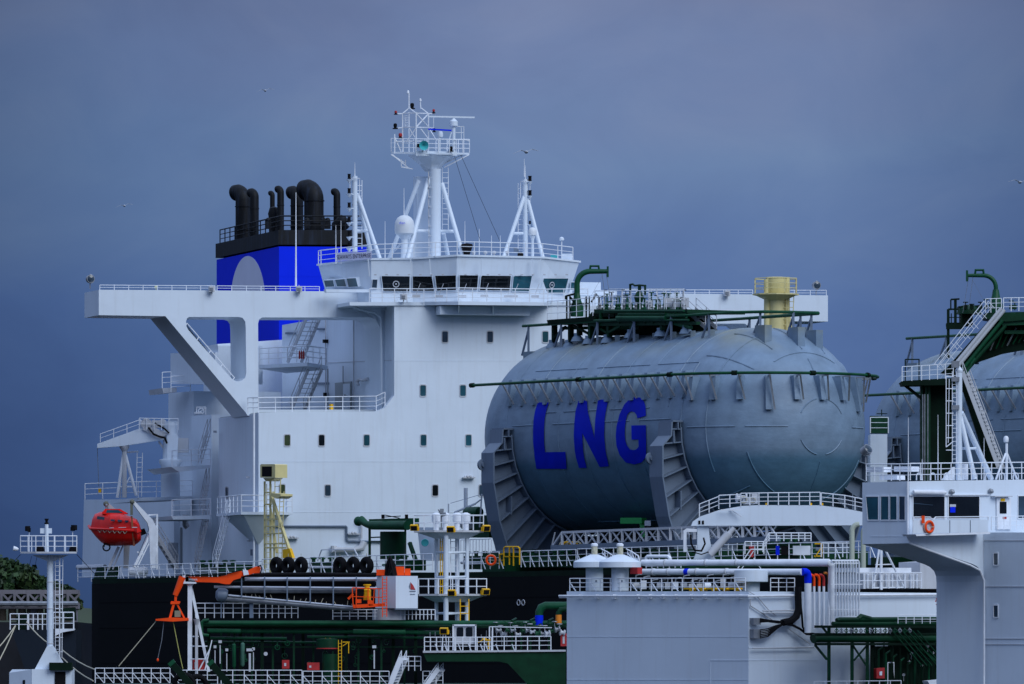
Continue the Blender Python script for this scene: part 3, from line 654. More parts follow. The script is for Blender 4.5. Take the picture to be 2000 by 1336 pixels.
# name board
nb = T('name_board', 'grey board with dark capital letters left of the wheelhouse roof', 'sign', BLKF.pt(690, 512, 2.4))
a, b, c = BLKF.pt(657, 497, 3.6), BLKF.pt(726, 490, 1.0), BLKF.pt(657, 512, 3.6)
a2 = BLKF.pt(657, 510, 3.6); b2 = BLKF.pt(726, 506, 1.0); ru = (b2-a2)
part(nb, 'board', MB().ob(a2, ru, UP*.50, BLKF.w*.06), mat('name_board_grey', (.72, .73, .92), .5))
rn = ru.normalized(); nn = rn.cross(UP)
text_part(nb, 'SEAWAYS ENTERPRISE', mat('name_letter_navy', (.02, .02, .07), .5), a2+UP*.11+rn*.06, rn, UP, .27, width=ru.length-.12, thick=.03)
for x, y, l in ((413, 569, 'boxed deck lamp on the left wing edge near the funnel'), (584, 569, 'boxed deck lamp on the left wing edge under the whip antenna'), (1420, 577, 'boxed deck lamp on the right wing edge left of the yellow post'), (788, 584, 'boxed deck lamp under the first large bridge window')):
    c = BLKF.pt(x, y, WV-.25 if x != 788 else -.4); t = T('deck_lamp', l, 'lamp', c, None)
    part(t, 'housing', MB().cb(c-UP*.05, .34, .34, .36, .28), WG); part(t, 'lens', MB().cb(c-V((0, .2, 0))+UP*.02, .22, .06, .2), STL); part(t, 'bracket', MB().bar(c-UP*.2, c+UP*.4, .06), WG)
def searchlight(c, l, s=.26, d=(.3, -1, 0)):
    t = T('searchlight', l, 'searchlight', c); d = V(d).normalized()
    part(t, 'stand', MB().bar(c, c+UP*.35, .07).ring(c+UP*.62, d, s*1.08, .025, 14, 5, 180, 360), STL)
    part(t, 'drum', MB().lathe(c+UP*.62-d*s*.8, [(s*.7, 0), (s, s*.3), (s, s*1.6)], 18, d), STL); part(t, 'lens', MB().lathe(c+UP*.62+d*s*.82, [(s*.85, 0), (s*.5, .04)], 18, d), GLG)
searchlight(BLKF.pt(176, 564, WV+2), 'round searchlight at the far left end of the left bridge wing')
searchlight(BLKF.pt(1594, 576, WV+1), 'round searchlight at the far right end of the right bridge wing')
solo('gps_antenna', MB().lathe(BLKF.pt(305, 567, WV+.5), [(.03, 0), (.03, .1), (.12, .14), (.12, .24), (.03, .3)], 10), mat('cream_plastic', (.6, .6, .35)), 'small cream domed antenna on the left bridge wing railing', 'antenna')
# ================================================================ funnel
FV = 36.0
fu = T('funnel', 'royal blue ship funnel with black top and pale rounded emblem', 'funnel', BLKF.pt(600, 760, FV))
u, w = BLKF.u, BLKF.w
def fpt(x, y, dv=0): return BLKF.pt(x, y, FV+dv)
fl_, fr_ = 545, 716
dep = reach(fpt(545, 600), BLKF.w, 423)
part(fu, 'casing', MB().ob(fpt(fl_, 800), fpt(fr_, 800)-fpt(fl_, 800), w*dep, UP*(fpt(0, 478).z-fpt(0, 800).z)), BLU)
fp_ = UP*(fpt(0, 449).z-fpt(0, 478).z)
part(fu, 'black_top', MB().ob(fpt(fl_, 478)-u*.06-w*.06+UP*.002, fpt(fr_, 478)-fpt(fl_, 478)+u*.12, w*(dep+.12), fp_), SOOT)
FS = BLKF.side(fl_, 600, FV); 
pts = []
cx, cy, rx, ry = 484, 596, 34, 96
for i in range(33):
    a = math.radians(-6+192*i/32); pts.append((cx+rx*math.cos(a), cy-ry*math.sin(a)))
part(fu, 'emblem', MB().pr(FS, pts, -.03, .025), LOGO)
tops = fpt(0, 449).z
def stack(px, rpx, ytop, v, label, bend=1.0, base=450):
    c = BLKF.pt(px, 430, FV+v); c.z = tops-.3; s = rpx*.0338; zt_ = P(px, ytop, c.y).z; Rb = s*1.15
    pts = [c, V((c.x, c.y, zt_-Rb-s*1.0))]
    for k in range(1, 7):
        a = math.radians(75*k/6); pts.append(V((c.x, c.y, zt_-Rb-s))+(w*(1-math.cos(a))-u*(1-math.cos(a))*.45)*Rb*bend+UP*Rb*math.sin(a))
    e = pts[-1]+(w*.8-u*.35-UP*.1)*s*.7; pts.append(e)
    t = T('exhaust_pipe', label, 'exhaust pipe', c, 'exhaust pipes standing on the funnel'); part(t, 'pipe', MB().tube(pts, [s]*8+[s*1.05], 22), SOOT)
    for k in (.35, .8): part(t, 'flange', MB().lathe(c+UP*(zt_-c.z)*k*.8, [(s, 0), (s*1.09, .01), (s*1.09, .07), (s, .08)], 22), SOOT)
    return t
stack(475, 16, 359, 13, 'leftmost exhaust pipe on the funnel, wide with a hooded top', 1.1)
stack(497, 9, 367, 10.5, 'second exhaust pipe from the left, touching the wide leftmost one')
stack(532, 5, 372, 7, 'thin short exhaust pipe left of the middle pair')
stack(548, 7, 362, 4, 'thin taller exhaust pipe right of the middle pair')
stack(580, 13, 362, 6, 'exhaust pipe half hidden behind the largest one')
stack(613, 20, 349, 3, 'largest exhaust pipe, fat and greyish with a domed top')
stack(658, 7, 367, 3, 'rightmost thin exhaust pipe nearest the mast')
c = BLKF.pt(660, 448, FV+2); solo('exhaust_elbow', MB().tube([c-UP*.3, c+UP*.25, c+u*.25+UP*.5-w*.2, c+u*.5+UP*.3-w*.5], .42, 14), SOOT, 'squat black elbow pipe at the right edge of the funnel top', 'exhaust pipe')
c = BLKF.pt(535, 440, FV+5); solo('vent_cowl', MB().lathe(c-UP*.5, [(.35, 0), (.35, .9), (.42, 1.3), (.3, 1.7), (.05, 1.8)], 14), SOOT, 'small black cowl between the thin exhaust pipes', 'vent')
rail([fpt(fr_, 449, .2)+UP*0, fpt(fl_, 449, .2)+u*.15, fpt(fl_, 449, .2)+u*.15+w*(dep-.4)], 'black railing round the funnel top', h=.95, sp=1.5, m=SOOT, r=.04)
for x in (524, 600, 632, 640): c = fpt(x, 447, 1.5); part(fu, 'roof_fitting', MB().cb(c, .4, .4, .5).ball(c+UP*.6, .18, 6), SOOT)
for y in (540, 640): part(fu, 'weld_seam', MB().ob(fpt(545, y, -.012), fpt(716, y, -.012)-fpt(545, y, -.012), UP*.03, w*.02), BLU)
part(fu, 'soot_streak', MB().pr(FS, [(470, 492), (474, 490), (473, 520), (471, 535)], -.012, .008), SOOT) if False else None
def whip(p, h, label, r=.03, grp=None): 
    return solo('whip_antenna', MB().tube([p, p+UP*h*.35, p+UP*h], [r*1.5, r*1.1, r*.5], 6), WR, label, 'antenna', grp)
a = BLKF.pt(578, 560, 5); whip(a, (BLKF.pt(578, 376, 5)-a).z, 'tall white whip antenna standing in front of the funnel', .045)
# ================================================================ masts on the bridge roof
def rp(px, py, v=4.0): return BLKF.pt(px, py, v)
def z_(px, py, v=4): return rp(px, py, v).z
mm = T('radar_mast', 'tall white main mast with flared platform and lattice cage', 'mast', rp(850, 506))
MVV = 4.0
b0 = rp(849.5, 506); hpole = z_(849, 330)-b0.z
part(mm, 'column', MB().lathe(b0, [(.385, 0), (.385, hpole*.97), (.40, hpole)], 24), WH)
q0 = rp(826, 506, 5.4); part(mm, 'trunk_casing', MB().ob(q0-u*.45-w*.2, u*.80, w*.9, UP*(z_(826, 345, 5.4)-q0.z)).ob(rp(798, 455, 5.2), u*.62, w*.6, UP*-1.6), WH)
fc = rp(843, 333, 4.6); fh = z_(843, 302)-fc.z
part(mm, 'flare', MB().lathe(fc, [(.42, -.1), (.75, fh*.35), (1.55, fh)], 8), WH, smooth=False)
# platform
pc = rp(842, 301, 4.6)
PF = [rp(764, 300, 6.0), rp(764, 300, 4.6), rp(812, 301, 3.4), rp(878, 302, 3.0), rp(917, 302, 4.4), rp(917, 302, 6.2)]
part(mm, 'platform', MB().prism([PF], UP*.12), WH, smooth=False)
part(mm, 'platform_front', MB().pr(BLKF, [(812, 295), (893, 296), (893, 304), (812, 304)], 3.3, .05), WH)
ru_ = MB()
for a_, b_ in (((766, 302), (800, 330)), ((784, 312), (784, 326)), ((792, 312), (792, 326)), ((784, 326), (806, 330)), ((916, 302), (868, 327)), ((904, 302), (862, 322)), ((764, 302), (790, 318))): ru_.bar(rp(*a_, 4.2), rp(*b_, 4.3), .07)
part(mm, 'under_strut', ru_, WR)
rail([p+UP*.12 for p in PF]+[PF[0]+UP*.12], '', parent=mm, h=.85, sp=.75, r=.024)
for i, (a_, b_, v0, v1, r) in enumerate((((818, 352), (760, 506), 4.4, 5.5, .14), ((837, 350), (796, 506), 4.0, 2.2, .15), ((863, 358), (905, 502), 4.0, 2.6, .15), ((866, 456), (876, 505), 4.6, 5.6, .14))):
    part(mm, 'leg', MB().tube([rp(*a_, v0), rp(*b_, v1)], r, 12), WH)
part(mm, 'cross_tube', MB().tube([rp(806, 451, 4), rp(890, 452, 4)], .11, 10), WH)
part(mm, 'cross_tube', MB().tube([rp(770, 490, 4), rp(800, 460, 4)], .07, 10), WH)
st_, rg_ = ladder_geo(rp(864, 448, 4.4), rp(864, 327, 4.4), u*.4); l_ = part(mm, 'ladder', st_, WR); part(l_, 'rung', rg_, WR)
ca = MB().bar(rp(838, 506, 3.7), rp(837, 335, 3.7), .06); 
for k in range(9): ca.cb(rp(839, 500-k*19, 3.6), .14, .08, .1)
part(mm, 'cable_tray', ca, WG)
# lattice cage
cg = MB()
V4 = {}
for x, y0, y1 in ((786.5, 221, 300), (813, 219, 300), (837, 221, 300), (799, 219, 300)):
    v = {786.5: 4.6, 813: 3.6, 837: 4.4, 799: 5.4}[x]; cg.bar(rp(x, y1, v), rp(x, y0, v), .075)
def cb_(a_, b_, v0, v1, w_=.06): cg.bar(rp(*a_, v0), rp(*b_, v1), w_)
for y in (221.5, 249, 276): cb_((786.5, y), (813, y-.5), 4.6, 3.6); cb_((813, y-.5), (837, y), 3.6, 4.4); cb_((786.5, y), (799, y-1), 4.6, 5.4); cb_((799, y-1), (837, y), 5.4, 4.4)
cb_((813, 222), (837, 248), 3.6, 4.4); cb_((837, 222), (813, 248), 4.4, 3.6); cb_((813, 250), (795, 275), 3.6, 4.0); cb_((799, 250), (810, 268), 5, 5); cb_((822, 252), (837, 272), 3.9, 4.3); cb_((837, 250), (853, 275), 4.4, 3.5)
cb_((787, 221), (799, 211), 4.6, 4.6); cb_((799, 211), (812, 221), 4.6, 3.6); cb_((823, 211), (836, 221), 4.5, 4.4)
cb_((799, 211), (799, 182), 4.6, 4.6, .07); cb_((822, 212), (821, 198), 4.5, 4.5, .06); cb_((837, 222), (850, 222), 4.4, 4.4); cb_((776, 222), (787, 222), 4.6, 4.6); cb_((777, 250), (787, 249), 4.6, 4.6); cb_((847, 230), (847, 249), 4.4, 4.4, .04); cb_((837, 249), (848, 250), 4.4, 4.4)
cb_((771, 262), (771, 300), 4.2, 4.2, .07); cb_((771, 268), (784, 298), 4.2, 4.2); cb_((771, 276), (813, 276), 4.2, 3.8); cb_((791, 225), (791, 247), 5, 5, .04)
for k in range(7): cb_((791, 226+k*3.3), (797, 226+k*3.3), 5, 5, .03)
part(mm, 'lattice_cage', cg, WR)
rp_ = MB().tube([rp(886, 300, 3.6), rp(886, 248, 3.6)], .12, 12).bar(rp(871, 292, 3.6), rp(882, 258, 3.6), .06).tube([rp(858, 299, 3.4), rp(858, 268, 3.4)], .09, 10)
part(mm, 'radar_post', rp_, WH)
part(mm, 'guard_cage', MB().bar(rp(890, 247, 4), rp(906, 247, 4), .045).bar(rp(906, 247, 4), rp(906, 300, 4), .045).bar(rp(901, 247, 4), rp(901, 276, 4), .04).bar(rp(890, 259, 4), rp(906, 259, 4), .035).bar(rp(906, 274, 4.2), rp(917, 275, 4.4), .045), WR)
t = T('radar_scanner', 'long white radar bar turning above the main mast platform', 'radar', rp(886, 247, 3.6))
part(t, 'antenna_bar', MB().ob(rp(836, 229, 3.5), u*3.12, w*.14, UP*.10), WH); part(t, 'turning_unit', MB().lathe(rp(886, 247.5, 3.6), [(.2, 0), (.27, .05), (.27, .34), (.18, .42), (.08, .55)], 16), WH)
t = T('radar_scanner', 'shorter blue radar bar on the stubby post of the main mast', 'radar', rp(860, 268, 3.4))
part(t, 'antenna_bar', MB().ob(rp(837, 253.5, 3.3)+UP*0, (rp(882, 256, 3.3)-rp(837, 253.5, 3.3)), w*.12, UP*.09), BLU); part(t, 'turning_unit', MB().lathe(rp(860, 268, 3.4), [(.16, 0), (.19, .15), (.15, .35), (.06, .4)], 14), WH)
t = T('ship_horn', 'round teal ship horn on the main mast platform', 'horn', rp(826, 296, 3.1)); hd = V((.25, -1, -.05)).normalized(); c = rp(828, 284, 2.9)
part(t, 'bell', MB().lathe(c-hd*.5, [(.08, 0), (.12, .25), (.3, .5), (.31, .52), (.12, .35), (.02, .2)], 20, hd, cap=False), TEAL); part(t, 'driver', MB().lathe(c-hd*.9-u*.15, [(.14, 0), (.16, .2), (.14, .42)], 12, hd), RUB); part(t, 'bracket', MB().bar(c-hd*.5, c-hd*.4-UP*.4, .08), WG)
def navlight(p, label, col=RUB, s=.10): 
    t = T('signal_lamp', label, 'lamp', p); part(t, 'base', MB().lathe(p, [(s*1.3, 0), (s*1.3, s*.4), (s*.7, s*.5), (s*.7, s*1.0)], 10), RUB); part(t, 'lens', MB().lathe(p+UP*s*1.05, [(s*.8, 0), (s*.9, s*.5), (s*.8, s*1.3), (s*.2, s*1.6)], 10), col); return t
navlight(rp(773, 224, 4.6), 'red signal lamp at the upper left arm of the main mast', RE2); navlight(rp(847, 221, 4.4), 'red signal lamp on the upper right arm of the main mast', RE2)
navlight(rp(772, 252, 4.6), 'dark signal lamp at the middle left arm of the main mast', RUB, .14); navlight(rp(805, 213, 4.6), 'dark double lamp on top of the main mast cage', RUB, .15)
navlight(rp(782, 271, 4.4), 'red and white beacon on the left platform rail of the main mast', RE2, .14); navlight(rp(848, 258, 4.4), 'small dark lamp hanging beside the blue radar bar', RUB, .1)
navlight(rp(881, 296, 3.1), 'dark floodlamp at the foot of the radar post', RUB, .13)
solo('antenna_tip', MB().lathe(rp(797, 184, 4.6), [(.03, 0), (.08, .05), (.07, .2), (.02, .26)], 8), WR, 'small white cap antenna at the very top of the main mast', 'antenna')
solo('antenna_tip', MB().lathe(rp(821, 199, 4.5), [(.03, 0), (.08, .05), (.07, .18), (.02, .22)], 8), WR, 'small white cap antenna right of the mast top', 'antenna')
solo('signal_halyard', MB().tube([rp(887, 303, 3.5), rp(938, 470, 2.4)], .012, 4), RUB, 'left dark line running down from the mast platform', 'line')
solo('signal_halyard', MB().tube([rp(900, 303, 3.5), rp(976, 470, 2.2)], .012, 4), RUB, 'right dark line running down from the mast platform', 'line')
# side masts
def side_mast(label, x, ytop, ybase, lft, rgt, v, lampside, barx):
    t = T('signal_mast', label, 'mast', rp(x, ybase, v))
    b = rp(x, ybase, v); part(t, 'pole', MB().tube([b, rp(x, ytop, v)], .17, 12), WH)
    for (xa, ya, xb, yb, v1) in (lft, rgt): part(t, 'leg', MB().tube([rp(xa, ya, v), rp(xb, yb, v1)], .13, 10), WH)
    part(t, 'cross_tube', MB().tube([rp(barx[0], barx[2], v), rp(barx[1], barx[2], v)], .1, 8), WH)
    ld = ladder_geo(rp(x-lampside*14, ybase-6, v+.3), rp(x-lampside*14, ytop+8, v+.3), u*.35*(1 if lampside > 0 else -1)); lo = part(t, 'ladder', ld[0], WR); part(lo, 'rung', ld[1], WR)
    top = rp(x, ytop, v); part(t, 'spike', MB().tube([top, top+UP*.9], [.04, .012], 6), WR)
    part(t, 'guard', MB().ring(top-UP*.15, UP, .32, .025, 16, 5).bar(top-UP*.15+u*.32, top-UP*2.6+u*.32, .04).bar(top-UP*.15-u*.32, top-UP*1.2-u*.32, .04), WR)
    return t
m1 = side_mast('left white signal mast with black lamps beside the name board', 693, 344, 492, (697, 378, 724, 490, 5), (700, 385, 742, 505, 3.2), 4.5, -1, (694, 718, 451))
m2 = side_mast('right white tripod signal mast near the right end of the roof', 1026, 350, 505, (1024, 384, 984, 502, 3), (1029, 384, 1061, 506, 3), 4.0, 1, (1000, 1026, 456))
for i, y in enumerate((346, 374, 402, 430, 458, 480)):
    c = rp(682, y+4, 4.4); t = T('mast_lamp', ['top', 'second', 'third', 'fourth', 'fifth', 'lowest'][i]+' black lamp on the left side of the left signal mast', 'lamp', c, 'black lamps on the left signal mast')
    part(t, 'lamp_body', MB().lathe(c+UP*.02, [(.12, 0), (.10, .05), (.10, .28), (.13, .32)], 10), RUB); part(t, 'bracket', MB().bar(c, rp(693, y+6, 4.4), .06).lathe(c-UP*.14, [(.02, -.12), (.2, .12)], 8), WH)
for i, y in enumerate((350, 378, 408, 434)):
    c = rp(1035, y+4, 3.8); t = T('mast_lamp', ['top', 'second', 'third', 'fourth'][i]+' black lamp on the right side of the right signal mast', 'lamp', c, 'black lamps on the right signal mast')
    k = 1 if i < 2 else .6
    part(t, 'lamp_body', MB().lathe(c+UP*.02, [(.14*k, 0), (.11*k, .05), (.11*k, .28*k), (.15*k, .32*k)], 10), RUB); part(t, 'bracket', MB().bar(c, rp(1026, y+6, 3.9), .06).lathe(c-UP*.14, [(.02, -.12), (.17*k, .12)], 8), WH)
def dome(p, r, ph, label, big=True):
    t = T('satellite_dome', label, 'satellite dome', p)
    part(t, 'pedestal', MB().lathe(p, [(r*.4, 0), (r*.35, ph*.8), (r*.7, ph)], 14), WH)
    part(t, 'radome', MB().lathe(p+UP*ph, [(r*.75, 0), (r*.97, r*.15), (r, r*.5), (r, r*1.0), (r*.92, r*1.42), (r*.7, r*1.75), (r*.4, r*1.95), (r*.02, r*2.02)], 28), mat('radome_white', (.66, .70, .74), .5, vary=.03)); return t
d1 = dome(rp(790, 506, 2.6), .63, 1.55, 'large white satellite dome with blue lettering beside the main mast')
text_part(d1, 'dian', BLU, rp(790, 439, 2.6)-u*.52-w*.60, (u*1+w*-.25), UP, .17, thick=.04)
dome(rp(1040, 506, 2.4), .27, 1.5, 'smaller white satellite dome on a post at the right signal mast')
t = T('satellite_dome', 'tiny white mushroom antenna at the right end of the roof', 'satellite dome', rp(1097, 511, 2)); part(t, 'pedestal', MB().tube([rp(1097, 511, 2), rp(1097, 470, 2)], .04, 6), WR); part(t, 'radome', MB().lathe(rp(1097, 470, 2), [(.1, 0), (.17, .03), (.15, .16), (.05, .24)], 12), WH)
for x, y0, y1, l in ((752, 505, 432, 'thin whip antenna left of the satellite dome'), (789, 430, 367, 'thin antenna rising behind the satellite dome'), (908, 505, 432, 'whip antenna beside the black radar reflector'), (936, 505, 447, 'whip antenna right of the black radar reflector'), (960, 505, 460, 'left one of two slim antennas in the roof middle'), (977, 505, 460, 'right one of two slim antennas in the roof middle'), (666, 515, 431, 'whip antenna left of the name board'), (656, 515, 440, 'second whip antenna left of the name board'), (1024, 345, 310, 'thin spike antenna on the right signal mast')):
    a = rp(x, y0, 3.4); whip(a, z_(x, y1, 3.4)-a.z, l, .028)
t = T('signal_shape', 'black conical basket on the roof beside the main mast', 'signal shape', rp(912, 505, 2.4)); part(t, 'cone', MB().lathe(rp(912, 503, 2.4), [(.12, 0), (.40, .75), (.36, .86), (.05, .92)], 10), RUB, smooth=False)
t = T('roof_lamp', 'black round lamp with green body on the roof near the right mast', 'lamp', rp(1014, 505, 2.4)); part(t, 'drum', MB().lathe(rp(1016, 498, 2.2), [(.16, -.1), (.19, .1), (.1, .16)], 14, (.3, -1, 0)), RUB); part(t, 'post', MB().bar(rp(1012, 505, 2.4), rp(1012, 486, 2.4), .07).cb(rp(1007, 492, 2.4), .25, .2, .25), GRY)
for x, l in ((925, 'first'), (948, 'second'), (965, 'third'), (990, 'fourth')):
    solo('roof_vent', MB().lathe(rp(x, 505, 3), [(.05, 0), (.05, .3), (.13, .32), (.13, .46), (.03, .5)], 10), WG, l+' small vent from the left on the roof between the mast and the right tripod', 'vent')
solo('roof_locker', MB().cb(rp(1083, 511, 3), .5, .4, .42), TEAL, 'small teal locker at the right end of the bridge roof', 'locker')
solo('roof_cabinet', MB().cb(rp(1107, 511, 2.6), .7, .5, .5), WH, 'white cabinet at the right end of the bridge roof', 'cabinet')
# ================================================================ LNG tanks
def TP(t, a, z, o=TA): return o+AX*t+TR*a+UP*z
def sph(th, ph, r=R, o=TA):      # th polar angle from near pole, ph round the axis (0 = port side, 90 = top)
    return o+AX*(r*math.cos(th))+(-TR*math.cos(ph)+UP*math.sin(ph))*r*math.sin(th)
def cyl(t, ph, r=R, o=TA): return o+AX*t+(-TR*math.cos(ph)+UP*math.sin(ph))*r
rad = math.radians
def tank(o, label, first):
    t = T('gas_tank', label, 'tank', o-UP*R)
    ORG_[t.name] = o.copy(); t.location = o       # local origin on the axis
    sh = MB(); prof = []
    for i in range(0, 13): a = rad(90*i/12); prof.append((R*math.sin(a)+1e-3, R*math.cos(a)))
    for k in range(1, 9): prof.append((R, -TL*k/8))
    for i in range(1, 13): a = rad(90-90*i/12); prof.append((R*math.sin(a)+1e-3, -TL-R*math.cos(a)))
    sh.lathe(o, prof[::-1], 72, AX)
    r2 = .042
    for i, (tt, a0, a1) in enumerate([(-18.2, -60, 62), (-15.4, -66, 8), (-15.4, 22, 88), (-12.6, -70, 10), (-12.6, 30, 96), (-9.8, -68, 6), (-9.8, 24, 60), (-7.0, -60, 14), (-7.0, 33, 92), (-4.2, -50, 20), (-4.2, 40, 75), (-1.4, -60, -2), (-1.4, 12, 95), (.01, -5, 40)]):
        pts = [cyl(tt, rad(a0+(a1-a0)*k/14), R+.0, o) for k in range(15)]; sh.tube(pts, r2, 5)
    for ph, segs in ((5, ((-17.5, -14.5), (-13.2, -9.8), (-8.6, -5.2), (-4.2, -1.0))), (40, ((-17, -11.5), (-10.5, -5.0), (-4.2, 0))), (-62, ((-13, -9.5), (-9, -4))), (12, ((-15, -13), (-12.2, -8.2), (-7.4, -3.3)))):
        for a, b in segs: sh.tube([cyl(a+(b-a)*k/5, rad(ph), R, o) for k in range(6)], r2, 5)
    # dome ribs: rings round the pole and meridians
    for th, segs in ((16, ((28, 78), (102, 152), (208, 258), (282, 332))), (47, ((60, 120), (205, 245), (300, 340), (235, 262))), (70, ((-28, 30), (35, 78), (100, 150)))):
        for a0, a1 in segs: sh.tube([sph(rad(th), rad(a0+(a1-a0)*k/12), R, o) for k in range(13)], r2, 5)
    for ph, a0, a1 in ((0, 22, 46), (0, 52, 84), (180, 24, 42), (45, 52, 88), (90, 25, 42), (90, 50, 80), (135, 50, 85), (-90, 20, 42), (-45, 55, 80), (225, 55, 75), (68, 55, 88), (112, 52, 82)):
        sh.tube([sph(rad(a0+(a1-a0)*k/10), rad(ph), R, o) for k in range(11)], r2, 5)
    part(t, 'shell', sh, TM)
    # side pipe all round with brackets
    zp = 3.05; off = math.sqrt(R*R-zp*zp)+1.6
    def path(off_, z, back=1.0, n=14, a1=180):
        pts = [o+AX*(-TL-2.0)-TR*off_+UP*z]; pts += [o+AX*(-TL*k/6)-TR*off_+UP*z for k in range(5, -1, -1)]
        pts += [o+AX*(off_*math.sin(rad(a1*k/n)))-TR*off_*math.cos(rad(a1*k/n))+UP*z for k in range(1, n+1)]
        return pts
    pp = path(off, zp, a1=185); part(t, 'side_pipe', MB().tube(pp, .09, 8), GRN2)
    jo = MB()
    for p_, q_ in zip(pp[::3], pp[1::3]): jo.tube([p_-(q_-p_).normalized()*.16, p_+(q_-p_).normalized()*.16], .15, 8)
    part(t, 'pipe_flange', jo, DGR)
    zu = 6.75; offu = 2.6; pu = [o+AX*(-TL-2.6)-TR*offu+UP*zu, o+AX*(-TL+2)-TR*offu+UP*zu, o+AX*-5-TR*offu+UP*zu, o+AX*.5-TR*offu+UP*zu, o+AX*2.2-TR*offu*.6+UP*zu, o+AX*2.7+TR*.0+UP*zu, o+AX*2.4+TR*2.2+UP*zu, o+AX*-6+TR*offu+UP*zu, o+AX*(-TL)+TR*offu+UP*zu]
    part(t, 'top_pipe', MB().tube(pu, .09, 8), GRN2)
    b0 = None
    for k in range(15):                       # side brackets along the cylinder
        tt = -TL+.4+k*(TL/14.5); c = cyl(tt, rad(31), R-.02, o); mb = MB()
        foot = cyl(tt, rad(17), R-.05, o)
        mb.prism([[c+UP*.3, c-TR*.55+UP*.25, foot-TR*.22, foot+TR*.1]], AX*.30)
        s_ = part(t, 'bracket', mb, TM, smooth=False) if b0 is None else partcopy(b0[0], t, AX*(tt-b0[1]))
        if b0 is None:
            b0 = (s_, tt); st_m = part(t, 'pipe_strut', MB().bar(c-TR*1.05+UP*.05, foot-TR*.2+AX*.8+UP*.1, .09).bar(c-TR*1.1+UP*0, c+UP*.1, .09), STL)
        else: partcopy(st_m, t, AX*(tt-b0[1]))
    for k in range(11):                       # brackets round the dome
        a = rad(8+k*16.5); dr_ = -TR*math.cos(a)+AX*math.sin(a); side = UP.cross(dr_); big = k in (3, 7); rr = math.sqrt(R*R-(zp-.2)**2)
        c = o+dr_*rr+UP*(zp-.1); dz = 1.5 if not big else 2.1; foot = o+dr_*math.sqrt(R*R-(zp-dz)**2)+UP*(zp-dz)
        part(t, 'bracket', MB().prism([[c-dr_*.3-side*.22, c+dr_*.55-side*.22, foot+dr_*.25-side*.22, foot-dr_*.2-side*.22]], side*.34), TM, smooth=False)
        part(t, 'pipe_strut', MB().bar(c+dr_*1.05, foot+dr_*.25+side*.3, .10).bar(c+dr_*1.1, c, .08), STL)
    tp = []
    for k in range(6): tp.append((-TL-2.0+0*k, -offu) if k == 0 else (-TL+1.5+(k-1)*(TL+.5)/5, -offu))
    for j, (tt, a) in enumerate(tp+[(0.4, offu-.2), (-5, offu), (-10, offu), (1.9, -1.6), (2.7, .2), (2.3, 1.8)]):
        big = abs(a) < 2.3 or tt > -1
        rr = math.sqrt(max(.1, R*R-a*a-(max(0, tt) if tt > 0 else max(0, -TL-tt))**2)); base = o+AX*tt+TR*a+UP*rr; top = o+AX*tt+TR*a+UP*zu
        if big or j == 0:
            hh = .55 if j else .2
            part(t, 'support_box', MB().ob(base-AX*.1-TR*.32-UP*1.1, AX*1.0, TR*.5, UP*(1.1+hh)), TM, smooth=False)
        part(t, 'support_post', MB().bar(base-UP*.1, top, .14).bar(base+AX*-.7+UP*.0, top-UP*.25, .1), GRY)
    nb_ = None
    for k in range(9):
        p_ = cyl(-TL+1+k*1.95, rad(68), R-.12, o)
        if nb_ is None: nb_ = (part(t, 'lug', MB().cb(p_, .3, .3, .45), TM, smooth=False), p_)
        else: partcopy(nb_[0], t, p_-nb_[1])
    # saddles
    for tt in (-.35, -TL+.75):
        sd_ = T('tank_saddle', ('near' if tt > -5 else 'far')+' ribbed grey cradle under the '+('LNG tank' if first else 'right hand tank'), 'tank cradle', TP(tt, 0, -6.95, o))
        wd = 1.3
        for sg in (-1, 1):
            def Q(a, z, dt=0): return TP(tt+dt, sg*a, z, o)
            Ri = R+.12; inn = [(Ri*math.cos(rad(-k)), Ri*math.sin(rad(-k))) for k in range(0, 91, 9)]
            out = [(6.7, .3), (6.75, -.5), (7.35, -1.1), (7.35, -2.9), (6.9, -5.2), (6.4, -6.6), (6.3, -6.95), (0, -6.95)]
            poly = [(6.07, .28)]+[p for p in out[:1]]+out[1:]
            ring_ = [Q(*p) for p in poly]+[Q(*p) for p in reversed(inn)]
            part(sd_, 'web', MB().prism([ring_], AX*.12), GRY, smooth=False)
            of = MB()
            for p_, q_ in zip(out[:-2], out[1:-1]):
                of.ob(Q(*p_, -wd/2), Q(*q_)-Q(*p_), AX*wd, TR*sg*.1)
            of.ob(Q(6.0, .3, -wd/2), Q(6.7, .3)-Q(6.0, .3), AX*wd, UP*.1)
            part(sd_, 'outer_flange', of, GRY, smooth=False)
            inf = MB()
            for p_, q_ in zip(inn, inn[1:]): inf.ob(Q(*p_, -wd/2), Q(*q_)-Q(*p_), AX*wd, -(TR*sg*p_[0]+UP*p_[1]).normalized()*-.09)
            part(sd_, 'inner_flange', inf, GRY, smooth=False)
            ribs = [((6.08, -.15), (6.75, -.15)), ((6.05, -.9), (7.2, -1.0)), ((5.85, -1.55), (7.32, -1.9)), ((5.6, -2.3), (7.3, -2.95)), ((5.25, -3.05), (7.1, -4.1)), ((4.8, -3.75), (6.85, -5.2)), ((4.2, -4.4), (6.45, -6.4)), ((3.6, -4.95), (5.5, -6.9)), ((2.9, -5.4), (4.3, -6.9)), ((2.1, -5.75), (3.0, -6.9)), ((1.2, -6.0), (1.7, -6.9)), ((.2, -6.1), (.3, -6.9))]
            r0 = None
            for a_, b_ in ribs:
                pa, pb = Q(*a_, .12), Q(*b_, .12); dv_ = (pb-pa); nn_ = dv_.normalized().cross(AX)*.07
                part(sd_, 'rib', MB().ob(pa, dv_, AX*(wd/2-.14), nn_).ob(pa-AX*.12, dv_, AX*-(wd/2-.14), nn_), GRY, smooth=False)
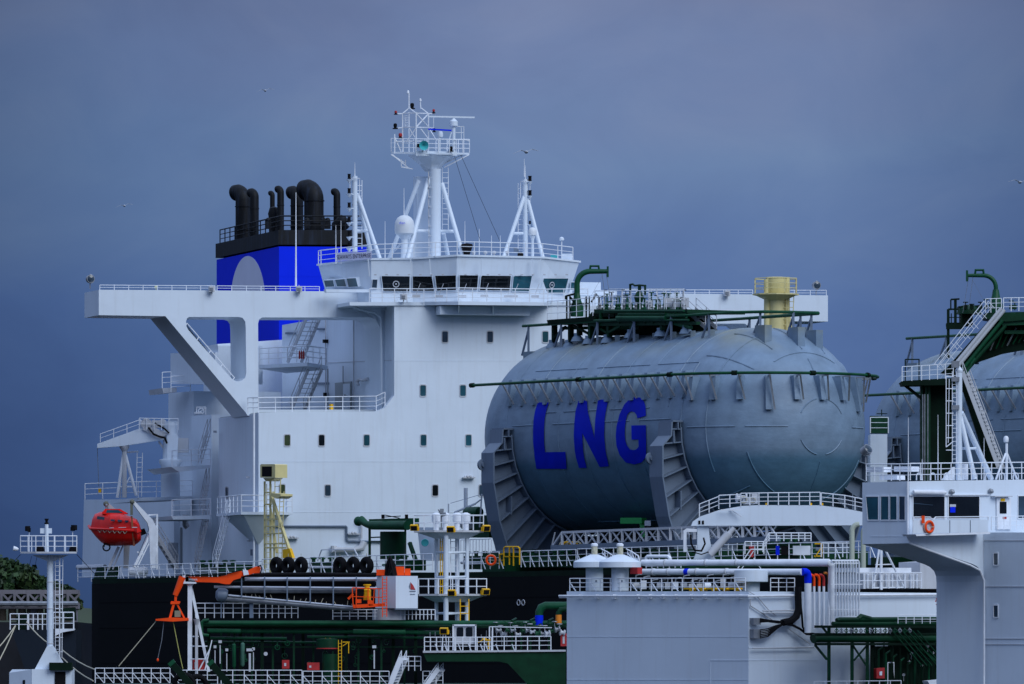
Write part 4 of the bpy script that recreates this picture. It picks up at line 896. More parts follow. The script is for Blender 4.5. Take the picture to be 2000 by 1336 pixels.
            for a_, b_ in (((6.4, -.15), (6.4, .28)), ((6.7, -.95), (6.7, -.2)), ((6.2, -3.7), (6.2, -4.8))):
                pa, pb = Q(*a_, .12), Q(*b_, .12); part(sd_, 'stiffener', MB().ob(pa, pb-pa, AX*.6, TR*.07), GRY, smooth=False)
            lg = Q(7.42, -1.8, -.4); part(sd_, 'lifting_lug', MB().lathe(lg-AX*.25, [(.05, 0), (.34, .02), (.34, .16), (.16, .18), (.16, .3)], 18, AX), GRY)
        part(sd_, 'base_plate', MB().ob(TP(tt-wd/2, -6.6, -7.10, o), AX*wd, TR*13.2, UP*.14), GRY)
    return t
tk1 = tank(TA, 'huge grey insulated gas tank with blue LNG letters on its side', True)
OFF = None
# second tank: its far silhouette edge stands near px 1730
OFFV = TR*30.0-AX*1.2
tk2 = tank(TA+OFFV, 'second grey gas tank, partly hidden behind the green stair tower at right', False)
# painted letters wrapped on the cylinder
def chit(px, py):
    d = (P(px, py, 0)-CAMP).normalized(); o = CAMP-TA; d2 = d-AX*d.dot(AX); o2 = o-AX*o.dot(AX)
    a = d2.dot(d2); b = 2*d2.dot(o2); c = o2.dot(o2)-(R+.048)**2; k = (-b-math.sqrt(max(0, b*b-4*a*c)))/(2*a); return CAMP+d*k
def lp(l): return [(920+x/3.258, 680+y/3.258) for x, y in l]
def resample(pl, n):
    ds = [0]
    for a, b in zip(pl, pl[1:]): ds.append(ds[-1]+math.hypot(b[0]-a[0], b[1]-a[1]))
    out = []
    for i in range(n+1):
        s = ds[-1]*i/n; k = 0
        while k < len(ds)-2 and ds[k+1] < s: k += 1
        f = (s-ds[k])/max(1e-6, ds[k+1]-ds[k]); out.append((pl[k][0]+(pl[k+1][0]-pl[k][0])*f, pl[k][1]+(pl[k+1][1]-pl[k][1])*f))
    return out
def strip(mb, A, B, n=26, m=5, rs=True):
    A = resample(lp(A), n) if rs else lp(A); B = resample(lp(B), n) if rs else lp(B); n = len(A)-1
    vs = [chit(A[i][0]+(B[i][0]-A[i][0])*j/m, A[i][1]+(B[i][1]-A[i][1])*j/m) for i in range(n+1) for j in range(m+1)]
    mb.add(vs, [(i*(m+1)+j, i*(m+1)+j+1, (i+1)*(m+1)+j+1, (i+1)*(m+1)+j) for i in range(n) for j in range(m)])
LB = mat('tank_letter_blue', (.002, .014, .50), .6, vary=.2, vs=.8, spec=.1)
l1 = MB(); strip(l1, [(425, 345), (407, 400), (398, 450), (394, 530), (395, 600), (405, 700), (415, 768)], [(495, 345), (478, 400), (468, 450), (464, 530), (465, 600), (470, 662), (478, 768)])
strip(l1, [(470, 662), (600, 660)], [(478, 768), (608, 768)], 8)
part(tk1, 'letter', l1, LB, 'blue letter L painted on the tank side')
l2 = MB(); strip(l2, [(683, 335), (665, 400), (657, 480), (653, 560), (659, 650), (668, 700), (687, 762)], [(738, 332), (722, 400), (712, 480), (708, 560), (712, 640), (720, 700), (735, 762)])
strip(l2, [(700, 334), (704, 440), (708, 540), (818, 756)], [(738, 332), (742, 400), (790, 590), (876, 752)], 24)
strip(l2, [(808, 328), (797, 400), (790, 450), (785, 560), (795, 650), (830, 740)], [(873, 326), (858, 400), (850, 450), (847, 560), (855, 650), (876, 752)])
part(tk1, 'letter', l2, LB, 'blue letter N painted on the tank side')
l3 = MB(); strip(l3, [(1112, 430), (1110, 372), (1100, 338), (1075, 314), (1040, 312), (1005, 328), (975, 358), (945, 420), (925, 500), (921, 560), (925, 620), (945, 680), (985, 728), (1040, 740), (1085, 727), (1114, 692)],
    [(1058, 446), (1056, 434), (1050, 420), (1040, 408), (1022, 402), (1006, 408), (994, 424), (985, 460), (979, 510), (978, 550), (982, 590), (992, 620), (1012, 645), (1038, 649), (1054, 642), (1066, 626)], rs=False)
strip(l3, [(1020, 492), (1112, 490)], [(1021, 582), (1114, 582)], 8); strip(l3, [(1065, 580), (1114, 580)], [(1066, 628), (1114, 694)], 8)
part(tk1, 'letter', l3, LB, 'blue letter G painted on the tank side')
# ---------------------------------------------------------------- green working platform on the tank top
zt1 = TA.z+R
PG = Fr(1068, 14, -34)              # runs along the tank, towards the viewer to the right
PG.u = AX.copy(); PG.w = TR.copy()
def pg(px, py, v=0): return PG.pt(px, py, v)
PG.O = TP(-TL, -2.2, 0)
vp = T('valve_platform', 'dark green pipe and valve platform on top of the LNG tank', 'platform', pg(1200, 655, 1))
part(vp, 'left_floor', MB().pr(PG, [(1068, 625), (1160, 618), (1160, 627), (1070, 634)], -.5, 4.5), DGR)
part(vp, 'upper_floor', MB().pr(PG, [(1160, 604), (1342, 604), (1342, 611), (1160, 612)], -.3, 4.2), GRN)
part(vp, 'lower_beam', MB().pr(PG, [(1150, 629), (1360, 628), (1360, 634), (1150, 637)], -.3, .3).pr(PG, [(1150, 629), (1360, 628), (1360, 634), (1150, 637)], 3.2, .3), GRN)
part(vp, 'dark_plating', MB().pr(PG, [(1155, 611), (1340, 611), (1362, 650), (1150, 655)], 1.6, 1.6), DGR)
for x, y0, y1 in ((1079, 632, 668), (1111, 632, 668), (1150, 625, 660), (1186, 630, 658), (1232, 630, 648), (1290, 630, 645), (1340, 630, 640), (1128, 630, 655)):
    part(vp, 'column', MB().pr(PG, [(x-2, y0), (x+2, y0), (x+2, y1), (x-2, y1)], -.25, .3), GRN if x > 1130 else DGR)
    part(vp, 'column_foot', MB().lathe(pg(x, y1+12, -.1), [(.42, 0), (.3, .25), (.22, .32), (.22, .5)], 12), TM)
for x in (1171, 1208, 1240, 1258, 1274, 1297, 1318): part(vp, 'post', MB().pr(PG, [(x-1.3, 608), (x+1.3, 608), (x+1.3, 632), (x-1.3, 632)], -.35, .2), GRN)
for (x0, y0, x1, y1, r, v) in ((1205, 621, 1300, 621, .13, -.5), (1208, 614, 1300, 614, .08, -.4), (1180, 607, 1336, 607, .06, -.5), (1160, 626, 1345, 625, .07, -.45), (1300, 617, 1340, 617, .14, -.3), (1175, 641, 1250, 640, .12, .6), (1100, 641, 1180, 640, .1, .3), (1280, 622, 1350, 640, .12, -.2)):
    part(vp, 'pipe', MB().tube([pg(x0, y0, v), pg(x1, y1, v)], r, 10), GRN2)
for a_, b_ in (((1082, 660), (1105, 638)), ((1150, 652), (1120, 636)), ((1188, 650), (1212, 636)), ((1186, 650), (1158, 634)), ((1158, 611), (1150, 622))): part(vp, 'brace', MB().bar(pg(*a_, -.2), pg(*b_, -.2), .13), GRN if a_[0] > 1150 else DGR)
rv = random.Random(3)
for k in range(22):
    x = 1172+k*7.8+rv.uniform(-2, 2); h = rv.uniform(.35, 1.0); c = pg(x, 604, rv.uniform(0, 2.8)); o_ = MB().tube([c, c+UP*h], .05, 6).ring(c+UP*(h+.02), UP, .16, .025, 10, 4).lathe(c, [(.14, 0), (.14, .1), (.07, .14), (.12, .25), (.05, .35)], 8)
    part(vp, 'valve', o_, GRN2 if k % 3 else STL)
for k in range(34):
    x = 1164+k*5.2+rv.uniform(-2, 2); y0 = rv.choice((604, 611, 630)); h = rv.uniform(.3, 1.1); c = pg(x, y0, rv.uniform(-.2, 3)); d_ = V((rv.choice((-1, 1))*rv.uniform(.15, .5), 0, 0))
    part(vp, 'small_pipe', MB().tube([c, c+UP*h, c+UP*(h+.08)+d_*.3, c+UP*(h+.08)+d_], rv.uniform(.02, .045), 5), (GRN2, STL, WR, DGR)[k % 4])
for x in (1305, 1321, 1338, 1268): part(vp, 'instrument_box', MB().cb(pg(x, 600, .6), .45, .4, .55 if x != 1268 else .4), WG)
part(vp, 'vent_stack', MB().tube([pg(1249, 604, .8), pg(1249, 558, .8)], [.16, .10], 8).tube([pg(1231, 576, .8), pg(1231, 556, .8), pg(1236, 555, .8), pg(1240, 558, .8), pg(1249, 557, .8), pg(1260, 558, .8), pg(1260, 576, .8)], .06, 7).lathe(pg(1248, 590, .8), [(.22, 0), (.3, .3), (.15, .6)], 8), GRN)
part(vp, 'frame', MB().bar(pg(1107, 622, 0), pg(1107, 578, 0), .1).bar(pg(1107, 578, 0), pg(1122, 574, 0), .1).bar(pg(1105, 585, 0), pg(1105, 577, 0), .12).bar(pg(1113, 622, 0), pg(1113, 576, 0), .08).bar(pg(1145, 622, 0), pg(1145, 579, 0), .1).bar(pg(1151, 622, 0), pg(1151, 579, 0), .08).bar(pg(1113, 594, 0), pg(1151, 593, 0), .06).bar(pg(1113, 580, 0), pg(1122, 590, 0), .1).bar(pg(1155, 590, 0), pg(1165, 574, 0), .08), DGR)
rail([pg(1069, 624, -.4), pg(1110, 622, -.4), pg(1158, 617, -.4)], '', parent=vp, h=1.1, sp=.9, r=.022)
rail([pg(1162, 604, -.3), pg(1250, 604, -.3), pg(1336, 604, -.3)], '', parent=vp, h=1.1, sp=.9, r=.024)
rail([pg(1190, 600, 3.8), pg(1336, 600, 3.8)], '', parent=vp, h=1.1, sp=.7, r=.022)
stairs(pg(1378, 640, 1.2), pg(1338, 604, 1.2), TR*.8, 'short grey steps at the right end of the green valve platform', m=WG, hr=.7)
def davit(base, h, reach, label, m=GRN2, r=.17):
    t = T('pipe_davit', label, 'davit', base); rb = abs(reach)*.42; sg = 1 if reach > 0 else -1; pts = [base, base+UP*(h-rb)]
    for k in range(1, 9): a = rad(90*k/8); pts.append(base+UP*(h-rb+rb*math.sin(a))+V((sg*rb*(1-math.cos(a)), 0, 0)))
    pts.append(base+UP*h+V((reach, 0, 0)))
    part(t, 'arm', MB().tube(pts, [r*1.2]+[r]*8+[r*.95, r*.8], 12), m); e = pts[-1]
    part(t, 'end_stop', MB().cb(e-UP*.35, .12, .2, .65), m); part(t, 'handle', MB().tube([base+UP*(h+.1)+V((reach*.42, 0, 0)), base+UP*(h+.32)+V((reach*.44, 0, 0)), base+UP*(h+.32)+V((reach*.7, 0, 0)), base+UP*(h+.1)+V((reach*.72, 0, 0))], .07, 6), m)
    part(t, 'hook_line', MB().tube([e-V((sg*.35, 0, .1)), e-V((sg*.1, 0, 2.0))], .012, 4).tube([e-V((sg*.1, 0, .1)), e+V((sg*.25, 0, -2.2))], .012, 4).tube([e-V((sg*.35, 0, .3)), e-V((sg*1.0, 0, 1.5))], .008, 4), STL)
    part(t, 'base_housing', MB().lathe(base, [(.4, 0), (.42, .5), (.25, 1.0), (.18, 1.4)], 10), m); return t
bb = pg(1127, 618, .4); davit(bb, P(0, 530, bb.y).z-bb.z, 1.85, 'green swan neck davit beside the wheelhouse above the LNG tank')
# ---------------------------------------------------------------- yellow post with round platform
yp = T('king_post', 'cream yellow three legged post with round railed platform behind the tank', 'post', P(1518, 700, 20)); YY = Fr(0, 20)
def yq(x, y, v=0): return YY.pt(x, y, v)
for x, r, y0, v in ((1516, .52, 542, 0), (1498, .19, 545, -.2), (1535, .24, 541, .3)): part(yp, 'column', MB().tube([yq(x, 720, v), yq(x, y0+.5, v)], r, 16), YEL)
part(yp, 'drum', MB().lathe(yq(1516, 573, 0), [(.56, 0), (.62, .1), (.62, .9), (.66, .93), (.66, .98), (.5, 1.0)], 20), YEL)
ce = yq(1515, 573); part(yp, 'platform', MB().lathe(ce-UP*.45, [(.55, 0), (1.2, .3), (1.42, .34), (1.42, .42)], 8), YEL, smooth=False)
rr_ = [ce+V((math.cos(rad(22.5+45*k))*1.36, math.sin(rad(22.5+45*k))*1.36, 0)) for k in range(9)]; rail(rr_, '', parent=yp, h=.9, sp=1.1, m=YEL, r=.026)
part(yp, 'brace', MB().tube([yq(1535, 580, .3), yq(1552, 700, .3)], .12, 8).bar(yq(1516, 585, 0), yq(1535, 600, .3), .1), YEL)
st_, rg_ = ladder_geo(yq(1524, 690, -.3), yq(1524, 578, -.3), V((.4, 0, 0))); lo = part(yp, 'ladder', st_, YEL); part(lo, 'rung', rg_, YEL)
st_, rg_ = ladder_geo(yq(1536, 690, -.1), yq(1541, 578, -.1), V((.3, 0, 0))); lo = part(yp, 'ladder', st_, YEL); part(lo, 'rung', rg_, YEL)
# ================================================================ things on the tanker deck
def H(px, py, v=0.): return HUL.pt(px, py, v)
# pedestal under the tanks and deck clutter
for o_, l in ((TA, 'green steel foundation under the LNG tank cradles'), (TA+OFFV, 'green steel foundation under the right hand tank cradles')):
    t = T('tank_foundation', l, 'foundation', TP(-10, 0, -8, o_)); top_ = TA.z-7.1
    for tt in (-.35, -TL+.75): part(t, 'plinth', MB().ob(V((*TP(tt-1.2, -7.0, 0, o_).xy, ZD)), AX*2.4, TR*14, UP*(top_-ZD-.004)), GRN)
    part(t, 'girder', MB().ob(V((*TP(-TL+2, -5, 0, o_).xy, ZD)), AX*(TL-4), TR*.5, UP*1.0).ob(V((*TP(-TL+2, 5, 0, o_).xy, ZD)), AX*(TL-4), TR*.5, UP*1.0), DGR)
# hull edge railings
def hrail(x0, y0, x1, y1, label, v=.3, **k): return rail([H(x0, y0, v), H(x1, y1, v)], label, **k)
hrail(152, 1137, 232, 1135, 'white railing at the stern edge of the black hull', h=.95, sp=1.6)
hrail(236, 1134, 372, 1130, 'white railing below the red lifeboat along the hull edge', h=.95, sp=.95, stays=2)
hrail(374, 1130, 512, 1126, 'white railing left of the yellow lamp tower along the hull edge', h=.95, sp=1.1, stays=2)
hrail(512, 1122, 605, 1120, 'white railing behind the three left black tyres', h=.95, sp=1.2)
hrail(606, 1120, 735, 1117, 'white railing between the two groups of tyres on the hull edge', h=1.0, sp=1.2, stays=1)
hrail(736, 1117, 845, 1114, 'white railing right of the black tyres on the hull edge', h=1.0, sp=1.1)
hrail(905, 1113, 975, 1111, 'white railing carrying the orange lifebuoy on the hull edge', h=1.0, sp=1.1, stays=2)
hrail(1018, 1108, 1125, 1105, 'white railing with slanted stays right of the yellow gate', h=.95, sp=1.0, stays=1)
hrail(1128, 1104, 1360, 1098, 'white railing on the hull edge behind the white vent caps', h=.95, sp=.9, stays=2)
hrail(1365, 1098, 1700, 1090, 'white railing on the hull edge under the pale crane boom', h=.95, sp=1.1, stays=3)
# yellow gate
t = T('deck_gate', 'bright yellow tubular gate on the hull edge below the tank cradle', 'gate', H(990, 1108, .2))
for x0, x1, y0, y1 in ((984, 1003, 1068, 1105), (995, 1015, 1068, 1103)):
    part(t, 'frame', MB().tube([H(x0, y1, .2), H(x0, y0+3, .2), H(x0+3, y0, .2), H(x1-3, y0, .2), H(x1, y0+3, .2), H(x1, y1, .2)], .045, 6).bar(H(x0, 1087, .2), H(x1, 1087, .2), .06), YE2)
part(t, 'leaf', MB().tube([H(976, 1103, .3), H(976, 1083, .3), H(984, 1082, .3)], .04, 6).bar(H(976, 1094, .3), H(984, 1094, .3), .04), YE2)
def lifebuoy(c, nrm, r, label, m=ORG):
    t = T('lifebuoy', label, 'lifebuoy', c); part(t, 'ring', MB().ring(c, nrm, r, r*.26, 24, 8), m); part(t, 'grab_line', MB().ring(c, nrm, r*1.28, .015, 16, 4).bar(c-V((r, 0, 0)), c+V((r, 0, 0)), .03), ROP); return t
lifebuoy(H(959, 1094, .0), (0, 1, 0), .27, 'faded orange lifebuoy on the hull edge railing near the yellow gate')
# tyres
for i, x in enumerate((540, 563, 588, 664, 690, 716)):
    c = H(x, 1105, -.15); lab = ['leftmost tyre of the left three hanging on the hull edge', 'middle tyre of the left three hanging on the hull edge', 'right tyre of the left three hanging on the hull edge', 'left tyre of the right three hanging on the hull edge', 'middle tyre of the right three hanging on the hull edge', 'rightmost tyre, with a pale rope over it'][i]
    t = T('tyre_bumper', lab, 'tyre', c, 'tyres hung as fenders along the hull edge'); part(t, 'tread', MB().ring(c, V((.75, .66, 0)), .36, .21, 20, 10), RUB)
    part(t, 'lashing', MB().bar(c+UP*.3, c+UP*.75, .03), ROP)
# deck houses / machinery behind the rail (green)
rv = random.Random(11)
for i, (x0, x1, y0, y1, v, l) in enumerate(((388, 420, 1103, 1128, 3, 'low green deck locker left of the lamp tower'), (432, 462, 1103, 1127, 3, 'second green deck locker left of the lamp tower'), (604, 655, 1098, 1118, 2.5, 'green deck machinery between the tyre groups'), (752, 800, 1094, 1114, 2.5, 'green deck machinery behind the rail right of the tyres'), (905, 972, 1086, 1112, 3, 'green deck coaming behind the lifebuoy rail'), (1018, 1120, 1084, 1108, 3, 'green deck coaming under the tank cradle'), (1150, 1330, 1082, 1104, 4, 'long green deck coaming behind the white vent caps'), (1440, 1560, 1062, 1096, 5, 'green winch base under the pale crane boom'))):
    t = T('deck_locker', l, 'deck housing', H(x0, y1, v)); part(t, 'body', MB().pr(HUL, [(x0, y0), (x1, y0-.5), (x1, y1), (x0, y1)], v, 1.2), GRN)
    m = MB(); n = max(2, int((x1-x0)/14))
    for k in range(n): c = H(x0+(x1-x0)*(k+.5)/n, y0+1, v+.4); m.lathe(c, [(.12, 0), (.12, .2), (.2, .22), (.2, .3), (.04, .34)], 8)
    part(t, 'mushroom_vent', m, GRN2); part(t, 'pipe', MB().tube([H(x0-4, (y0+y1)/2, v-.2), H(x1+4, (y0+y1)/2, v-.2)], .09, 7), GRN2 if i % 2 else WG)
# slanted green plates and net railing at the stern
for k, (x, l) in enumerate(((182, 'left slanted green plate at the stern edge'), (206, 'right slanted green plate at the stern edge'))):
    solo('chute_plate', MB().pr(HUL, [(x+8, 1106), (x+26, 1106), (x+18, 1135), (x-2, 1136)], .8, .12), GRN, l, 'plate')
t = T('liferaft', 'white liferaft canister behind the railing under the lifeboat', 'liferaft', H(268, 1126, .9)); part(t, 'canister', MB().lathe(H(250, 1116, .9), [(.1, 0), (.27, .1), (.3, .5), (.33, .52), (.33, .58), (.3, .6), (.3, 1.1), (.25, 1.25), (.1, 1.3)], 16, (1, 0, 0)), WR); part(t, 'cradle', MB().bar(H(254, 1126, .9), H(284, 1126, .9), .1), WG)
stern_tube = MB().tube([H(152, 1108, 1.2), H(205, 1107, 1.2)], .16, 10); solo('stern_pipe', stern_tube, WG, 'fat pale pipe along the stern railing at the left end of the hull', 'pipe')
# ---------------------------------------------------------------- lifeboat with davit
LBF = Fr(0, 45, 0)
def lbp(x, y, v=0): return LBF.pt(x, y, v)
lb = T('lifeboat', 'enclosed red lifeboat hanging in its white davit', 'lifeboat', lbp(228, 1066))
def boat_section(s):      # s 0..1 left (bow far) to right (stern near)
    pass
def hullform():
    mb = MB(); n = 20; rows = []
    for i in range(n+1):
        s = i/n; x = 178+(275-178)*s; wdt = 1.45*math.sin(math.pi*min(1, .12+s*.80))**.55 if s < .93 else 1.45*(1-(s-.93)*6)
        keel = 1066-(16*(1-min(1, s/.35))**1.6)*1.9-(10*max(0, (s-.82)/.18)**2); gy = 1036+2*s-(3*(1-s)); c = lbp(x, gy, -(s-.5)*3.2)
        kd = c.z-lbp(x, keel, 0).z; ring = []
        for k in range(9):
            a = math.pi*k/8; ring.append(V((c.x, c.y-wdt*math.cos(a), c.z-kd*math.sin(a)**.75)))
        rows.append(ring)
    for i in range(n):
        o = len(mb.v); mb.v += rows[i]+rows[i+1]; mb.f += [(o+k, o+k+1, o+9+k+1, o+9+k) for k in range(8)]
    mb.add(rows[0], [tuple(range(9))]); mb.add(rows[-1], [tuple(range(9))[::-1]]); return mb, rows
hm, rows = hullform(); part(lb, 'hull', hm, RED)
gw = MB().tube([r_[0]-V((0, .05, 0)) for r_ in rows], .09, 7).tube([r_[-1]+V((0, .05, 0)) for r_ in rows], .09, 7).tube([rows[0][0]-V((0, .05, 0)), rows[0][4]+V((-.15, 0, .3)), rows[0][-1]], .09, 6); part(lb, 'gunwale', gw, RED)
cn = MB(); rr = []
TOPY = [(0, 1034), (.03, 1012), (.08, 1003), (.2, 999), (.4, 999), (.6, 1003), (.8, 1010), (.92, 1015), (.97, 1024), (1.0, 1036)]
for s, ty in TOPY:
    i = min(19, int(s*20)); f = s*20-i; g0 = rows[i][0].lerp(rows[i+1][0], f); g1 = rows[i][-1].lerp(rows[i+1][-1], f); c = (g0+g1)/2; hw = (g1.y-g0.y)/2; hh = max(.02, lbp(178, ty).z-c.z)
    rr.append([V((c.x, c.y-hw*math.cos(math.pi*k/10)*(1 if True else 1), c.z+hh*math.sin(math.pi*k/10)**.42)) for k in range(11)])
for a, b in zip(rr, rr[1:]):
    o = len(cn.v); cn.v += a+b; cn.f += [(o+k, o+k+1, o+11+k+1, o+11+k) for k in range(10)]
part(lb, 'canopy', cn, RED)
tw = MB().prism([[lbp(x, y, -.5) for x, y in ((199, 1001), (205, 994), (234, 994), (248, 1002), (248, 1004), (199, 1004))]], V((0, 1.3, 0))); tw_ = part(lb, 'wheelhouse', tw, RED, smooth=False)
part(tw_, 'window', MB().prism([[lbp(x, y, -.52) for x, y in ((207, 1001.5), (209, 996), (231, 996), (241, 1002))]], V((0, .02, 0))), GLT)
part(lb, 'reflective_strip', MB().bar(lbp(214, 1031, -1.3), lbp(222, 1030.7, -1.5), .035).bar(lbp(232, 1030.5, -1.8), lbp(246, 1030, -2.1), .035).bar(lbp(258, 1030, -2.5), lbp(268, 1030, -2.6), .035), WR)
for k in range(6): c0_, c1_ = rows[3+k*2][0], rows[5+k*2][0]; part(lb, 'grab_line', MB().tube([c0_-V((0, .12, .02)), (c0_+c1_)/2-V((0, .12, .22)), c1_-V((0, .12, .02))], .018, 5), ROP)
for k, (x0, x1) in enumerate(((216, 224), (230, 238), (244, 251))): part(lb, 'port_window', MB().prism([[lbp(x, y, -1.62-k*.2) for x, y in ((x0, 1014+k), (x1, 1014.5+k), (x1, 1018+k), (x0, 1018+k))]], V((0, .25, 0))), GLG)
part(lb, 'bow_hook', MB().bar(lbp(207, 997, .8), lbp(208, 988, .8), .09).ball(lbp(208, 987, .8), .1, 6), STL)
part(lb, 'side_hatch', MB().prism([[lbp(x, y, -1.5) for x, y in ((190, 1008), (205, 1010), (203, 1016), (189, 1014))]], V((0, .4, 0))), GLG)
part(lb, 'propeller_guard', MB().ring(lbp(208, 1069, -.2), (0, 1, 0), .22, .05, 14, 5).bar(lbp(205, 1060, 0), lbp(203, 1068, 0), .08), RUB)
part(lb, 'skate', MB().bar(lbp(257, 1008, -2.3), lbp(262, 1066, -2.0), .12), mat('red_brown_strap', (.3, .09, .04), .7))
part(lb, 'rudder', MB().prism([[lbp(x, y, -1.9) for x, y in ((274, 1034), (282, 1032), (286, 1042), (276, 1046))]], V((0, .3, 0))), RUB)
dv = T('lifeboat_davit', 'white two armed davit frame holding the red lifeboat', 'davit', lbp(300, 1120, 1))
part(dv, 'arm', MB().prism([[lbp(x, y, -2.4) for x, y in ((255, 977), (260, 976), (297, 1014), (306, 1030), (304, 1110), (294, 1110), (291, 1030), (285, 1018))]], V((0, .35, 0))), WR)
part(dv, 'arm', MB().prism([[lbp(x, y, 1.2) for x, y in ((206, 983), (212, 982), (248, 1015), (256, 1030), (250, 1110), (241, 1110), (242, 1030))]], V((0, .35, 0))), WG)
part(dv, 'post', MB().bar(lbp(307, 1004, -2.2), lbp(307, 1112, -2.2), .12).bar(lbp(290, 1006, -2.2), lbp(308, 1005, -2.2), .08).bar(lbp(288, 1040, -2.3), lbp(305, 1039, -2.3), .06), WR)
part(dv, 'brace', MB().bar(lbp(292, 1045, -2.2), lbp(262, 1108, -2.6), .16).bar(lbp(300, 1042, -2.2), lbp(268, 1108, -2.6), .08).bar(lbp(268, 1078, -2.4), lbp(280, 1082, -2.4), .1), WR)
part(dv, 'brace', MB().bar(lbp(232, 1068, 0), lbp(211, 1112, 0), .18).bar(lbp(240, 1066, 0), lbp(220, 1112, 0), .10), WG)
part(dv, 'fall_block', MB().bar(lbp(257, 982, -2.5), lbp(257, 1006, -2.5), .16).bar(lbp(208, 985, 1), lbp(208, 1000, .8), .16).ball(lbp(258, 980, -2.5), .16, 8).ball(lbp(207, 984, 1), .18, 8), mat('greasy_block', (.12, .13, .10), .6))
part(dv, 'fall_wire', MB().tube([lbp(256, 980, -2.6), lbp(288, 1022, -2.6), lbp(290, 1035, -2.6), lbp(270, 1085, -2.6)], .015, 4), RUB)
# ---------------------------------------------------------------- aft crane
CF = Fr(0, 55, 0)
def cfp(x, y, v=0): return CF.pt(x, y, v)
ac = T('deck_crane', 'pale grey deck crane with its jib resting on a crutch at the stern', 'crane', cfp(332, 972))
part(ac, 'pedestal', MB().lathe(cfp(333, 972), [(.62, 0), (.62, 2.1), (.75, 2.3), (.75, 2.5), (.5, 2.55), (.48, 5.0)], 20), WH)
part(ac, 'slew_house', MB().prism([[cfp(x, y, -.5) for x, y in ((326, 850), (346, 848), (348, 856), (345, 912), (326, 912))]], V((0, 1.2, 0))), WH, smooth=False)
part(ac, 'jib', MB().prism([[cfp(x, y, -.35) for x, y in ((190, 867), (275, 836), (326, 842), (330, 852), (328, 857), (240, 871), (190, 875))]], V((0, .7, 0))), WH, smooth=False)
part(ac, 'jib_head', MB().prism([[cfp(x, y, -.5) for x, y in ((277, 838), (300, 834), (330, 848), (310, 856))]], V((0, 1.0, 0))), WG, smooth=False)
rail([cfp(196, 864, -.3), cfp(274, 836, -.3), cfp(276, 838, -.3)], '', parent=ac, h=.55, sp=.8, mids=1, r=.022)
rail([cfp(272, 839, -.6), cfp(330, 840, -.6), cfp(348, 840, -.6)], '', parent=ac, h=.75, sp=.5, mids=1, r=.022)
part(ac, 'winch', MB().lathe(cfp(286, 828, -.2), [(.2, -.3), (.36, -.28), (.36, -.2), (.25, -.18), (.25, .3), (.36, .32), (.36, .4)], 14, (0, 1, 0)).cb(cfp(306, 836, 0), .6, .5, .5).lathe(cfp(318, 826, 0), [(.25, -.3), (.25, .3)], 12, (0, 1, 0)), WG)
part(ac, 'hydraulic_hose', MB().tube([cfp(290, 835, -.6), cfp(300, 848, -.7), cfp(312, 853, -.7), cfp(322, 855, -.7), cfp(326, 866, -.6)], .07, 6).tube([cfp(302, 826, -.5), cfp(322, 838, -.6), cfp(330, 846, -.6)], .06, 6), RUB)
part(ac, 'operator_cabin', MB().cb(cfp(358, 884, .3), .7, .7, .95), WG); part(ac, 'brace', MB().bar(cfp(310, 862, 0), cfp(326, 885, 0), .14), WG)
part(ac, 'hook_wire', MB().tube([cfp(190, 875, 0), cfp(193, 950, 0)], .02, 4), STL); part(ac, 'hook', MB().cb(cfp(195, 962, 0), .2, .15, .3), YE2)
cr_ = T('jib_crutch', 'white A shaped crutch standing under the crane jib', 'crutch', cfp(246, 972))
part(cr_, 'post', MB().tube([cfp(243, 972), cfp(243, 872)], .16, 10).lathe(cfp(243, 882), [(.16, 0), (.35, .3), (.35, .4)], 10), WG); part(cr_, 'leg', MB().tube([cfp(241, 888), cfp(229, 972)], .1, 8), WR); part(cr_, 'leg', MB().tube([cfp(245, 888), cfp(266, 968)], .1, 8), WR)
part(cr_, 'brace', MB().bar(cfp(232, 950), cfp(262, 950), .07).bar(cfp(244, 950), cfp(257, 925), .07), WR)
st_, rg_ = ladder_geo(cfp(266, 970, .2), cfp(268, 884, .2), V((.35, 0, 0))); lo = part(cr_, 'ladder', st_, WR); part(lo, 'rung', rg_, WR)
rail([cfp(242, 886, .4), cfp(270, 884, .4)], '', parent=cr_, h=.1, sp=.6)
solo('radar_dish_stand', MB().cb(cfp(387, 808, -3), .5, .3, .1).bar(cfp(384, 812, -3), cfp(384, 795, -3), .06).bar(cfp(402, 810, -3), cfp(402, 795, -3), .06).bar(cfp(384, 795, -3), cfp(402, 795, -3), .06).bar(cfp(384, 810, -3), cfp(402, 796, -3), .05).ring(cfp(393, 803, -3), (0, 1, 0), .18, .04, 12, 5), WR, 'small square wheel frame on top of the grey side structure under the wing strut', 'frame')
floodlight(H(232, 1000, 9), (-1, -.2, -.2), 'tiny lamp on a rod behind the lifeboat', WG, .15)
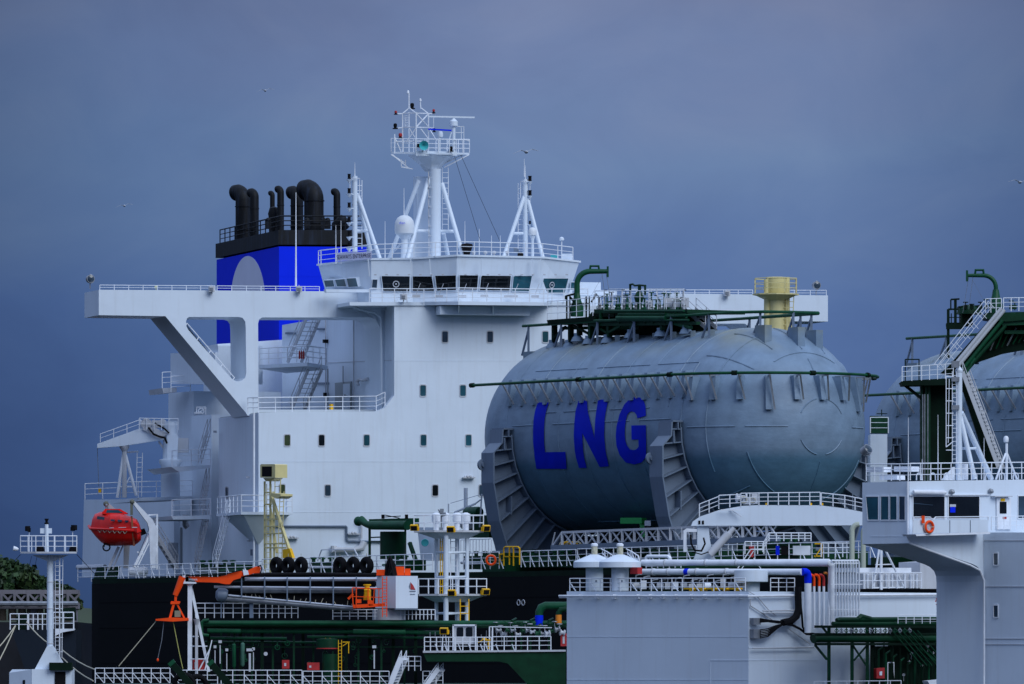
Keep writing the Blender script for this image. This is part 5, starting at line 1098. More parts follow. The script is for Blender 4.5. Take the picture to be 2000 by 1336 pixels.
# ---------------------------------------------------------------- yellow lamp tower
def yt(x, y, v=3.): return H(x, y, v)
lt = T('ventilation_tower', 'cream yellow ladder tower with a square black opening at its top', 'tower', yt(535, 1118))
part(lt, 'head_box', MB().pr(HUL, [(508, 908), (510, 906.5), (536, 906.5), (537.5, 908), (537.5, 933), (508, 933)], 2.4, .9), YEL, smooth=False)
part(lt, 'opening', MB().pr(HUL, [(511.5, 911), (530.5, 911), (530.5, 930.5), (511.5, 930.5)], 2.38, .015), RUB)
part(lt, 'neck', MB().prism([[H(514, 933.5, 2.5), H(537, 933.5, 2.5), H(529, 940, 2.7), H(519, 940, 2.7)]], TR*.6), YEL)
for x in (517, 528, 534): part(lt, 'leg', MB().bar(yt(x, 940 if x < 530 else 960, 2.8), yt(x+(2 if x > 530 else 0), 1118, 2.8), .13), YEL)
part(lt, 'raking_leg', MB().bar(yt(529, 965, 2.7), yt(572, 1094, 2.7), .17), YEL); part(lt, 'raking_leg', MB().bar(yt(527, 985, 3.1), yt(541, 1080, 3.1), .15), YEL)
cb2 = MB()
for y in (962, 985, 1014, 1028, 1042, 1062, 1070): cb2.bar(yt(517, y, 2.75), yt(534+(y-960)*.22 if y > 1000 else 530, y, 2.75), .09)
part(lt, 'cross_bar', cb2, YEL)
st_, rg_ = ladder_geo(yt(521, 1110, 2.65), yt(521, 945, 2.65), V((.28, 0, 0))); lo = part(lt, 'ladder', st_, YEL); part(lo, 'rung', rg_, YEL)
st_, rg_ = ladder_geo(yt(542, 1110, 2.5), yt(547, 960, 2.5), V((.25, 0, 0))); lo = part(lt, 'ladder', st_, YEL); part(lo, 'rung', rg_, YEL)
part(lt, 'small_platform', MB().pr(HUL, [(529, 963), (548, 965), (548, 969), (540, 974), (529, 969)], 2.3, .9), YEL)
part(lt, 'cage_rail', MB().tube([yt(537, 963, 2.4), yt(537, 938, 2.4), yt(548, 937, 2.4), yt(548, 964, 2.4)], .028, 5).bar(yt(537, 950, 2.4), yt(548, 950, 2.4), .04), YEL)
solo('warning_panel', MB().pr(HUL, [(552, 1073), (565, 1071), (572, 1092), (552, 1093)], 2.4, .2), YE2, 'bright yellow panel at the foot of the cream tower', 'panel')
# ---------------------------------------------------------------- green drum and boom beside the block
gd = T('hose_crane', 'dark green deck crane with a fat drum column in front of the white wall', 'crane', H(762, 1100, 4))
part(gd, 'column', MB().lathe(H(768, 1092, 5), [(.82, 0), (.82, 1.7)], 20), GRN)
part(gd, 'boom', MB().tube([H(700, 1018, 4), H(706, 1016, 4), H(716, 1024, 4), H(728, 1026, 4), H(796, 1026, 4)], [.2, .26, .2, .28, .3], 12).pr(HUL, [(720, 1014), (800, 1012), (800, 1032), (724, 1031)], 4.3, .7).ball(H(700, 1018, 4), .3, 8), GRN2)
part(gd, 'post', MB().bar(H(722, 1032, 4), H(722, 1096, 4), .16).bar(H(792, 1032, 4), H(790, 1060, 4), .13).bar(H(722, 1050, 4.3), H(745, 1049, 4.3), .08).bar(H(722, 1058, 4.3), H(745, 1058, 4.3), .08).bar(H(800, 1060, 3.8), H(814, 1100, 3.8), .2), GRN)
part(gd, 'top_frame', MB().bar(H(747, 1010, 4), H(782, 1008, 4), .05).bar(H(752, 1006, 4), H(780, 1012, 4), .05).cb(H(748, 1013, 4), .2, .2, .25).cb(H(794, 1013, 4), .2, .2, .25), RUB)
part(gd, 'hatch', MB().ring(H(830, 1060, 4.2), (0, 1, 0), .2, .04, 16, 5).lathe(H(830, 1060, 4.2), [(.19, 0), (.19, .06)], 16, (0, 1, 0)), TEAL)
part(gd, 'housing', MB().pr(HUL, [(815, 1030), (848, 1030), (848, 1095), (822, 1095)], 4.6, .8), WH)
wp_ = T('mooring_winch', 'green mooring winch with fat pipe left of the tank cradle', 'winch', H(935, 1080, 4)); part(wp_, 'cover', MB().lathe(H(910, 1001, 5), [(.25, 0), (.34, .2), (.34, 1.4), (.3, 1.5)], 14, AX), GRN2); part(wp_, 'body', MB().pr(HUL, [(912, 1008), (955, 1006), (955, 1050), (912, 1050)], 5, .8), GRN); part(wp_, 'drum', MB().lathe(H(905, 1024, 4.8), [(.2, 0), (.3, .02), (.3, .1), (.15, .12), (.15, .6), (.3, .62), (.3, .7)], 14, AX), WG)
jb = T('loading_jib', 'thin white pipe jib and post beside the tank cradle', 'jib', H(920, 1000, 5)); part(jb, 'post', MB().bar(H(908, 1000, 6), H(908, 953, 6), .14).bar(H(912, 1000, 6), H(912, 953, 6), .08).bar(H(937, 1030, 5), H(941, 965, 5), .1), WR); part(jb, 'jib_arm', MB().bar(H(888, 1001, 5.5), H(928, 984, 5.5), .1).bar(H(928, 984, 5.5), H(940, 975, 5.5), .07), WR); part(jb, 'stay_wire', MB().bar(H(880, 983, 5.5), H(938, 966, 5.5), .03).bar(H(876, 984, 5.5), H(876, 1002, 5.5), .08), WR)
hrail(900, 1082, 960, 1080, 'short white railing with upright bars left of the cradle foot', v=1.5, h=.85, sp=.35, mids=0)
# white hose stand on top of rails
solo('sampling_frame', MB().bar(H(620, 1096, 2), H(628, 1074, 2), .06).bar(H(628, 1074, 2), H(692, 1073, 2), .06).bar(H(692, 1073, 2), H(702, 1092, 2), .06).bar(H(655, 1074, 2), H(655, 1094, 2), .06).bar(H(672, 1074, 2), H(684, 1092, 2), .05), WR, 'low white tubular frame behind the middle of the hull edge railing', 'frame')
# grey truss gangway
gt = T('truss_gangway', 'long grey truss gangway lying on deck under the LNG tank', 'gangway', H(1080, 1075, 3))
gl = HUL; v = 2.2
part(gt, 'bottom_chord', MB().bar(H(1080, 1070, v), H(1520, 1052, v), .34, .30).bar(H(1080, 1070, v+1.3), H(1520, 1052, v+1.3), .2, .2), GRY)
part(gt, 'top_chord', MB().bar(H(1098, 1040, v), H(1520, 1023, v), .14).bar(H(1098, 1040, v+1.3), H(1520, 1023, v+1.3), .12), WG)
tm = MB(); x = 1098
while x < 1500:
    y0 = 1040-(x-1098)*.0403; y1 = 1068-(x-1098)*.0403; tm.bar(H(x, y0, v), H(x, y1, v), .16); tm.bar(H(x+3, y0, v), H(x+23, y1, v), .08).bar(H(x, y1, v+1.3), H(x+22, y0, v+1.3), .07); x += 23.5
part(gt, 'truss_web', tm, WG); part(gt, 'end_frame', MB().bar(H(1080, 1066, v), H(1098, 1040, v), .1).bar(H(1078, 1066, v), H(1084, 1040, v), .06), WG)
for k in range(5): solo('deck_hose', MB().ring(H(1100+k*7, 1066, v+.6), (.3, 1, .2), .22, .06, 16, 6), YE2 if k % 2 else ROP, ['leftmost', 'second', 'middle', 'fourth', 'rightmost'][k]+' of the coiled yellow and tan ropes at the gangway end', 'rope coil')
db = T('gantry', 'bright green bent pipe gantry in shade under the tank', 'gantry', H(1240, 1060, 5)); part(db, 'beam', MB().bar(H(1216, 1017, 5), H(1258, 1017, 5), .35).bar(H(1252, 1016, 5), H(1258, 1050, 5), .25), mat('bright_green_paint', (.01, .30, .06), .5)); part(db, 'cabinet', MB().cb(H(1265, 1027, 4), .35, .35, .3), WR)
rail([H(1250, 1085, 5), H(1440, 1085, 5)], 'white railing behind the mid gangway under the tank', h=1.1, sp=.9)
# ================================================================ gulls
def gull(px, py, Y, s, ang, label):
    c = P(px, py, Y); a = rad(ang); r = V((math.cos(a), .15, math.sin(a))).normalized(); f = V((.25, -.9, 0)).normalized(); mb = MB()
    mb.tube([c-f*.28*s, c-f*.18*s, c, c+f*.16*s, c+f*.25*s], [.02*s, .07*s, .10*s, .07*s, .015*s], 8)
    t = T('gull', label, 'bird', c, 'gulls in flight'); part(t, 'body', mb, FEA); 
    for sg in (-1, 1):
        el = c+r*sg*.32*s+UP*.13*s; tip = c+r*sg*.75*s+UP*(-.02)*s; w_ = MB(); th = .012*s
        for z in (0, th): pass
        pts = [c+f*.10*s, el+f*.10*s, tip, el-f*.08*s, c-f*.10*s]; w_.prism([pts], UP*th); part(t, 'wing', w_, FEA)
    return t
gull(518, 177, 20, .75, 8, 'gull flying high at the upper left of the mast'); gull(243, 402, 20, .7, 10, 'gull flying low over the left bridge wing')
gull(1028, 297, -10, 1.0, 6, 'gull gliding with wide wings above the right signal mast'); gull(1992, 356, -10, .9, -4, 'gull at the right edge of the view')
# ================================================================ foreground, left: light mast
FM = Fr(0, -70); 
def a_(x, y, v=0): return FM.pt(x, y, v)
lm = T('light_mast', 'white deck light mast with railed lamp platform at the far left', 'mast', a_(98, 1306))
part(lm, 'column', MB().tube([a_(98, 1310), a_(98, 1084)], .16, 16), WH)
part(lm, 'base', MB().prism([[a_(x, y, -.25) for x, y in ((92, 1262), (104, 1262), (126, 1300), (126, 1307), (68, 1307))]], V((0, .5, 0))), WH, smooth=False)
part(lm, 'gusset', MB().prism([[a_(x, y, -.1) for x, y in ((62, 1084), (134, 1084), (105, 1096), (92, 1096))]], V((0, .2, 0))), WH, smooth=False)
pl = [a_(40, 1081, -.4), a_(70, 1081, -.9), a_(126, 1081, -.9), a_(150, 1081, -.4), a_(150, 1081, .6), a_(40, 1081, .6)]
part(lm, 'platform', MB().prism([pl], UP*.09), WG, smooth=False)
rail([p+UP*.09 for p in pl]+[pl[0]+UP*.09], '', parent=lm, h=.78, sp=.55, r=.02)
part(lm, 'top_post', MB().tube([a_(92, 1081), a_(91, 1024)], .09, 10).cb(a_(83, 1042, .1), .22, .15, .26).cb(a_(97, 1042, .1), .22, .15, .26), WH)
st_, rg_ = ladder_geo(a_(108, 1300, -.2), a_(108, 1084, -.2), V((.2, 0, 0)), step=.2, r=.014); lo = part(lm, 'ladder', st_, WR); part(lo, 'rung', rg_, WR)
hb = MB()
for y in range(1105, 1290, 28): hb.bar(a_(108, y, -.4), a_(123, y, -.4), .03)
hb.bar(a_(117, 1084, -.4), a_(117, 1285, -.4), .03).bar(a_(123, 1084, -.3), a_(121, 1285, -.3), .03); part(lm, 'ladder_cage', hb, WR)
fg = MB()
for y in (1138, 1190, 1258): fg.lathe(a_(98, y), [(.17, 0), (.175, .03), (.17, .06)], 16)
part(lm, 'column_flange', fg, WG)
part(lm, 'stay_wire', MB().tube([a_(40, 1083), a_(-30, 1160)], .015, 4).tube([a_(150, 1083), a_(190, 1126)], .015, 4).tube([a_(62, 1086), a_(48, 1140)], .01, 4).tube([a_(72, 1088), a_(62, 1140)], .01, 4), RUB)
for x, y, l, d in ((57, 1038, 'black floodlight at the upper left of the light mast platform', (-1, -.4, 0)), (142, 1036, 'black floodlight at the upper right of the light mast platform', (1, -.5, 0)), (79, 1078, 'dark square floodlight at the platform floor left of the light mast', (0, -1, -.2)), (143, 1078, 'dark square floodlight at the right end of the mast platform floor', (0, -1, -.2))):
    c = a_(x, y, -.3); floodlight(c, d, l, RUB, .28)
    if y < 1050: part(lm, 'lamp_post', MB().bar(a_(x, 1081, -.3), a_(x, 1038, -.3), .035), WR)
solo('all_round_lamp', MB().lathe(a_(91, 1024), [(.05, 0), (.12, .03), (.12, .07), (.06, .1), (.08, .22), (.12, .24), (.1, .28)], 10), RUB, 'black all round lamp on the very top of the light mast', 'lamp')
solo('spot_lamp', MB().lathe(a_(36, 1073, -.5), [(.05, 0), (.1, .1), (.12, .26)], 12, (-1, -.2, .2)), WR, 'white bullet lamp at the left tip of the light mast platform', 'lamp')
mh = T('mast_house', 'small white deck house with a dark green roof at the foot of the light mast', 'deckhouse', a_(80, 1345))
part(mh, 'wall', MB().prism([[a_(x, y, -.6) for x, y in ((62, 1307), (140, 1307), (140, 1390), (62, 1390))]], V((0, 2.5, 0))).prism([[a_(18, 1314, .4), a_(24, 1307.5, .4), a_(61.8, 1307.5, -.58), a_(61.8, 1390, -.58), a_(18, 1390, .4)]], V((0, 1.6, 0))), WH, smooth=False)
part(mh, 'roof', MB().prism([[a_(x, y, -.9) for x, y in ((96, 1294), (140, 1294), (140, 1309), (96, 1309))]], V((0, 1.2, 0))), DGR, smooth=False)
part(mh, 'door', MB().prism([[a_(x, y, -.65) for x, y in ((107, 1312), (128, 1312), (128, 1390), (107, 1390))]], V((0, .04, 0))), RUB)
part(mh, 'window', MB().prism([[a_(x, y, -.3) for x, y in ((48, 1328), (56, 1328), (56, 1345), (48, 1345))]], V((-.1, .05, 0))), GLD)
# mooring bow in the distance with ropes
bw = T('moored_bow', 'dark flared bow with a crowded white railing behind the light mast', 'ship', P(60, 1400, 10)); fb = Fr(0, 10)
part(bw, 'hull', MB().pr(fb, [(22, 1230), (148, 1230), (148, 1400), (70, 1400), (48, 1306)], 0, 6), mat('slate_blue_hull', (.008, .014, .024), .5, spec=.2))
part(bw, 'deck_gear', MB().pr(fb, [(32, 1204), (52, 1200), (56, 1230), (32, 1230)], 1, 1), DGR); part(bw, 'deck_gear', MB().pr(fb, [(118, 1188), (146, 1186), (148, 1212), (118, 1212)], 2, 1), DGR)
rail([fb.pt(20, 1230, -.1), fb.pt(54, 1230, -.1)], '', parent=bw, h=.95, sp=.5, r=.03); rail([fb.pt(56, 1230, .2), fb.pt(92, 1230, .2)], '', parent=bw, h=.95, sp=.28, r=.03); rail([fb.pt(104, 1228, -.3), fb.pt(144, 1228, -.3)], '', parent=bw, h=.98, sp=.6, r=.035)
part(bw, 'platform', MB().pr(fb, [(108, 1228), (145, 1228), (145, 1231), (122, 1235), (108, 1242)], -.4, 1), WR)
for i, (x0, y0, x1, y1, l) in enumerate(((30, 1222, -20, 1282, 'upper pale mooring rope running off the left edge'), (30, 1222, -10, 1305, 'lower pale mooring rope running off the left edge'), (52, 1215, 97, 1258, 'pale mooring rope passing behind the light mast from the left'), (122, 1270, 186, 1308, 'upper mooring rope right of the light mast'), (122, 1285, 182, 1330, 'lower mooring rope right of the light mast'))):
    a, b = P(x0, y0, 5), P(x1, y1, -30 if i > 2 else 0); m_ = (a+b)/2-UP*.12; solo('mooring_rope', MB().tube([a, a.lerp(m_, .5)-UP*.03, m_, m_.lerp(b, .5)-UP*.03, b], .035, 6), ROP, l, 'rope', 'mooring ropes at the left')
# ================================================================ foreground vessel in the middle (dark green deck works)
FG = Fr(0, -60)
def g(x, y, v=0): return FG.pt(x, y, v)
zk = g(0, 1340).z
fv = T('service_vessel', 'dark green gas service vessel lying in front of the tanker', 'ship', V((0, -60, 0)))
part(fv, 'hull', MB().pr(FG, [(180, 1338), (1105, 1338), (1105, 1520), (180, 1520)], -1, 16), DGR)
part(fv, 'deck', MB().ob(g(180, 1338, -1)+UP*.004, V((24, 0, 0)), V((0, 16, 0)), UP*.05), GRN)
part(fv, 'long_pipe', MB().tube([g(395, 1217), g(1108, 1217)], .13, 12), GRN2)
part(fv, 'long_pipe', MB().tube([g(395, 1223, .4), g(1108, 1224, .4)], .08, 8), GRN)
part(fv, 'bent_pipe', MB().tube([g(408, 1241, -.2), g(397, 1240, -.2), g(394, 1236, -.2), g(394, 1216, -.2), g(398, 1212, -.2), g(408, 1211, -.2)], .08, 8), GRN2)
for x0, x1, y, r, v in ((405, 470, 1232, .12, .2), (470, 690, 1233, .10, .5), (690, 792, 1234, .13, .1), (792, 880, 1235, .10, .4), (410, 560, 1246, .07, .6), (600, 830, 1244, .07, .6), (400, 660, 1254, .06, 1.0)): part(fv, 'cargo_pipe', MB().tube([g(x0, y, v), g(x1, y+1, v)], r, 10), GRN2)
part(fv, 'pipe_rack_beam', MB().pr(FG, [(400, 1224), (830, 1224), (830, 1228), (400, 1228)], .5, .2).pr(FG, [(400, 1262), (830, 1262), (830, 1265), (400, 1265)], 1.2, .2), GRN)
rv = random.Random(5)
xs_ = [408, 432, 447, 458, 470, 492, 512, 533, 553, 574, 592, 612, 676, 700, 722, 745, 768, 790, 812]
for k, x in enumerate(xs_): part(fv, 'stanchion', MB().bar(g(x, 1338, .8+(k % 3)*.5), g(x, 1226, .8+(k % 3)*.5), .10 if k % 2 else .16), GRN if k % 2 else DGR)
part(fv, 'gas_cylinder', MB().lathe(g(457, 1300, -.3), [(.05, -.1), (.1, 0), (.1, 1.05), (.04, 1.12)], 12), GRN2); part(fv, 'gas_cylinder', MB().lathe(g(474, 1298, -.3), [(.05, -.1), (.11, 0), (.11, 1.05), (.04, 1.12)], 12), mat('pale_green_paint', (.05, .14, .10), .5))
for x, y, w_, h_ in ((420, 1300, .1, .9), (430, 1290, .12, 1.0), (488, 1306, .24, 1.0), (495, 1304, .1, .9), (731, 1300, .14, .9), (443, 1306, .1, .7)): part(fv, 'instrument_stand', MB().bar(g(x, y+6, -.5), g(x, y-30, -.5), w_*.45).cb(g(x, y-34, -.5), w_*1.4, .1, .14), WG)
part(fv, 'gauge', MB().lathe(g(519, 1277, -.4), [(.1, 0), (.1, .05)], 14, (0, -1, 0)), WG)
vm = MB()
for k in range(30): x = rv.uniform(415, 820); y = rv.uniform(1248, 1300); c = g(x, y, rv.uniform(.5, 2)); vm.ring(c, (rv.uniform(-.3, .3), 1, rv.uniform(-.3, .3)), rv.uniform(.07, .15), .025, 10, 4).bar(c, c+UP*rv.uniform(.1, .35), .05)
vo = part(fv, 'valve_wheels', vm, GRN2); vo['kind'] = 'stuff'
# green drum with red rim and its boxes
t = T('cargo_drum', 'green round deck drum with a red rim beside the yellow ladder', 'drum', g(645, 1335, -.4)); part(t, 'shell', MB().lathe(g(645, 1335, -.2), [(.42, 0), (.42, 1.5)], 18), GRN); part(t, 'lid', MB().lathe(g(640, 1266, -.2), [(.58, 0), (.58, .45), (.3, .5)], 18), GRN); part(t, 'rim', MB().lathe(g(640, 1267.5, -.2), [(.6, 0), (.6, .05)], 18), RE2); part(t, 'handle', MB().ring(g(640, 1246, -.2), (0, 1, 0), .12, .02, 10, 4, 0, 180, (1, 0, 0)), YE2)
ladder(g(661, 1336, -.7), g(661, 1250, -.7), V((.16, 0, 0)), 'slim yellow ladder beside the green drum', YE2, .16, .016)
solo('yellow_bracket', MB().bar(g(669, 1254, -.5), g(683, 1254, -.5), .04).bar(g(681, 1254, -.5), g(681, 1276, -.5), .04).bar(g(669, 1262, -.5), g(681, 1254, -.5), .03), YE2, 'thin yellow bracket right of the slim yellow ladder', 'bracket')
for x0, x1, y0, y1, l in ((551, 565, 1289, 1306, 'small red fire box below the green pipes, left of the drum'), (376, 400, 1287, 1310, 'red box behind the white crane pedestal'), (600, 624, 1294, 1309, 'dull red chest left of the green drum'), (1095, 1107, 1237, 1262, 'dull red panel left of the large grey box')):
    t = T('fire_box', l, 'box', g(x0, y1, -.3)); part(t, 'body', MB().pr(FG, [(x0, y0), (x1, y0), (x1, y1), (x0, y1)], -.35, .35), RE2); part(t, 'sign', MB().pr(FG, [(x0+4, y0+6), (x0+8, y0+6), (x0+8, y1-5), (x0+4, y1-5)], -.37, .015), WG)
def grail(x0, x1, y, label, v=-.8, h=.75, **k):
    return rail([g(x0, y, v), g(x1, y, v)], label, h=h, r=.022, **k)
grail(186, 332, 1334, 'white railing with slanted stays at the bottom left in front of the black hull', sp=.45, stays=1)
grail(345, 425, 1338, 'short white railing left of the green fender arms at the bottom', sp=.5)
grail(432, 590, 1338, 'white railing at the bottom below the red fire box', sp=.55, stays=2)
grail(592, 760, 1340, 'white railing at the bottom around the slim yellow ladder', sp=.5, stays=2)
grail(382, 492, 1207, 'white railing above the left end of the green pipes', v=.3, sp=.48)
grail(494, 582, 1207, 'white railing with a mesh gate above the green pipes', v=.3, h=.72, sp=.35)
grail(650, 782, 1210, 'white railing under the orange cradle', v=.3, h=.5, sp=.42)
grail(783, 850, 1210, 'white railing left of the column tower foot', v=.3, h=.5, sp=.2, mids=1)
stairs(g(762, 1338, -1.0), g(784, 1284, -1.0), V((.25, .5, 0)), 'white bottom stairway with curved handrails', hr=.35, step=.15)
rail([g(786, 1310, -1), g(822, 1310, -1)], 'white landing railing at the top of the bottom stairway', h=.72, sp=.35, r=.022)
stairs(g(828, 1345, -1.0), g(856, 1306, -1.0), V((.25, .4, 0)), 'white stairway at the bottom under the green platform', hr=.3, step=.15)
rail([g(826, 1338, -.8), g(865, 1338, -.8)], 'small white railing right of the bottom stairway', h=.7, sp=.4, r=.022)
for x, l in ((335, 'left green fender arm sloping at the bottom'), (411, 'right green fender arm sloping at the bottom near the railing'), (1444, 'left green fender arm in front of the grey box ship'), (1541, 'right green fender arm in front of the white wall')):
    y0 = {335: 1292, 411: 1292, 1444: 1308, 1541: 1310}[x]; t = T('fender_boom', l, 'arm', g(x, y0, -6)); part(t, 'beam', MB().bar(g(x, y0+3, -6), g(x+52, y0+62, -6), .34, .34), DGR); part(t, 'cap', MB().bar(g(x-2, y0+0, -6), g(x+3, y0+6, -6), .42, .36), GRN2)
solo('black_hose_pile', MB().ring(g(360, 1336, -2), (.2, 1, .3), .5, .14, 20, 8).ring(g(385, 1338, -2), (-.2, 1, .2), .45, .14, 20, 8), RUB, 'black hose coils at the bottom between the two railings', 'hose')
# ---------------------------------------------------------------- orange hose crane
oc = T('hose_crane', 'orange knuckle crane on a white pedestal with a hanging arm', 'crane', g(371, 1310, -.5))
part(oc, 'pedestal', MB().bar(g(371, 1310, -.5), g(371, 1140, -.5), .22).lathe(g(371, 1146, -.5), [(.1, 0), (.32, .28)], 10), WR)
part(oc, 'pedestal_brace', MB().bar(g(374, 1150, -.3), g(408, 1312, -.3), .14).bar(g(376, 1243, -.6), g(388, 1243, -.6), .06).bar(g(372, 1262, -.6), g(405, 1262, -.6), .05).bar(g(372, 1287, -.6), g(404, 1287, -.6), .05).bar(g(388, 1310, -.5), g(410, 1268, -.5), .06).bar(g(400, 1310, -.5), g(414, 1250, -.5), .05), WR)
part(oc, 'grey_column', MB().bar(g(384, 1318, -.7), g(384, 1220, -.7), .14).lathe(g(384, 1222, -.7), [(.07, 0), (.16, .3), (.18, .34)], 10), WG)
part(oc, 'head', MB().pr(FG, [(358, 1124), (364, 1124), (383, 1136), (383, 1140), (358, 1140)], -.8, .6), WR)
bm = part(oc, 'boom', MB().pr(FG, [(362, 1126), (424, 1127), (440, 1124), (452, 1119), (472, 1115), (472, 1122), (470, 1129), (456, 1133), (449, 1141), (440, 1141), (426, 1138), (362, 1136)], -.8, .35), ORG, smooth=False)
part(oc, 'knuckle_arm', MB().pr(FG, [(470, 1118), (482, 1115), (498, 1107), (506, 1105), (509, 1110), (507, 1119), (494, 1120), (482, 1124), (472, 1126)], -.75, .3), ORG, smooth=False)
part(oc, 'link', MB().pr(FG, [(474, 1112), (484, 1114), (486, 1122), (476, 1124)], -.85, .06), WR)
part(oc, 'hose', MB().tube([g(503, 1107, -.9), g(509, 1104, -.9), g(511, 1112, -.9), g(507, 1122, -.9)], .03, 6).tube([g(362, 1125, -.9), g(400, 1124, -.9), g(440, 1122, -.9), g(470, 1114, -.9)], .03, 5), RUB)
part(oc, 'hanging_arm', MB().tube([g(357, 1127, -.7), g(342, 1163, -.7)], [.20, .13], 12), ORG)
t = text_part(oc, 'Heart', WR, g(369, 1134, -.82), V((1, 0, 0)), UP, .13, thick=.01)
part(oc, 'swivel', MB().bar(g(343, 1163, -.7), g(343, 1175, -.7), .12).cb(g(342, 1180, -.7), .45, .2, .1), ORG)
part(oc, 'a_frame', MB().bar(g(340, 1178, -.7), g(332, 1207, -.7), .12).bar(g(345, 1178, -.7), g(360, 1207, -.7), .08).bar(g(334, 1176, -.7), g(352, 1176, -.7), .08), ORG)
sp_ = T('hose_spreader', 'orange spreader bar hanging from the orange crane with ropes', 'spreader', g(337, 1212, -.7)); part(sp_, 'bar', MB().pr(FG, [(304, 1209), (335, 1206), (368, 1207), (368, 1212), (337, 1214), (304, 1212)], -1, .5), ORG); part(sp_, 'counterweight', MB().cb(g(347, 1205, -.7), .3, .25, .32), mat('khaki_box', (.22, .22, .15), .6))
solo('tag_line', MB().tube([g(305, 1213, -.7), g(232, 1301, -.9)], .022, 5), ROP, 'pale rope slanting from the spreader to the lower left railing', 'rope')
solo('tag_line', MB().tube([g(338, 1213, -.7), g(350, 1275, -.8), g(357, 1306, -.8)], .022, 5), mat('yellow_rope', (.4, .4, .12), .9), 'yellowish rope hanging from the spreader right end', 'rope')
solo('tag_line', MB().tube([g(320, 1214, -.7), g(316, 1250, -.8), g(307, 1292, -.8)], .015, 5), STL, 'thin dark line with a red float under the spreader', 'rope')
solo('float', MB().ball(g(308, 1289, -.8), .06, 8, (1, 1, 1.4)), ORG, 'tiny orange float on the dark line under the spreader', 'float')
# ---------------------------------------------------------------- long boom with hose bundle
hbm = T('hose_boom', 'long grey boom carrying silver pipes and a black hose bundle', 'boom', g(560, 1190))
part(hbm, 'silver_pipe', MB().tube([g(478, 1131, -.4), g(736, 1131, -.4)], .10, 12), mat('brushed_steel', (.50, .53, .60), .35, .6))
part(hbm, 'silver_pipe', MB().tube([g(418, 1146.5, -.5), g(736, 1149, -.5)], .06, 10), MATS['brushed_steel'])
part(hbm, 'silver_pipe', MB().tube([g(446, 1163, -.5), g(705, 1187, -.5)], .055, 10), MATS['brushed_steel'])
part(hbm, 'grey_pipe', MB().tube([g(470, 1153, -.2), g(700, 1153, -.2)], .15, 12), STL)
part(hbm, 'grey_pipe', MB().tube([g(440, 1170, -.2), g(690, 1190, -.2)], .11, 10), STL)
part(hbm, 'black_hose', MB().tube([g(470, 1126, -.1), g(520, 1122, -.1), g(600, 1121, -.1), g(735, 1123, -.1)], .09, 8).tube([g(455, 1140, -.1), g(500, 1138, -.1), g(735, 1140, -.1)], .12, 8), RUB)
part(hbm, 'hose_bundle', MB().pr(FG, [(445, 1152), (500, 1156), (700, 1162), (700, 1180), (560, 1172), (450, 1162)], 0, .5), RUB)
part(hbm, 'end_drum', MB().lathe(g(421, 1161, -.1), [(.15, 0), (.33, .12), (.34, .5), (.26, .62)], 16, V((1, 0, -.08))), GRY)
sm_ = MB()
for x in (472, 517, 561, 606, 651, 696): sm_.bar(g(x, 1126, -.6), g(x, 1168+(x-472)*.09, -.6), .06)
part(hbm, 'strap', sm_, GRY)
rc_ = MB()
for k in range(22): x = 470+k*10.4; c = g(x, 1166+k*.9, -.12); rc_.bar(c, c+V((rv.uniform(-.15, .15), 0, rv.uniform(.05, .3))), .03)
part(hbm, 'rope_lashing', rc_, ROP)['kind'] = 'stuff'
part(hbm, 'rest_post', MB().bar(g(491, 1207, 0), g(491, 1170, 0), .18).bar(g(432, 1207, 0), g(432, 1172, 0), .06), GRY)
oc2 = T('boom_cradle', 'orange railed work cradle hanging at the white winch house', 'cradle', g(715, 1190, -.8))
part(oc2, 'floor', MB().pr(FG, [(690, 1181), (752, 1178), (752, 1184), (690, 1188)], -1.1, .7), ORG)
part(oc2, 'frame', MB().bar(g(690, 1186, -1.1), g(688, 1148, -1.1), .05).bar(g(696, 1186, -1.1), g(696, 1147, -1.1), .05).bar(g(688, 1148, -1.1), g(747, 1150, -1.1), .05).bar(g(690, 1165, -1.1), g(747, 1167, -1.1), .04).bar(g(719, 1186, -1.1), g(719, 1149, -1.1), .05).bar(g(740, 1182, -1.1), g(740, 1150, -1.1), .05).bar(g(729, 1182, -1.1), g(731, 1150, -1.1), .04).bar(g(680, 1170, -.9), g(690, 1160, -.9), .12), ORG)
part(oc2, 'pump', MB().lathe(g(717, 1172, -.8), [(.2, 0), (.2, .5), (.14, .55), (.14, .72), (.2, .74), (.2, .8)], 12), YE2); part(oc2, 'motor', MB().cb(g(703, 1162, -.8), .4, .3, .28), RUB); part(oc2, 'hose_reel', MB().lathe(g(724, 1178, -.9), [(.16, 0), (.16, .2)], 12, (0, -1, 0)).cb(g(700, 1178, -.9), .3, .3, .2), ORG)
st_, rg_ = ladder_geo(g(747, 1205, -1.3), g(747, 1126, -1.3), V((.22, 0, 0)), .14, .022); lo = part(oc2, 'ladder', st_, ORG); part(lo, 'rung', rg_, ORG)
wb = T('winch_house', 'white many sided winch house with a small red triangular emblem', 'winch house', g(775, 1188))
wc = [g(733, 1188, .8), g(773, 1188, -.6), g(816, 1188, -.2), g(816, 1188, 2.2), g(733, 1188, 2.2)]
part(wb, 'casing', MB().prism([[p-UP*0 for p in wc]], UP*(g(0, 1125).z-g(0, 1188).z)), WH, smooth=False)
part(wb, 'bottom_plate', MB().prism([[g(772, 1188.3, -.6), g(816, 1188.3, -.2), g(816, 1188.3, 2.1), g(740, 1188.3, 2.1)]], UP*-.06), GRY, smooth=False)
FE = Fr(0, 0, 0, O=wc[1]); ed = (wc[2]-wc[1]).normalized(); FE.u = ed; FE.w = V((-ed.y, ed.x, 0))
part(wb, 'emblem', MB().pr(FE, [(802, 1151), (802, 1137), (807, 1143), (811.5, 1152)], -.03, .02), RE2)
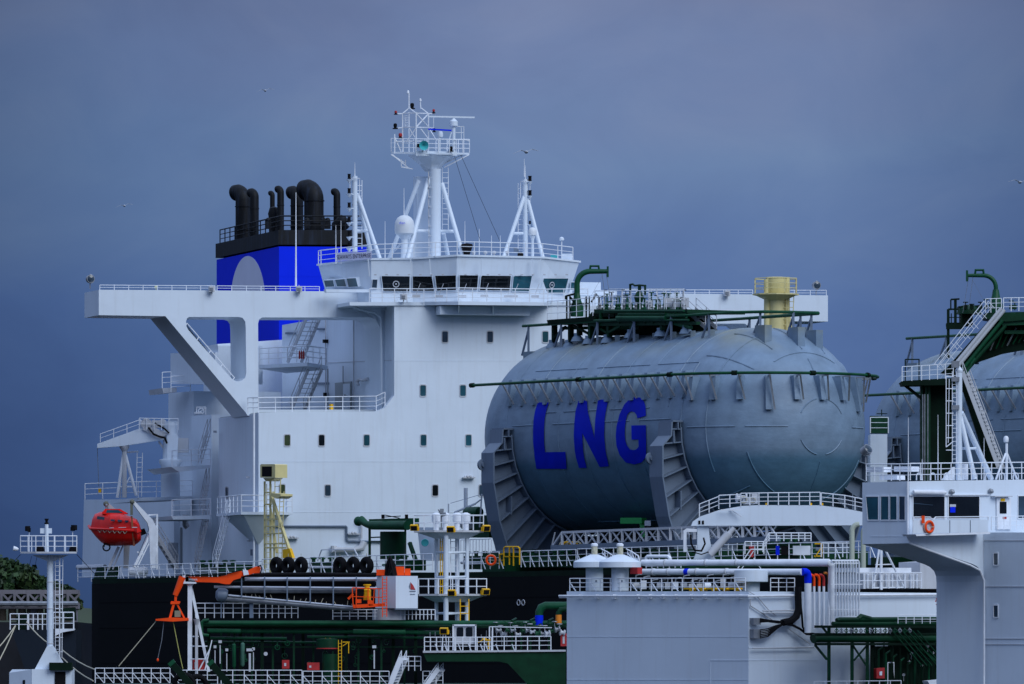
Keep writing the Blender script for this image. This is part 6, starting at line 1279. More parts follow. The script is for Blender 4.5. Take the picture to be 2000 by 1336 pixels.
part(wb, 'emblem', MB().pr(FE, [(801, 1151), (799, 1145), (801, 1139)], -.03, .02), GRY)
part(wb, 'emblem_text', MB().pr(FE, [(800, 1154), (812, 1154), (812, 1155.5), (800, 1155.5)], -.03, .02).pr(FE, [(801, 1160), (811, 1160), (811, 1161), (801, 1161)], -.03, .02), GRY)
part(wb, 'base', MB().lathe(g(760, 1211, .9), [(.85, 0), (.85, .55)], 16), WG)
solo('hose_heap', MB().tube([g(755, 1124, .4), g(757, 1105, .4), g(762, 1094, .4), g(768, 1104, .4), g(772, 1124, .4)], .13, 8).tube([g(760, 1124, .2), g(763, 1100, .2), g(768, 1124, .2)], .1, 8), RUB, 'black hoses rising in a loop above the white winch house', 'hose')
solo('red_fairlead', MB().cb(g(745, 1124, .5), .5, .3, .3).cb(g(780, 1124, .5), .5, .3, .45).cb(g(796, 1124, .5), .3, .3, .35), ORG, 'row of red fairleads along the top of the white winch house', 'fairlead')
# ---------------------------------------------------------------- four column lamp tower
TF = Fr(0, -45)
def q(x, y, v=0): return TF.pt(x, y, v)
tw = T('column_tower', 'white four column tower with two railed round platforms', 'tower', q(882, 1210))
for x, v, wd in ((852.5, .6, .10), (871, -.5, .135), (893, 1.1, .115), (912, .1, .11)): part(tw, 'column', MB().tube([q(x, 1212, v), q(x, 1046, v)], wd, 12), WH)
for y in (1079, 1127, 1198): part(tw, 'cross_tube', MB().tube([q(852, y, .6), q(871, y, -.5), q(912, y, .1), q(893, y, 1.1)], .055, 8), WH)
def roundpl(y, x0, x1, yf):
    c = q((x0+x1)/2, y, .3); r = (x1-x0)/2*.027; R8 = [c+V((math.cos(rad(22.5+45*k))*r, math.sin(rad(22.5+45*k))*r*.6, 0)) for k in range(8)]
    part(tw, 'platform', MB().prism([R8], UP*.10), WG, smooth=False)
    n = 8; cc = q(882, yf, .3); R4 = [cc+V((math.cos(rad(22.5+45*k))*.95, math.sin(rad(22.5+45*k))*.7, 0)) for k in range(8)]
    part(tw, 'flare', MB().add([R8[k]*.92+c*.08 for k in range(8)]+R4, [(k, (k+1) % 8, 8+(k+1) % 8, 8+k) for k in range(8)]+[tuple(range(8)), tuple(range(15, 7, -1))]), WH, smooth=False)
    rail([p+UP*.1 for p in R8]+[R8[0]+UP*.1], '', parent=tw, h=.8, sp=.62, r=.024, mids=1)
roundpl(1040, 803, 950, 1052); roundpl(1164, 812, 956, 1176)
for x, y, v, l in ((810, 1030, -1, 'small yellow floodlight at the left of the upper tower platform'), (881, 1033, -1.4, 'yellow floodlight in the middle of the upper tower platform'), (948, 1031, -.3, 'yellow floodlight at the right of the upper tower platform'), (883, 1157, -1.4, 'yellow floodlight in the middle of the lower tower platform'), (947, 1155, -.3, 'yellow floodlight at the right tip of the lower tower platform')):
    floodlight(q(x, y+6, v), (-.2 if x < 900 else .5, -1, -.3), l, YE2, .34, 'yellow floodlights on the column tower')
for x, l in ((852, 'leftmost'), (870, 'second'), (893, 'third'), (910, 'rightmost')): solo('tank_vent', MB().lathe(q(x, 1030, .3), [(.15, -.2), (.15, .2), (.24, .3), (.24, .7), (.08, .78)], 12), WR, l+' white vent pot standing on the upper tower platform', 'vent', 'vent pots on the upper tower platform')
solo('fire_monitor', MB().bar(q(862, 1040, -.6), q(862, 1008, -.6), .07).lathe(q(862, 1006, -.6), [(.1, 0), (.1, .25)], 8, (.8, -.4, .2)).bar(q(856, 995, -.6), q(862, 1006, -.6), .07).cb(q(863, 1003, -.6), .2, .2, .25), STL, 'dark nozzle on a post above the upper tower platform', 'monitor')
ladder(q(899, 1212, -.8), q(899, 1170, -.8), V((.45, 0, 0)), 'yellow ladder at the foot of the column tower', YE2, .3, .03)
st_, rg_ = ladder_geo(q(880, 1165, .2), q(880, 1046, .2), V((.35, 0, 0)), .3, .025); lo = part(tw, 'ladder', st_, WR); part(lo, 'rung', rg_, WR)
st_, rg_ = ladder_geo(q(860, 1165, .2), q(860, 1046, .2), V((.12, 0, 0)), .3, .025); lo = part(tw, 'ladder', st_, YE2); part(lo, 'rung', rg_, YE2)
# ---------------------------------------------------------------- green manifold platform
mp_ = T('manifold_platform', 'green steel platform with white railing and manifold pipes', 'platform', g(960, 1275, -1))
part(mp_, 'bulkhead', MB().pr(FG, [(826, 1275), (1105, 1272), (1105, 1345), (1038, 1345), (992, 1296), (975, 1292), (834, 1292)], -1.4, 2.2), GRN, smooth=False)
part(mp_, 'deck_edge', MB().pr(FG, [(826, 1271), (1105, 1269), (1105, 1272.5), (826, 1275)], -1.5, 2.4), WG)
rail([g(829, 1271, -1.4), g(888, 1271, -1.4)], '', parent=mp_, h=.68, sp=.3, r=.024); rail([g(890, 1271, -1.4), g(960, 1271, -1.4)], '', parent=mp_, h=.68, sp=.4, r=.024); rail([g(962, 1270, -1.4), g(1076, 1269, -1.4)], '', parent=mp_, h=.68, sp=.62, r=.024)
sl = MB()
for x in (850, 868, 895, 915, 938, 948, 968, 1000): sl.bar(g(x+6, 1273, -1.5), g(x, 1258, -1.45), .04)
part(mp_, 'rail_stay', sl, WR)
cab = T('control_cabinet', 'white control cabinet with two round cornered windows', 'cabinet', g(908, 1262, -.8)); part(cab, 'body', MB().pr(FG, [(885, 1221), (927, 1221), (927, 1258), (885, 1258)], -.8, .8), WG, smooth=False)
part(cab, 'frame', MB().bar(g(885, 1270, -.9), g(885, 1220, -.9), .07).bar(g(929, 1270, -.9), g(929, 1220, -.9), .07).bar(g(884, 1221, -.9), g(930, 1221, -.9), .07), WR)
for x in (892, 910): part(cab, 'window', MB().prism([[FG.pt(a, b, -.84) for a, b in rrect(x, 1225, x+13, 1244, 3)]], V((0, .03, 0))), GLD)
floodlight(g(868, 1238, -1.1), (-.2, -1, -.2), 'yellow floodlight left of the white control cabinet', YE2, .34)
part(mp_, 'lamp_stand', MB().bar(g(862, 1271, -1.1), g(866, 1238, -1.1), .04).bar(g(874, 1271, -1.1), g(870, 1238, -1.1), .04), WR)
solo('yellow_valve_frame', MB().bar(g(954, 1268, -1), g(954, 1248, -1), .06).bar(g(946, 1250, -1), g(958, 1250, -1), .06).bar(g(934, 1255, -1), g(946, 1248, -1), .04).bar(g(942, 1248, -1), g(950, 1248, -1), .1), YE2, 'yellow tubular frame between the cabinet and the manifold', 'frame')
part(mp_, 'frame', MB().bar(g(956, 1270, -.9), g(956, 1224, -.9), .06).bar(g(962, 1270, -.9), g(962, 1224, -.9), .06).bar(g(956, 1224, -.9), g(1078, 1226, -.9), .04), WR)
rv = random.Random(21)
for k in range(14):
    x = 968+k*9.6; c = g(x, 1236+rv.uniform(-6, 4), -.6+rv.uniform(-.2, .5)); r = rv.uniform(.10, .17)
    part(mp_, 'manifold_valve', MB().lathe(c, [(r*.7, 0), (r, .02), (r, .08), (r*.6, .1), (r*.6, .2), (r, .22), (r, .28)], 12, (1, .2, rv.uniform(-.2, .2))).bar(c, c+UP*rv.uniform(.2, .5), .03).ring(c+UP*.42, UP, .13, .02, 10, 4), (STL, WG, GRN2)[k % 3])
for k in range(5): part(mp_, 'manifold_pipe', MB().tube([g(1000+k*18, 1270, -.3), g(1000+k*18, 1212+k % 2*8, -.3), g(1008+k*18, 1208+k % 2*8, .2)], .05, 6), GRN)
part(mp_, 'bent_pipe', MB().tube([g(1053, 1225, 0), g(1053, 1196, 0), g(1057, 1187, 0), g(1066, 1183, 0), g(1112, 1183, 0)], .2, 12), GRN2)
part(mp_, 'bent_pipe', MB().tube([g(1091, 1225, -.3), g(1091, 1198, -.3), g(1095, 1191, -.3), g(1112, 1189, -.3)], .14, 12), GRN)
part(mp_, 'orange_band', MB().lathe(g(1091, 1217, -.3), [(.155, 0), (.155, .42)], 12), mat('band_orange', (.75, .22, .01), .5)); part(mp_, 'blue_band', MB().lathe(g(1053, 1221, 0), [(.21, 0), (.21, .5)], 12), BLU)
rk = MB()
for k in range(16): x = 840+k*10; rk.bar(g(x, 1262, -.6), g(x, 1240-rv.uniform(0, 10), -.6), .03)
part(mp_, 'small_pipe', rk, STL)['kind'] = 'stuff'
# ================================================================ pale crane boom
BF = Fr(0, -68)
def b(x, y, v=0): return BF.pt(x, y, v)
cb = T('boom_crane', 'long pale arched crane boom with a railed walkway on top', 'crane', b(1374, 1092))
part(cb, 'boom', MB().pr(BF, [(1350, 1027), (1354, 1018), (1367, 1009), (1405, 996), (1451, 988), (1480, 986.5), (1602, 987), (1650, 993), (1700, 1003), (1700, 1026)], -.6, 1.3), WH, smooth=False)
part(cb, 'pedestal', MB().prism([[b(x, y, -.4) for x, y in ((1362, 1027), (1384, 1027), (1386, 1050), (1392, 1084), (1398, 1092), (1355, 1092), (1362, 1075))]], V((0, .9, 0))), WH, smooth=False)
part(cb, 'cabinet', MB().pr(BF, [(1335, 1036), (1341, 1032), (1361, 1033), (1361, 1039), (1341, 1039), (1341, 1078), (1335, 1078)], -.8, .7), WR, smooth=False)
part(cb, 'ram', MB().tube([b(1386, 1083, -.8), b(1424, 1042, -.8)], .20, 12).tube([b(1424, 1042, -.8), b(1434, 1031, -.8)], .12, 10), WG)
part(cb, 'hose', MB().tube([b(1349, 1044, -1), b(1350, 1062, -1), b(1357, 1075, -1), b(1370, 1076, -1), b(1377, 1062, -1), b(1374, 1050, -1)], .05, 6).tube([b(1352, 1078, -1), b(1370, 1083, -1), b(1384, 1078, -1)], .03, 5), RUB)
part(cb, 'side_plate', MB().pr(BF, [(1364, 1017), (1368, 1016.5), (1368, 1024), (1364, 1024)], -.63, .02), RUB); part(cb, 'side_plate', MB().pr(BF, [(1371, 1017), (1375, 1016.5), (1375, 1024), (1371, 1024)], -.63, .02), RUB)
for v in (-.6, .65):
    for pts, sp, l in (([(1366, 1009), (1404, 994)], .45, 0), ([(1404, 992), (1447, 990)], .45, 0), ([(1447, 988), (1500, 987), (1602, 986)], .5, 0), ([(1604, 987), (1650, 992), (1690, 1000)], .5, 0)):
        rail([b(x, y, v) for x, y in pts], '', parent=cb, h=.62, sp=sp, r=.024)
part(cb, 'stay', MB().bar(b(1425, 994, -.65), b(1449, 1009, -.9), .05).bar(b(1408, 996, -.9), b(1447, 996, -.9), .06), WR)
wn_ = T('boom_winch', 'dirty white winch with cables standing on the crane boom', 'winch', b(1455, 988, 0)); part(wn_, 'drum', MB().lathe(b(1436, 973, 0), [(.12, 0), (.24, .05), (.24, .12), (.14, .14), (.14, .5), (.24, .52), (.24, .6)], 14, (1, 0, 0)), WG); part(wn_, 'gearbox', MB().cb(b(1462, 985, 0), .55, .4, .35).cb(b(1474, 984, 0), .3, .3, .5), WG); part(wn_, 'cable', MB().ring(b(1452, 976, -.25), (0, 1, 0), .16, .03, 14, 5).ring(b(1470, 977, -.25), (0, 1, .2), .13, .03, 14, 5), ROP)
for x, l in ((1497, 'left'), (1584, 'middle'), (1606, 'right')): solo('yellow_hook', MB().cb(b(x, 987, -.5), .1, .1, .12), YE2, l+' of three tiny yellow hooks on the crane boom walkway', 'hook', None)
# ================================================================ near ship (grey box and white upper works)
LBX = Fr(1462, -90, -50); EW = LBX.w
def L_(x, y, v=0): return LBX.pt(x, y, v)
RBX = Fr(0, 0, 0, O=L_(1462, 1155)); RBX.u = LBX.w.copy(); RBX.w = -LBX.u
def R_(x, y, v=0): return RBX.pt(x, y, v)
ns = T('near_ship', 'large pale grey and white ship superstructure box in the right foreground', 'ship', V((*L_(1462, 1300).xy, 0)))
part(ns, 'deckhouse_wall', MB().pr(LBX, [(1107, 1155), (1462, 1155), (1462, 1460), (1107, 1460)], 0, 12.6), WH)
part(ns, 'roof_deck', MB().pr(LBX, [(1108, 1154.6), (1461.5, 1154.6), (1461.5, 1154.9), (1108, 1154.9)], .1, 12.4), GRN)
sm = MB()
for y in (1243, 1327): sm.pr(LBX, [(1107.5, y), (1461, y), (1461, y+1.2), (1107.5, y+1.2)], -.012, .02)
sm.pr(LBX, [(1387, 1289), (1462, 1289), (1462, 1290.5), (1387, 1290.5)], -.016, .02).pr(LBX, [(1386, 1289), (1387.3, 1289), (1387.3, 1345), (1386, 1345)], -.016, .02)
for y in (1289, 1265): sm.pr(RBX, [(1462.3, y), (1600, y), (1600, y+1.2), (1462.3, y+1.2)], -.014, .02)
part(ns, 'weld_seam', sm, WH)
for x in (1133, 1210, 1292): pass
cp = MB().tube([L_(1092, 1164, -.2), L_(1300, 1164, -.2), L_(1461, 1164, -.2), R_(1466, 1164.5, -.2), R_(1553, 1163, -.2)], .055, 7).tube([L_(1092, 1167.5, -.2), L_(1461, 1167.5, -.2)], .02, 5)
part(ns, 'side_pipe', cp, WR)
for x in (1128, 1161, 1195, 1241, 1265, 1290, 1315, 1345, 1371, 1400, 1440): part(ns, 'pipe_clip', MB().ob(L_(x, 1169, -.22), LBX.u*.10, LBX.w*.2, UP*.2), WR)
part(ns, 'side_pipe', MB().tube([R_(1627, 1163, -.2), R_(1850, 1161, -.2)], .06, 7), WR)
rail([L_(1113, 1155, .15), L_(1456, 1155, .15)], 'white railing along the top of the grey box ship', h=.62, sp=.75, r=.024, stays=2)
rail([R_(1505, 1155, .4), R_(1552, 1155, .4)], 'short white railing right of the flat round cap', h=.62, sp=.45, r=.022)
# twin mushroom vents
for cx, v, l in ((1161, 1.3, 'left'), (1211, .5, 'right')):
    base = L_(cx, 1154, v); sc = K0*(base.y+D0)/D0; t = T('mushroom_vent', l+' of two large white mushroom vents on the grey box ship', 'vent', base, 'large mushroom vents')
    hc = (1154-1109)*sc; part(t, 'trunk', MB().lathe(base, [(17*sc, 0), (17*sc, hc+.1)], 28), WH)
    part(t, 'cap', MB().lathe(base+UP*hc, [(.1, 0), (40*sc, 0), (41*sc, .02), (41*sc, 11*sc), (39*sc, 13*sc), (8*sc, 26*sc)], 36), WH); part(t, 'stack', MB().lathe(base+UP*(hc+25*sc), [(6*sc, 0), (6*sc, 17*sc)], 16), mat('rust_stained_white', (.50, .48, .36), .7, vary=.35, vs=9)); part(t, 'stack_cap', MB().lathe(base+UP*(hc+42*sc), [(7*sc, 0), (7*sc, 4*sc), (4*sc, 6*sc)], 16), WR)
    part(t, 'porthole', MB().lathe(base+UP*hc*.42+V((.2*16*sc, -.98*16.6*sc, 0)), [(.05, 0), (.05, .03)], 10, (0, -1, 0)), GRY)
for k, (x0, l) in enumerate(((1174, 'small bowed white ladder rail beside the left vent stack'), (1223, 'small bowed white ladder rail beside the right vent stack'))):
    v = 1.0; t = T('ladder', l, 'ladder', L_(x0, 1085, v)); part(t, 'rail', MB().tube([L_(x0, 1072, v), L_(x0+12, 1078, v), L_(x0+24, 1086, v), L_(x0+26, 1096, v)], .03, 6).tube([L_(x0+2, 1080, v), L_(x0+12, 1090, v), L_(x0+24, 1093, v)], .03, 6), WR)
    for i in range(5): part(t, 'rung', MB().bar(L_(x0+3+i*5, 1073+i*2.6, v), L_(x0+3+i*5, 1085+i*1.5, v), .03), WR)
solo('red_box', MB().pr(LBX, [(1231, 1108), (1245, 1108), (1245, 1121), (1231, 1121)], .4, .3), RE2, 'small red box right of the right mushroom vent', 'box')
# ---- pipes on the roof
pp = T('roof_pipework', 'fat white insulated pipes running along the top of the box ship', 'pipework', L_(1300, 1155, 1))
def PU(x, y=1099): return P(1255, 1099, -81).lerp(R_(1618, 1099, -1), (x-1255)/363)+UP*(1099-y)*.0245
def PL(x, y=1117): return P(1250, 1117, -81).lerp(R_(1567, 1117, -.75), (x-1250)/317)+UP*(1117-y)*.0245
part(pp, 'upper_pipe', MB().tube([PU(1255), PU(1400), PU(1617), R_(1624, 1104, -1), R_(1624, 1240, -.6)], .155, 12), WR)
part(pp, 'lower_pipe', MB().tube([PL(1250), PL(1400), PL(1567)], .155, 12), WR)
part(pp, 'short_pipe', MB().tube([PU(1263, 1098)+V((0, .6, 0)), PU(1263, 1089)+V((0, .6, 0)), PU(1266, 1086)+V((0, .6, 0)), PU(1306, 1086)+V((0, .6, 0)), PU(1310, 1090)+V((0, .6, 0)), PU(1310, 1098)+V((0, .6, 0))], .08, 8), WR)
part(pp, 'blue_band', MB().tube([PL(1340), PL(1348)], .162, 14), BLU)
for x in (1306, 1362, 1420, 1276): part(pp, 'pipe_flange', MB().tube([PL(x), PL(x+2.5)], .18, 14), WG)
for x in (1300, 1380, 1440): part(pp, 'pipe_flange', MB().tube([PU(x), PU(x+2.5)], .18, 14), WG)
def drop(x, ytop, r, m, y1, label, frx=18):
    a0 = R_(x-frx, ytop, -.75); pts = [a0, R_(x-5, ytop, -.75), R_(x-1.5, ytop+2.5, -.75), R_(x, ytop+7, -.75), R_(x, ytop+22, -.75)]
    t = T('drop_pipe', label, 'pipe', R_(x, y1, -.75), 'coloured elbow pipes on the white wall'); part(t, 'elbow', MB().tube(pts, r*1.06, 12), m); part(t, 'downpipe', MB().tube([R_(x, ytop+22, -.75), R_(x, y1, -.75)], r, 12), WR); return t
drop(1578, 1117, .165, BLU, 1236, 'fat white downpipe with a royal blue elbow', 12)
drop(1590, 1123, .06, ORG, 1228, 'thin white downpipe with the left orange elbow', 9); drop(1600, 1123, .06, ORG, 1228, 'thin white downpipe with the right orange elbow', 9)
drop(1609, 1123, .06, RE2, 1222, 'thin white downpipe with a dark red elbow', 9); drop(1619, 1119, .05, mat('band_orange', (.75, .22, .01)), 1222, 'thin white downpipe with an ochre elbow', 9)
for k in range(9):
    x = 1633+k*5.6; t = solo('riser_pipe', MB().tube([R_(x-9, 1095, -1.2), R_(x-2, 1095, -1.2), R_(x, 1099, -1.2), R_(x, 1203, -.9)], .045, 8), WR, ['first', 'second', 'third', 'fourth', 'fifth', 'sixth', 'seventh', 'eighth', 'ninth'][k]+' from the left in the row of slim white riser pipes', 'pipe', 'row of slim white riser pipes')
for a0, b0, c0, d0, e0 in ((1622, 1684, 1141, 1.4, .04), (1628, 1676, 1100, 1.4, .05), (1622, 1684, 1190, 1.2, .03)): part(pp, 'tie_bar', MB().bar(R_(a0, c0, -d0), R_(b0, c0, -d0), e0), WR)
# flat round cap
c = P(1462, 1155, -87.7); sc = K0*(c.y+D0)/D0; t = T('flat_cap_vent', 'wide flat drum shaped white vent at the corner of the box ship', 'vent', c)
c2 = c+V((5*sc, 0, 0)); part(t, 'trunk', MB().lathe(c2, [(17*sc, 0), (17*sc, 20*sc)], 20), WH); part(t, 'cap', MB().lathe(c2+UP*18*sc, [(15*sc, 0), (32*sc, 0), (33*sc, 1*sc), (33*sc, 23*sc), (31*sc, 24*sc), (.05, 25*sc)], 36), WH)
# machinery behind the roof railing
rv = random.Random(8)
for k in range(14):
    x = 1242+k*15.5; c = L_(x, 1154, 1.6+rv.uniform(-.3, .6)); lab = ['squat grey pump', 'white pump housing', 'small valve block', 'pale motor casing'][k % 4]
    t = T('deck_machine', lab+' number %s from the mushroom vents behind the roof railing' % ['one', 'two', 'three', 'four', 'five', 'six', 'seven', 'eight', 'nine', 'ten', 'eleven', 'twelve', 'thirteen', 'fourteen'][k], 'machine', c, 'machinery behind the roof railing of the box ship')
    h = rv.uniform(.25, .6); part(t, 'casing', MB().cb(c, .26, .3, h) if k % 3 else MB().lathe(c+UP*.2-V((.15, 0, 0)), [(.13, 0), (.2, .03), (.2, .3), (.12, .34)], 12, (1, 0, 0)), (WG, WR, STL, WG)[k % 4]); part(t, 'mount', MB().cb(c-UP*.0, .34, .34, .08), DGR); part(t, 'pipe', MB().tube([c+UP*h*.6, c+UP*(h+.15), c+V((.18, 0, h+.2)), c+V((.3, 0, h+.2))], .03, 6), STL)
for k in range(5): solo('yellow_pipe_support', MB().pr(LBX, [(1335+k*22, 1148), (1353+k*22, 1148), (1353+k*22, 1151), (1350+k*22, 1151), (1350+k*22, 1154.5), (1346+k*22, 1154.5), (1346+k*22, 1151), (1335+k*22, 1151)], .5, .3), YE2, ['leftmost', 'second', 'middle', 'fourth', 'rightmost'][k]+' of the yellow low supports behind the roof railing', 'support', 'yellow low supports behind the roof railing')
rail([L_(1262, 1110, 3), L_(1330, 1109, 3)], 'far white railing between the upper and lower white pipes', h=.3, sp=.4)
t = T('roof_frame', 'white sloping tubular frame with an orange bar above the pipes', 'frame', L_(1460, 1110, 1)); part(t, 'frame', MB().bar(b(1441, 1110, -8), b(1466, 1073, -8), .05).bar(b(1448, 1112, -8), b(1472, 1076, -8), .04).bar(b(1466, 1073, -8), b(1490, 1072, -8), .05).bar(b(1472, 1090, -8), b(1487, 1112, -8), .04), WR); part(t, 'bar', MB().bar(b(1455, 1103, -8), b(1478, 1103, -8), .05), ORG)
rail([b(1455, 1082, -6), b(1492, 1082, -6)], 'white railing beside the red lamp under the crane boom', h=.6, sp=.35); solo('red_lamp', MB().cb(b(1468, 1088, -6), .18, .18, .5).cb(b(1468, 1072, -6), .25, .2, .12), RE2, 'red lamp post under the crane boom', 'lamp')
rail([b(1490, 1078, -5), b(1502, 1057, -5), b(1560, 1057, -5), b(1584, 1057, -5)], 'white stepped railing around the small platform under the boom', h=.4, sp=.4)
for x, w_, m, l in ((1519, 7, BLU, 'narrow blue and white striped post on the small platform'), (1533, 14, RUB, 'black covered object on the small platform'), (1566, 34, WR, 'white lockers on the small platform under the boom')): solo('platform_locker', MB().pr(BF, [(x-w_/2, 1066), (x+w_/2, 1066), (x+w_/2, 1084), (x-w_/2, 1084)], -4.5, .4), m, l, 'locker')
rail([b(1604, 1088, -5), b(1660, 1088, -5)], 'white railing left of the curved cream pipes', h=.68, sp=.4); solo('yellow_barrier', MB().bar(b(1590, 1086, -5), b(1606, 1086, -5), .05).bar(b(1591, 1062, -5), b(1606, 1062, -5), .05).bar(b(1605, 1062, -5), b(1605, 1088, -5), .05).bar(b(1592, 1088, -5), b(1604, 1070, -5), .05), YE2, 'small yellow frame at the end of the white platform railing', 'frame')
# curved cream pipes
for k, (x0, x1, y0, l) in enumerate(((1664, 1690, 1030, 'left'), (1686, 1706, 1034, 'right'))):
    pts = [b(x0, 1112, -7)]+[b((x0+x1)/2-(x1-x0)/2*math.cos(rad(a)), y0+8-14*math.sin(rad(a)), -7) for a in range(0, 100, 12)]
    solo('cream_hose', MB().tube([b(x0, 1112, -7), b(x0, 1050, -7)]+pts[1:], .13, 10), mat('cream_hose', (.42, .46, .38), .6), l+' of two curved cream hoses under the boom end', 'hose', 'curved cream hoses')
# cables
kb = T('cable_bundle', 'thick black cable bundle fanning to two grey terminal blocks', 'cable', R_(1559, 1240, -.3))
def K(pts, r, v=-.35): return MB().tube([R_(x, y, v) for x, y in pts], r, 7)
part(kb, 'trunk', K([(1559, 1146), (1559, 1165), (1560, 1190), (1556, 1203), (1546, 1212), (1528, 1216)], .17), RUB)
part(kb, 'branch', K([(1562, 1160), (1566, 1200), (1568, 1225), (1575, 1236), (1590, 1238)], .05, -.4), RUB); part(kb, 'branch', K([(1528, 1218), (1548, 1221), (1562, 1228), (1575, 1238), (1600, 1240)], .06, -.4), RUB)
for k in range(5): part(kb, 'strand', K([(1485, 1208+k*1.8), (1500, 1211+k*.8), (1520, 1213+k), (1535, 1215)], .028), RUB)
for k in range(6): part(kb, 'strand', K([(1485, 1230+k*3.2), (1500, 1228+k*3), (1515, 1222+k*1.6), (1532, 1218)], .028), RUB)
part(kb, 'terminal_block', MB().pr(RBX, [(1472, 1207), (1486, 1207), (1486, 1220), (1472, 1220)], -.3, .28), STL); part(kb, 'terminal_block', MB().pr(RBX, [(1472, 1229), (1486, 1229), (1486, 1247), (1472, 1247)], -.3, .28), STL)
part(ns, 'cable_conduit', MB().tube([R_(1462, 1155, -.1), R_(1478, 1164, -.1), R_(1500, 1190, -.1), R_(1516, 1203, -.1)], .025, 5).tube([R_(1465, 1170, -.1), R_(1466, 1183, -.1), R_(1480, 1192, -.1), R_(1508, 1210, -.1)], .03, 5), WG)
part(ns, 'wall_pipe', MB().tube([R_(1470, 1266, -.2), R_(1590, 1264, -.2)], .035, 6).tube([R_(1490, 1193, -.2), R_(1553, 1192, -.2)], .04, 6).tube([R_(1490, 1197, -.2), R_(1553, 1197, -.2)], .03, 6).tube([R_(1540, 1228, -.2), R_(1582, 1258, -.2)], .03, 5), WG)
# ---- green pipe rack on the white wall
gr = T('pipe_rack', 'dark green pipe rack with crossed braces in front of the white wall', 'pipe rack', R_(1700, 1345, -2))
RV = -1.6
part(gr, 'fat_pipe', MB().tube([R_(1588, 1248, RV), R_(1594, 1246, RV), R_(1850, 1246, RV)], .22, 12), GRN); part(gr, 'fat_pipe', MB().tube([R_(1634, 1212, RV), R_(1640, 1210, RV), R_(1850, 1209, RV)], .11, 10).tube([R_(1626, 1218, RV), R_(1850, 1218, RV)], .10, 10), GRN)
part(gr, 'fat_pipe', MB().tube([R_(1676, 1209, RV), R_(1682, 1204, RV), R_(1700, 1209, RV)], .13, 8), GRN)
for y, d in ((1224, .12), (1238, .08), (1258, .12)): part(gr, 'beam', MB().bar(R_(1592, y, RV-.2), R_(1850, y, RV-.2), d), DGR)
for x in (1619, 1664, 1694, 1703): part(gr, 'column', MB().bar(R_(x, 1222, RV), R_(x, 1460, RV), .16), GRN if x != 1703 else DGR)
part(gr, 'brace', MB().bar(R_(1592, 1260, RV), R_(1615, 1288, RV), .09).bar(R_(1664, 1258, RV), R_(1692, 1300, RV), .07).bar(R_(1692, 1262, RV), R_(1668, 1290, RV), .07).bar(R_(1604, 1222, RV), R_(1618, 1240, RV), .08).bar(R_(1766, 1245, RV), R_(1842, 1300, RV), .16).bar(R_(1805, 1240, RV), R_(1844, 1265, RV), .16), GRN)
for k in range(16): x = 1634+k*9.5; part(gr, 'valve', MB().bar(R_(x, 1238, RV-.3), R_(x, 1226, RV-.3), .05).ring(R_(x, 1232, RV-.35), (0, 1, 0), .08, .02, 10, 4), STL if k % 2 else GRN2)
part(gr, 'dark_backing', MB().pr(RBX, [(1712, 1262), (1846, 1262), (1846, 1460), (1712, 1460)], -1.0, .2).pr(RBX, [(1740, 1224), (1846, 1224), (1846, 1262), (1740, 1262)], -1.0, .2), DGR)
for x, y in ((1775, 1292), (1822, 1275), (1780, 1276), (1812, 1262), (1800, 1300), (1765, 1318)): part(gr, 'gauge', MB().lathe(R_(x, y, -1.3), [(.07, 0), (.07, .04)], 12, (0, -1, 0)).bar(R_(x, y, -1.2), R_(x, y+12, -1.2), .03), WG)
for k in range(9): part(gr, 'small_pipe', MB().tube([R_(1716+k*14, 1340, -1.4), R_(1716+k*14, 1270+(k*37) % 30, -1.4), R_(1724+k*14, 1264+(k*37) % 30, -1.4)], .045, 6), GRN2 if k % 2 else GRN)
for k in range(12): x = 1716+k*10.5; part(gr, 'stanchion', MB().bar(R_(x, 1345, -1.5), R_(x+(k % 3-1)*9, 1255, -1.7), .06), DGR)
for k in range(6): part(gr, 'sloping_brace', MB().bar(R_(1742+k*10, 1232, -2.0), R_(1800+k*10, 1300, -1.6), .05), GRN)
part(gr, 'light_frame', MB().bar(R_(1734, 1340, -1.5), R_(1734, 1294, -1.5), .04).bar(R_(1746, 1340, -1.5), R_(1746, 1294, -1.5), .04).bar(R_(1734, 1294, -1.5), R_(1746, 1294, -1.5), .04), WR)
rail([R_(1754, 1218, -1.9), R_(1848, 1218, -1.9)], 'thin white railing on the dark green pipe rack', h=.42, sp=.55, mids=1, r=.018)
t = T('fire_box', 'bright red fire box low in the dark green pipe rack', 'box', R_(1720, 1325, -1.8)); part(t, 'body', MB().pr(RBX, [(1712, 1306), (1728, 1304), (1728, 1325), (1712, 1325)], -1.8, .3), RE2); part(t, 'sign', MB().pr(RBX, [(1718, 1312), (1723, 1311), (1723, 1319), (1718, 1319)], -1.83, .02), WR)
part(ns, 'door', MB().pr(RBX, [(1668, 1286), (1692, 1286), (1692, 1345), (1668, 1345)], -.06, .05), WG)
rail([R_(1590, 1352, -2.2), R_(1760, 1350, -2.2)], 'white railing at the very bottom left of the tall grey column', h=.5, sp=.7, mids=1, r=.02)
solo('bottom_ledge', MB().pr(RBX, [(1812, 1330), (1850, 1326), (2020, 1330), (2020, 1345), (1820, 1345)], -3.3, .4), WR, 'white ledge across the bottom right corner', 'ledge')
